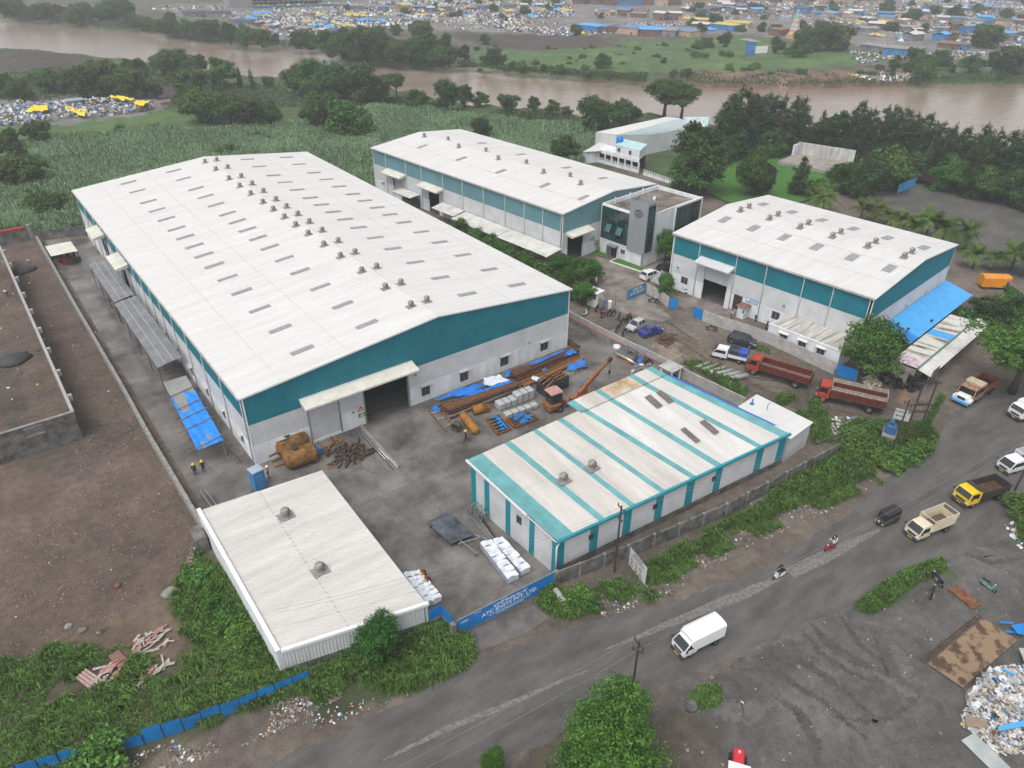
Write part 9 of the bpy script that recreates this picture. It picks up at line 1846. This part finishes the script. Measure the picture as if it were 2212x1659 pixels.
SHP = [shack_meshes(7,5,3.0,0,1), shack_meshes(10,6,3.3,0,2), shack_meshes(8.5,6.5,4.6,1,3), shack_meshes(15,7,3.8,0,4), shack_meshes(5.5,4.5,2.8,0,5)]
SHC = {}
def shack(P, rz, kind, ri, wi, label, group):
 t = thing('shack', label, 'shack', (P.x,P.y,FZ-.3), rz, group)
 for nm, mb_, mi, ms in (('wall', SHP[kind][0], wi, WLM), ('roof', SHP[kind][1], ri, SHM)):
  if (nm, kind, mi) not in SHC: SHC[(nm, kind, mi)] = mb_.mesh(nm, ms[mi])
  inst(SHC[(nm, kind, mi)], nm, t)
RN = ['sky-blue','grey tin','dark tin','white','brown','blue-grey','yellow']
def shackrow(fn, pts, n, where, group, seed, ks=(0,1,2,4), rw=(2.5,5,4,5,3,3.5,.3)):
 n = int(n*1.5) if n > 5 else n; r = random.Random(seed); q = resample([fn(x,y,FZ) for x, y in pts], n); a0 = ang(q[0], q[-1])
 for k, p in enumerate(q):
  ri = r.choices(range(7), rw)[0]; shack(p+V(r.uniform(-4,4),r.uniform(-6,6),0), a0+r.gauss(0,.25), r.choice(ks), ri, r.randrange(4), '%s from the left %s, %s-roofed shack' % (ordn(k+1), where, RN[ri]), group)
shackrow(c10, [(1560,30),(1700,28),(1900,40),(2212,30)], 9, 'in the top row, middle', 'shacks, top middle row', 1, (2,3)); shackrow(c10, [(1640,105),(1800,110),(2000,120),(2212,140)], 8, 'in the second row, middle', 'shacks, second middle row', 2); shackrow(c10, [(1600,205),(1800,215),(2000,225),(2212,245)], 7, 'in the long blue row above the green bank', 'shacks, blue row', 3, (3,), (6,1,1,1,0,4,0))
shackrow(c20, [(0,25),(400,18),(800,20),(1200,12)], 13, 'in the top row at right', 'shacks, top right row', 4, (2,3,1)); shackrow(c20, [(40,85),(260,75),(560,70)], 6, 'in the row left of the temple tower', 'shacks, left of the temple', 5); shackrow(c20, [(60,165),(200,200),(320,180)], 4, 'with sheets above the grassy bank', 'shacks, bank top', 6, (1,3), (2,1,0,3,0,1,3)); shackrow(c20, [(800,95),(1000,115),(1200,150),(1500,160)], 9, 'in the row right of the temple tower', 'shacks, right of the temple', 7); shackrow(c20, [(0,-22),(800,-20),(1500,-15),(2212,10)], 18, 'along the top edge at right', 'shacks, top edge right', 14, (2,3)); shackrow(c10, [(700,-18),(1500,-10),(2212,-15)], 14, 'along the top edge, middle', 'shacks, top edge middle', 15, (2,3)); shackrow(c10, [(0,60),(400,70),(800,75),(1400,50)], 9, 'low among the scrap heaps', 'shacks among the heaps', 16, (0,1,4)); shackrow(c20, [(1150,120),(1500,110),(1800,150),(2212,170)], 9, 'in the upper middle row at right', 'shacks, upper middle right', 17); shackrow(c00, [(1500,150),(1800,200),(2150,230)], 7, 'among the scrap heaps at upper left', 'shacks, upper left', 18, (0,4)); shackrow(c20, [(250,55),(500,110),(900,65)], 8, 'in the gap row near the temple', 'shacks, temple gap', 19); shackrow(c20, [(1130,215),(1300,190),(1500,215),(1700,205),(1900,225)], 9, 'in the middle row behind the blue shed', 'shacks, behind the blue shed', 8); shackrow(c20, [(1550,60),(1800,80),(2000,60),(2212,100)], 8, 'in the top right corner', 'shacks, top right corner', 9); shackrow(c20, [(1500,275),(1700,260),(1900,290),(2100,260),(2212,240)], 6, 'at the right edge above the bank', 'shacks, right edge', 10); shackrow(c20, [(1320,355),(1430,365)], 2, 'on the right-hand bank with bright blue walls', 'blue sheds on the bank', 11, (3,), (1,2,0,0,0,0,0)); shackrow(c20, [(1740,325),(1790,330)], 2, 'beside the blue sheds on the right-hand bank', 'sheds by the blue sheds', 12, (1,), (0,1,0,0,3,0,0)); shackrow(c00, [(1260,115),(1400,110)], 2, 'dark, by the far bank trees at left', 'dark sheds, left', 13, (3,), (0,0,1,0,0,0,0))
# dense waste between the shacks
W0_ = (46,10,16,9,13,4,1,7)
sc_ = []
for k, (fn, poly, n, s) in enumerate(((c00,[(960,60),(1500,40),(2212,30),(2212,260),(2000,290),(1800,230),(1600,140),(1200,90)],8500,1.7),(c10,[(0,20),(700,10),(1500,20),(1500,110),(1300,120),(700,180),(0,180)],13000,1.7),(c10,[(600,150),(900,120),(1500,170),(2212,150),(2212,190),(1500,240),(1100,210),(700,200)],5200,1.2),(c20,[(0,20),(1000,0),(2212,0),(2212,330),(1800,300),(1300,280),(1000,200),(500,140),(0,140)],19000,1.7),(c20,[(1080,330),(1300,300),(1700,340),(2100,330),(1900,380),(1300,400),(1150,440),(1080,380)],3200,1.1),(c20,[(1050,480),(1500,480),(1480,540),(1200,520)],700,.8),(c00,[(100,30),(450,40),(450,100),(100,90)],500,1.5))):
 p = scatter(cc(fn, poly, FZ), n, 300+k, thr=.30, ns=14.); h = vnoise(p[:,0],p[:,1],7.,5); sc_.append(bits(p, s, FZ-.2+np.random.default_rng(k).uniform(.1,2.2,len(p))*h, 320+k, W0_, .75))
scrapmesh('scrap_settlement', 'sprawling plastic waste and scrap between the far shacks', 'scrap', sc_)
r = random.Random(5)
for lb, fn, rows in (('left', c00, [(1680,85),(1740,90),(1990,140),(2050,165),(2130,175),(2180,150),(2080,100),(1620,120)]),('middle', c10, [(60,95),(150,130),(30,165),(270,135),(120,100),(650,65),(820,105),(1090,70),(1060,105),(1310,65),(1390,62),(1450,68),(540,98),(420,30),(610,42),(820,45),(1240,105)]),('right', c20, [(180,190),(260,175),(310,165),(1230,95),(1070,105),(1580,10),(1830,90),(2160,75),(2170,125),(1270,230),(1610,105),(1340,90),(1150,145),(1900,150),(2120,220),(1420,250),(650,110)])):
 for k, (x, y) in enumerate(sorted(rows)):
  P = fn(x,y,FZ+1.2); w, d = r.uniform(2,5), r.uniform(1.5,3); ye = r.random() < .5; sheet('tarpaulin', '%s %s tarpaulin from the left among the far scrap, %s part' % (ordn(k+1), 'yellow' if ye else 'blue', lb), [P+V(-w,-d,0),P+V(w,-d,-.2),P+V(w,d,.8),P+V(-w,d,1.0)], .9, m_tarpf if ye else m_skyblue, 'tarpaulin', 6, 5, k)
# landmark buildings on the far bank
P = c20(715,255,FZ); t = thing('temple_tower', 'tapering striped temple tower in cream, pink and green among trees', 'temple', (P.x,P.y,FZ-.5), .4); tc = [mat('temple_cream', (.55,.46,.35), .8, .15, 1.), mat('temple_pink', (.50,.25,.24), .8, .15, 1.), mat('temple_green', (.28,.42,.36), .8, .15, 1.)]
b = MB(); b.box(-3.2,3.2,-3.2,3.2,0,3.2); b.build('base', mat('temple_ochre', (.50,.34,.14), .8, .1, 1.), t)
for k in range(10):
 w0, w1 = 2.6*(1-k/12.5), 2.6*(1-(k+.8)/12.5); z = 3.2+1.05*k; b = MB(); b.loft([[(-w0,-w0,z),(w0,-w0,z),(w0,w0,z),(-w0,w0,z)],[(-w1,-w1,z+.85),(w1,-w1,z+.85),(w1,w1,z+.85),(-w1,w1,z+.85)],[(-w1*.9,-w1*.9,z+1.04),(w1*.9,-w1*.9,z+1.04),(w1*.9,w1*.9,z+1.04),(-w1*.9,w1*.9,z+1.04)]]); b.build('tier', tc[(0,1,0,2)[k % 4] if k < 7 else 2], t)
b = MB(); b.lathe([(.5,0),(.6,.4),(.3,.9),(.1,1.5),(.02,2.0)], (0,0,13.7), n=10); b.build('finial', tc[0], t)
P = c20(440,405,-.5); t = thing('bank_tower', 'tall blue and white sheet-walled building on concrete legs at the far bank', 'building', (P.x,P.y,-.5), -.35); b = MB(); b.box(-2.2,2.2,-2.0,2.0,0,3.5); b.build('base', m_concrete, t); b = MB(); b.box(-2.6,-.1,-2.3,2.3,3.5,9.0); b.build('blue_wall', WLM[0], t); b = MB(); b.box(-.09,6.5,-2.2,-2.0,4.2,7.2); b.build('white_screen', m_white, t); b = MB(); b.box(-3,2.6,-2.5,8,9.02,9.2); b.build('deck', SHM[1], t)
P = c20(630,230,FZ); shack(P, .2, 3, 4, 3, 'dark shed with brick-red roof beside the temple tower', None); b = MB(); b.box(P.x-7,P.x+7,P.y-3.6,P.y+3.6,FZ+3.2,FZ+3.4); tag(b.build('red_roof', mat('brick_red_tin', (.34,.08,.075), .6, .1, 1.)), 'brick-red roof sheet over the shed beside the temple tower', 'roof')
a_, z_ = c00(1640,45,FZ), c00(2100,28,FZ); t = thing('unfinished_block', 'long unfinished concrete building with open bays at the top edge', 'building', (a_.x,a_.y,FZ-.3), ang(a_,z_)); L = (z_-a_).length
for j in range(3): b = MB(); b.box(0,L,0,12,3.4*j+3.1,3.4*j+3.4); b.build('floor_slab', m_concrete, t)
for k in range(15):
 for j in range(3): b = MB(); b.box(L*k/14-.25,L*k/14+.25,.1,.6,3.4*j,3.4*j+3.1); b.build('column', m_concrete, t)
b = MB(); b.box(.5,L-.5,6,6.2,0,10); b.build('back_wall', m_dark, t)
a_ = c00(1560,55,FZ); b = MB(); b.box(a_.x-9,a_.x+7,a_.y-5,a_.y+8,FZ-.4,11); tag(b.build('block_building', mat('grey_block_wall', (.27,.265,.26), .9, .1, 1.)), 'plain grey block building beside the unfinished one at the top edge', 'building')
wallrun('site_fence', 'long green sheet fence below the unfinished building', [c00(1650,62,FZ), c00(2212,45,FZ)], 3.4, .1, mat('green_site_sheet', (.04,.16,.13), .6, .1, 1.), 'fence')
wallrun('retaining_wall', 'stone retaining wall in the far bank at right', [c20(1720,485,.3), c20(1990,480,.3)], 3.0, .6, m_stone, 'wall')
# ================================================================== the damp air
b = MB(); b.box(-640,2440,-740,2440,-5.5,56.5); hz_ = b.build('haze', bpy.data.materials.new('damp_air')); hz_['kind'] = 'stuff'
m = hz_.data.materials[0]; m.use_nodes = True; m.node_tree.nodes.clear(); pv = m.node_tree.nodes.new('ShaderNodeVolumePrincipled'); pv.inputs['Color'].default_value = (.93,.95,.97,1); pv.inputs['Density'].default_value = HAZE; pv.inputs['Anisotropy'].default_value = 0.
om = m.node_tree.nodes.new('ShaderNodeOutputMaterial'); m.node_tree.links.new(pv.outputs[0], om.inputs['Volume'])
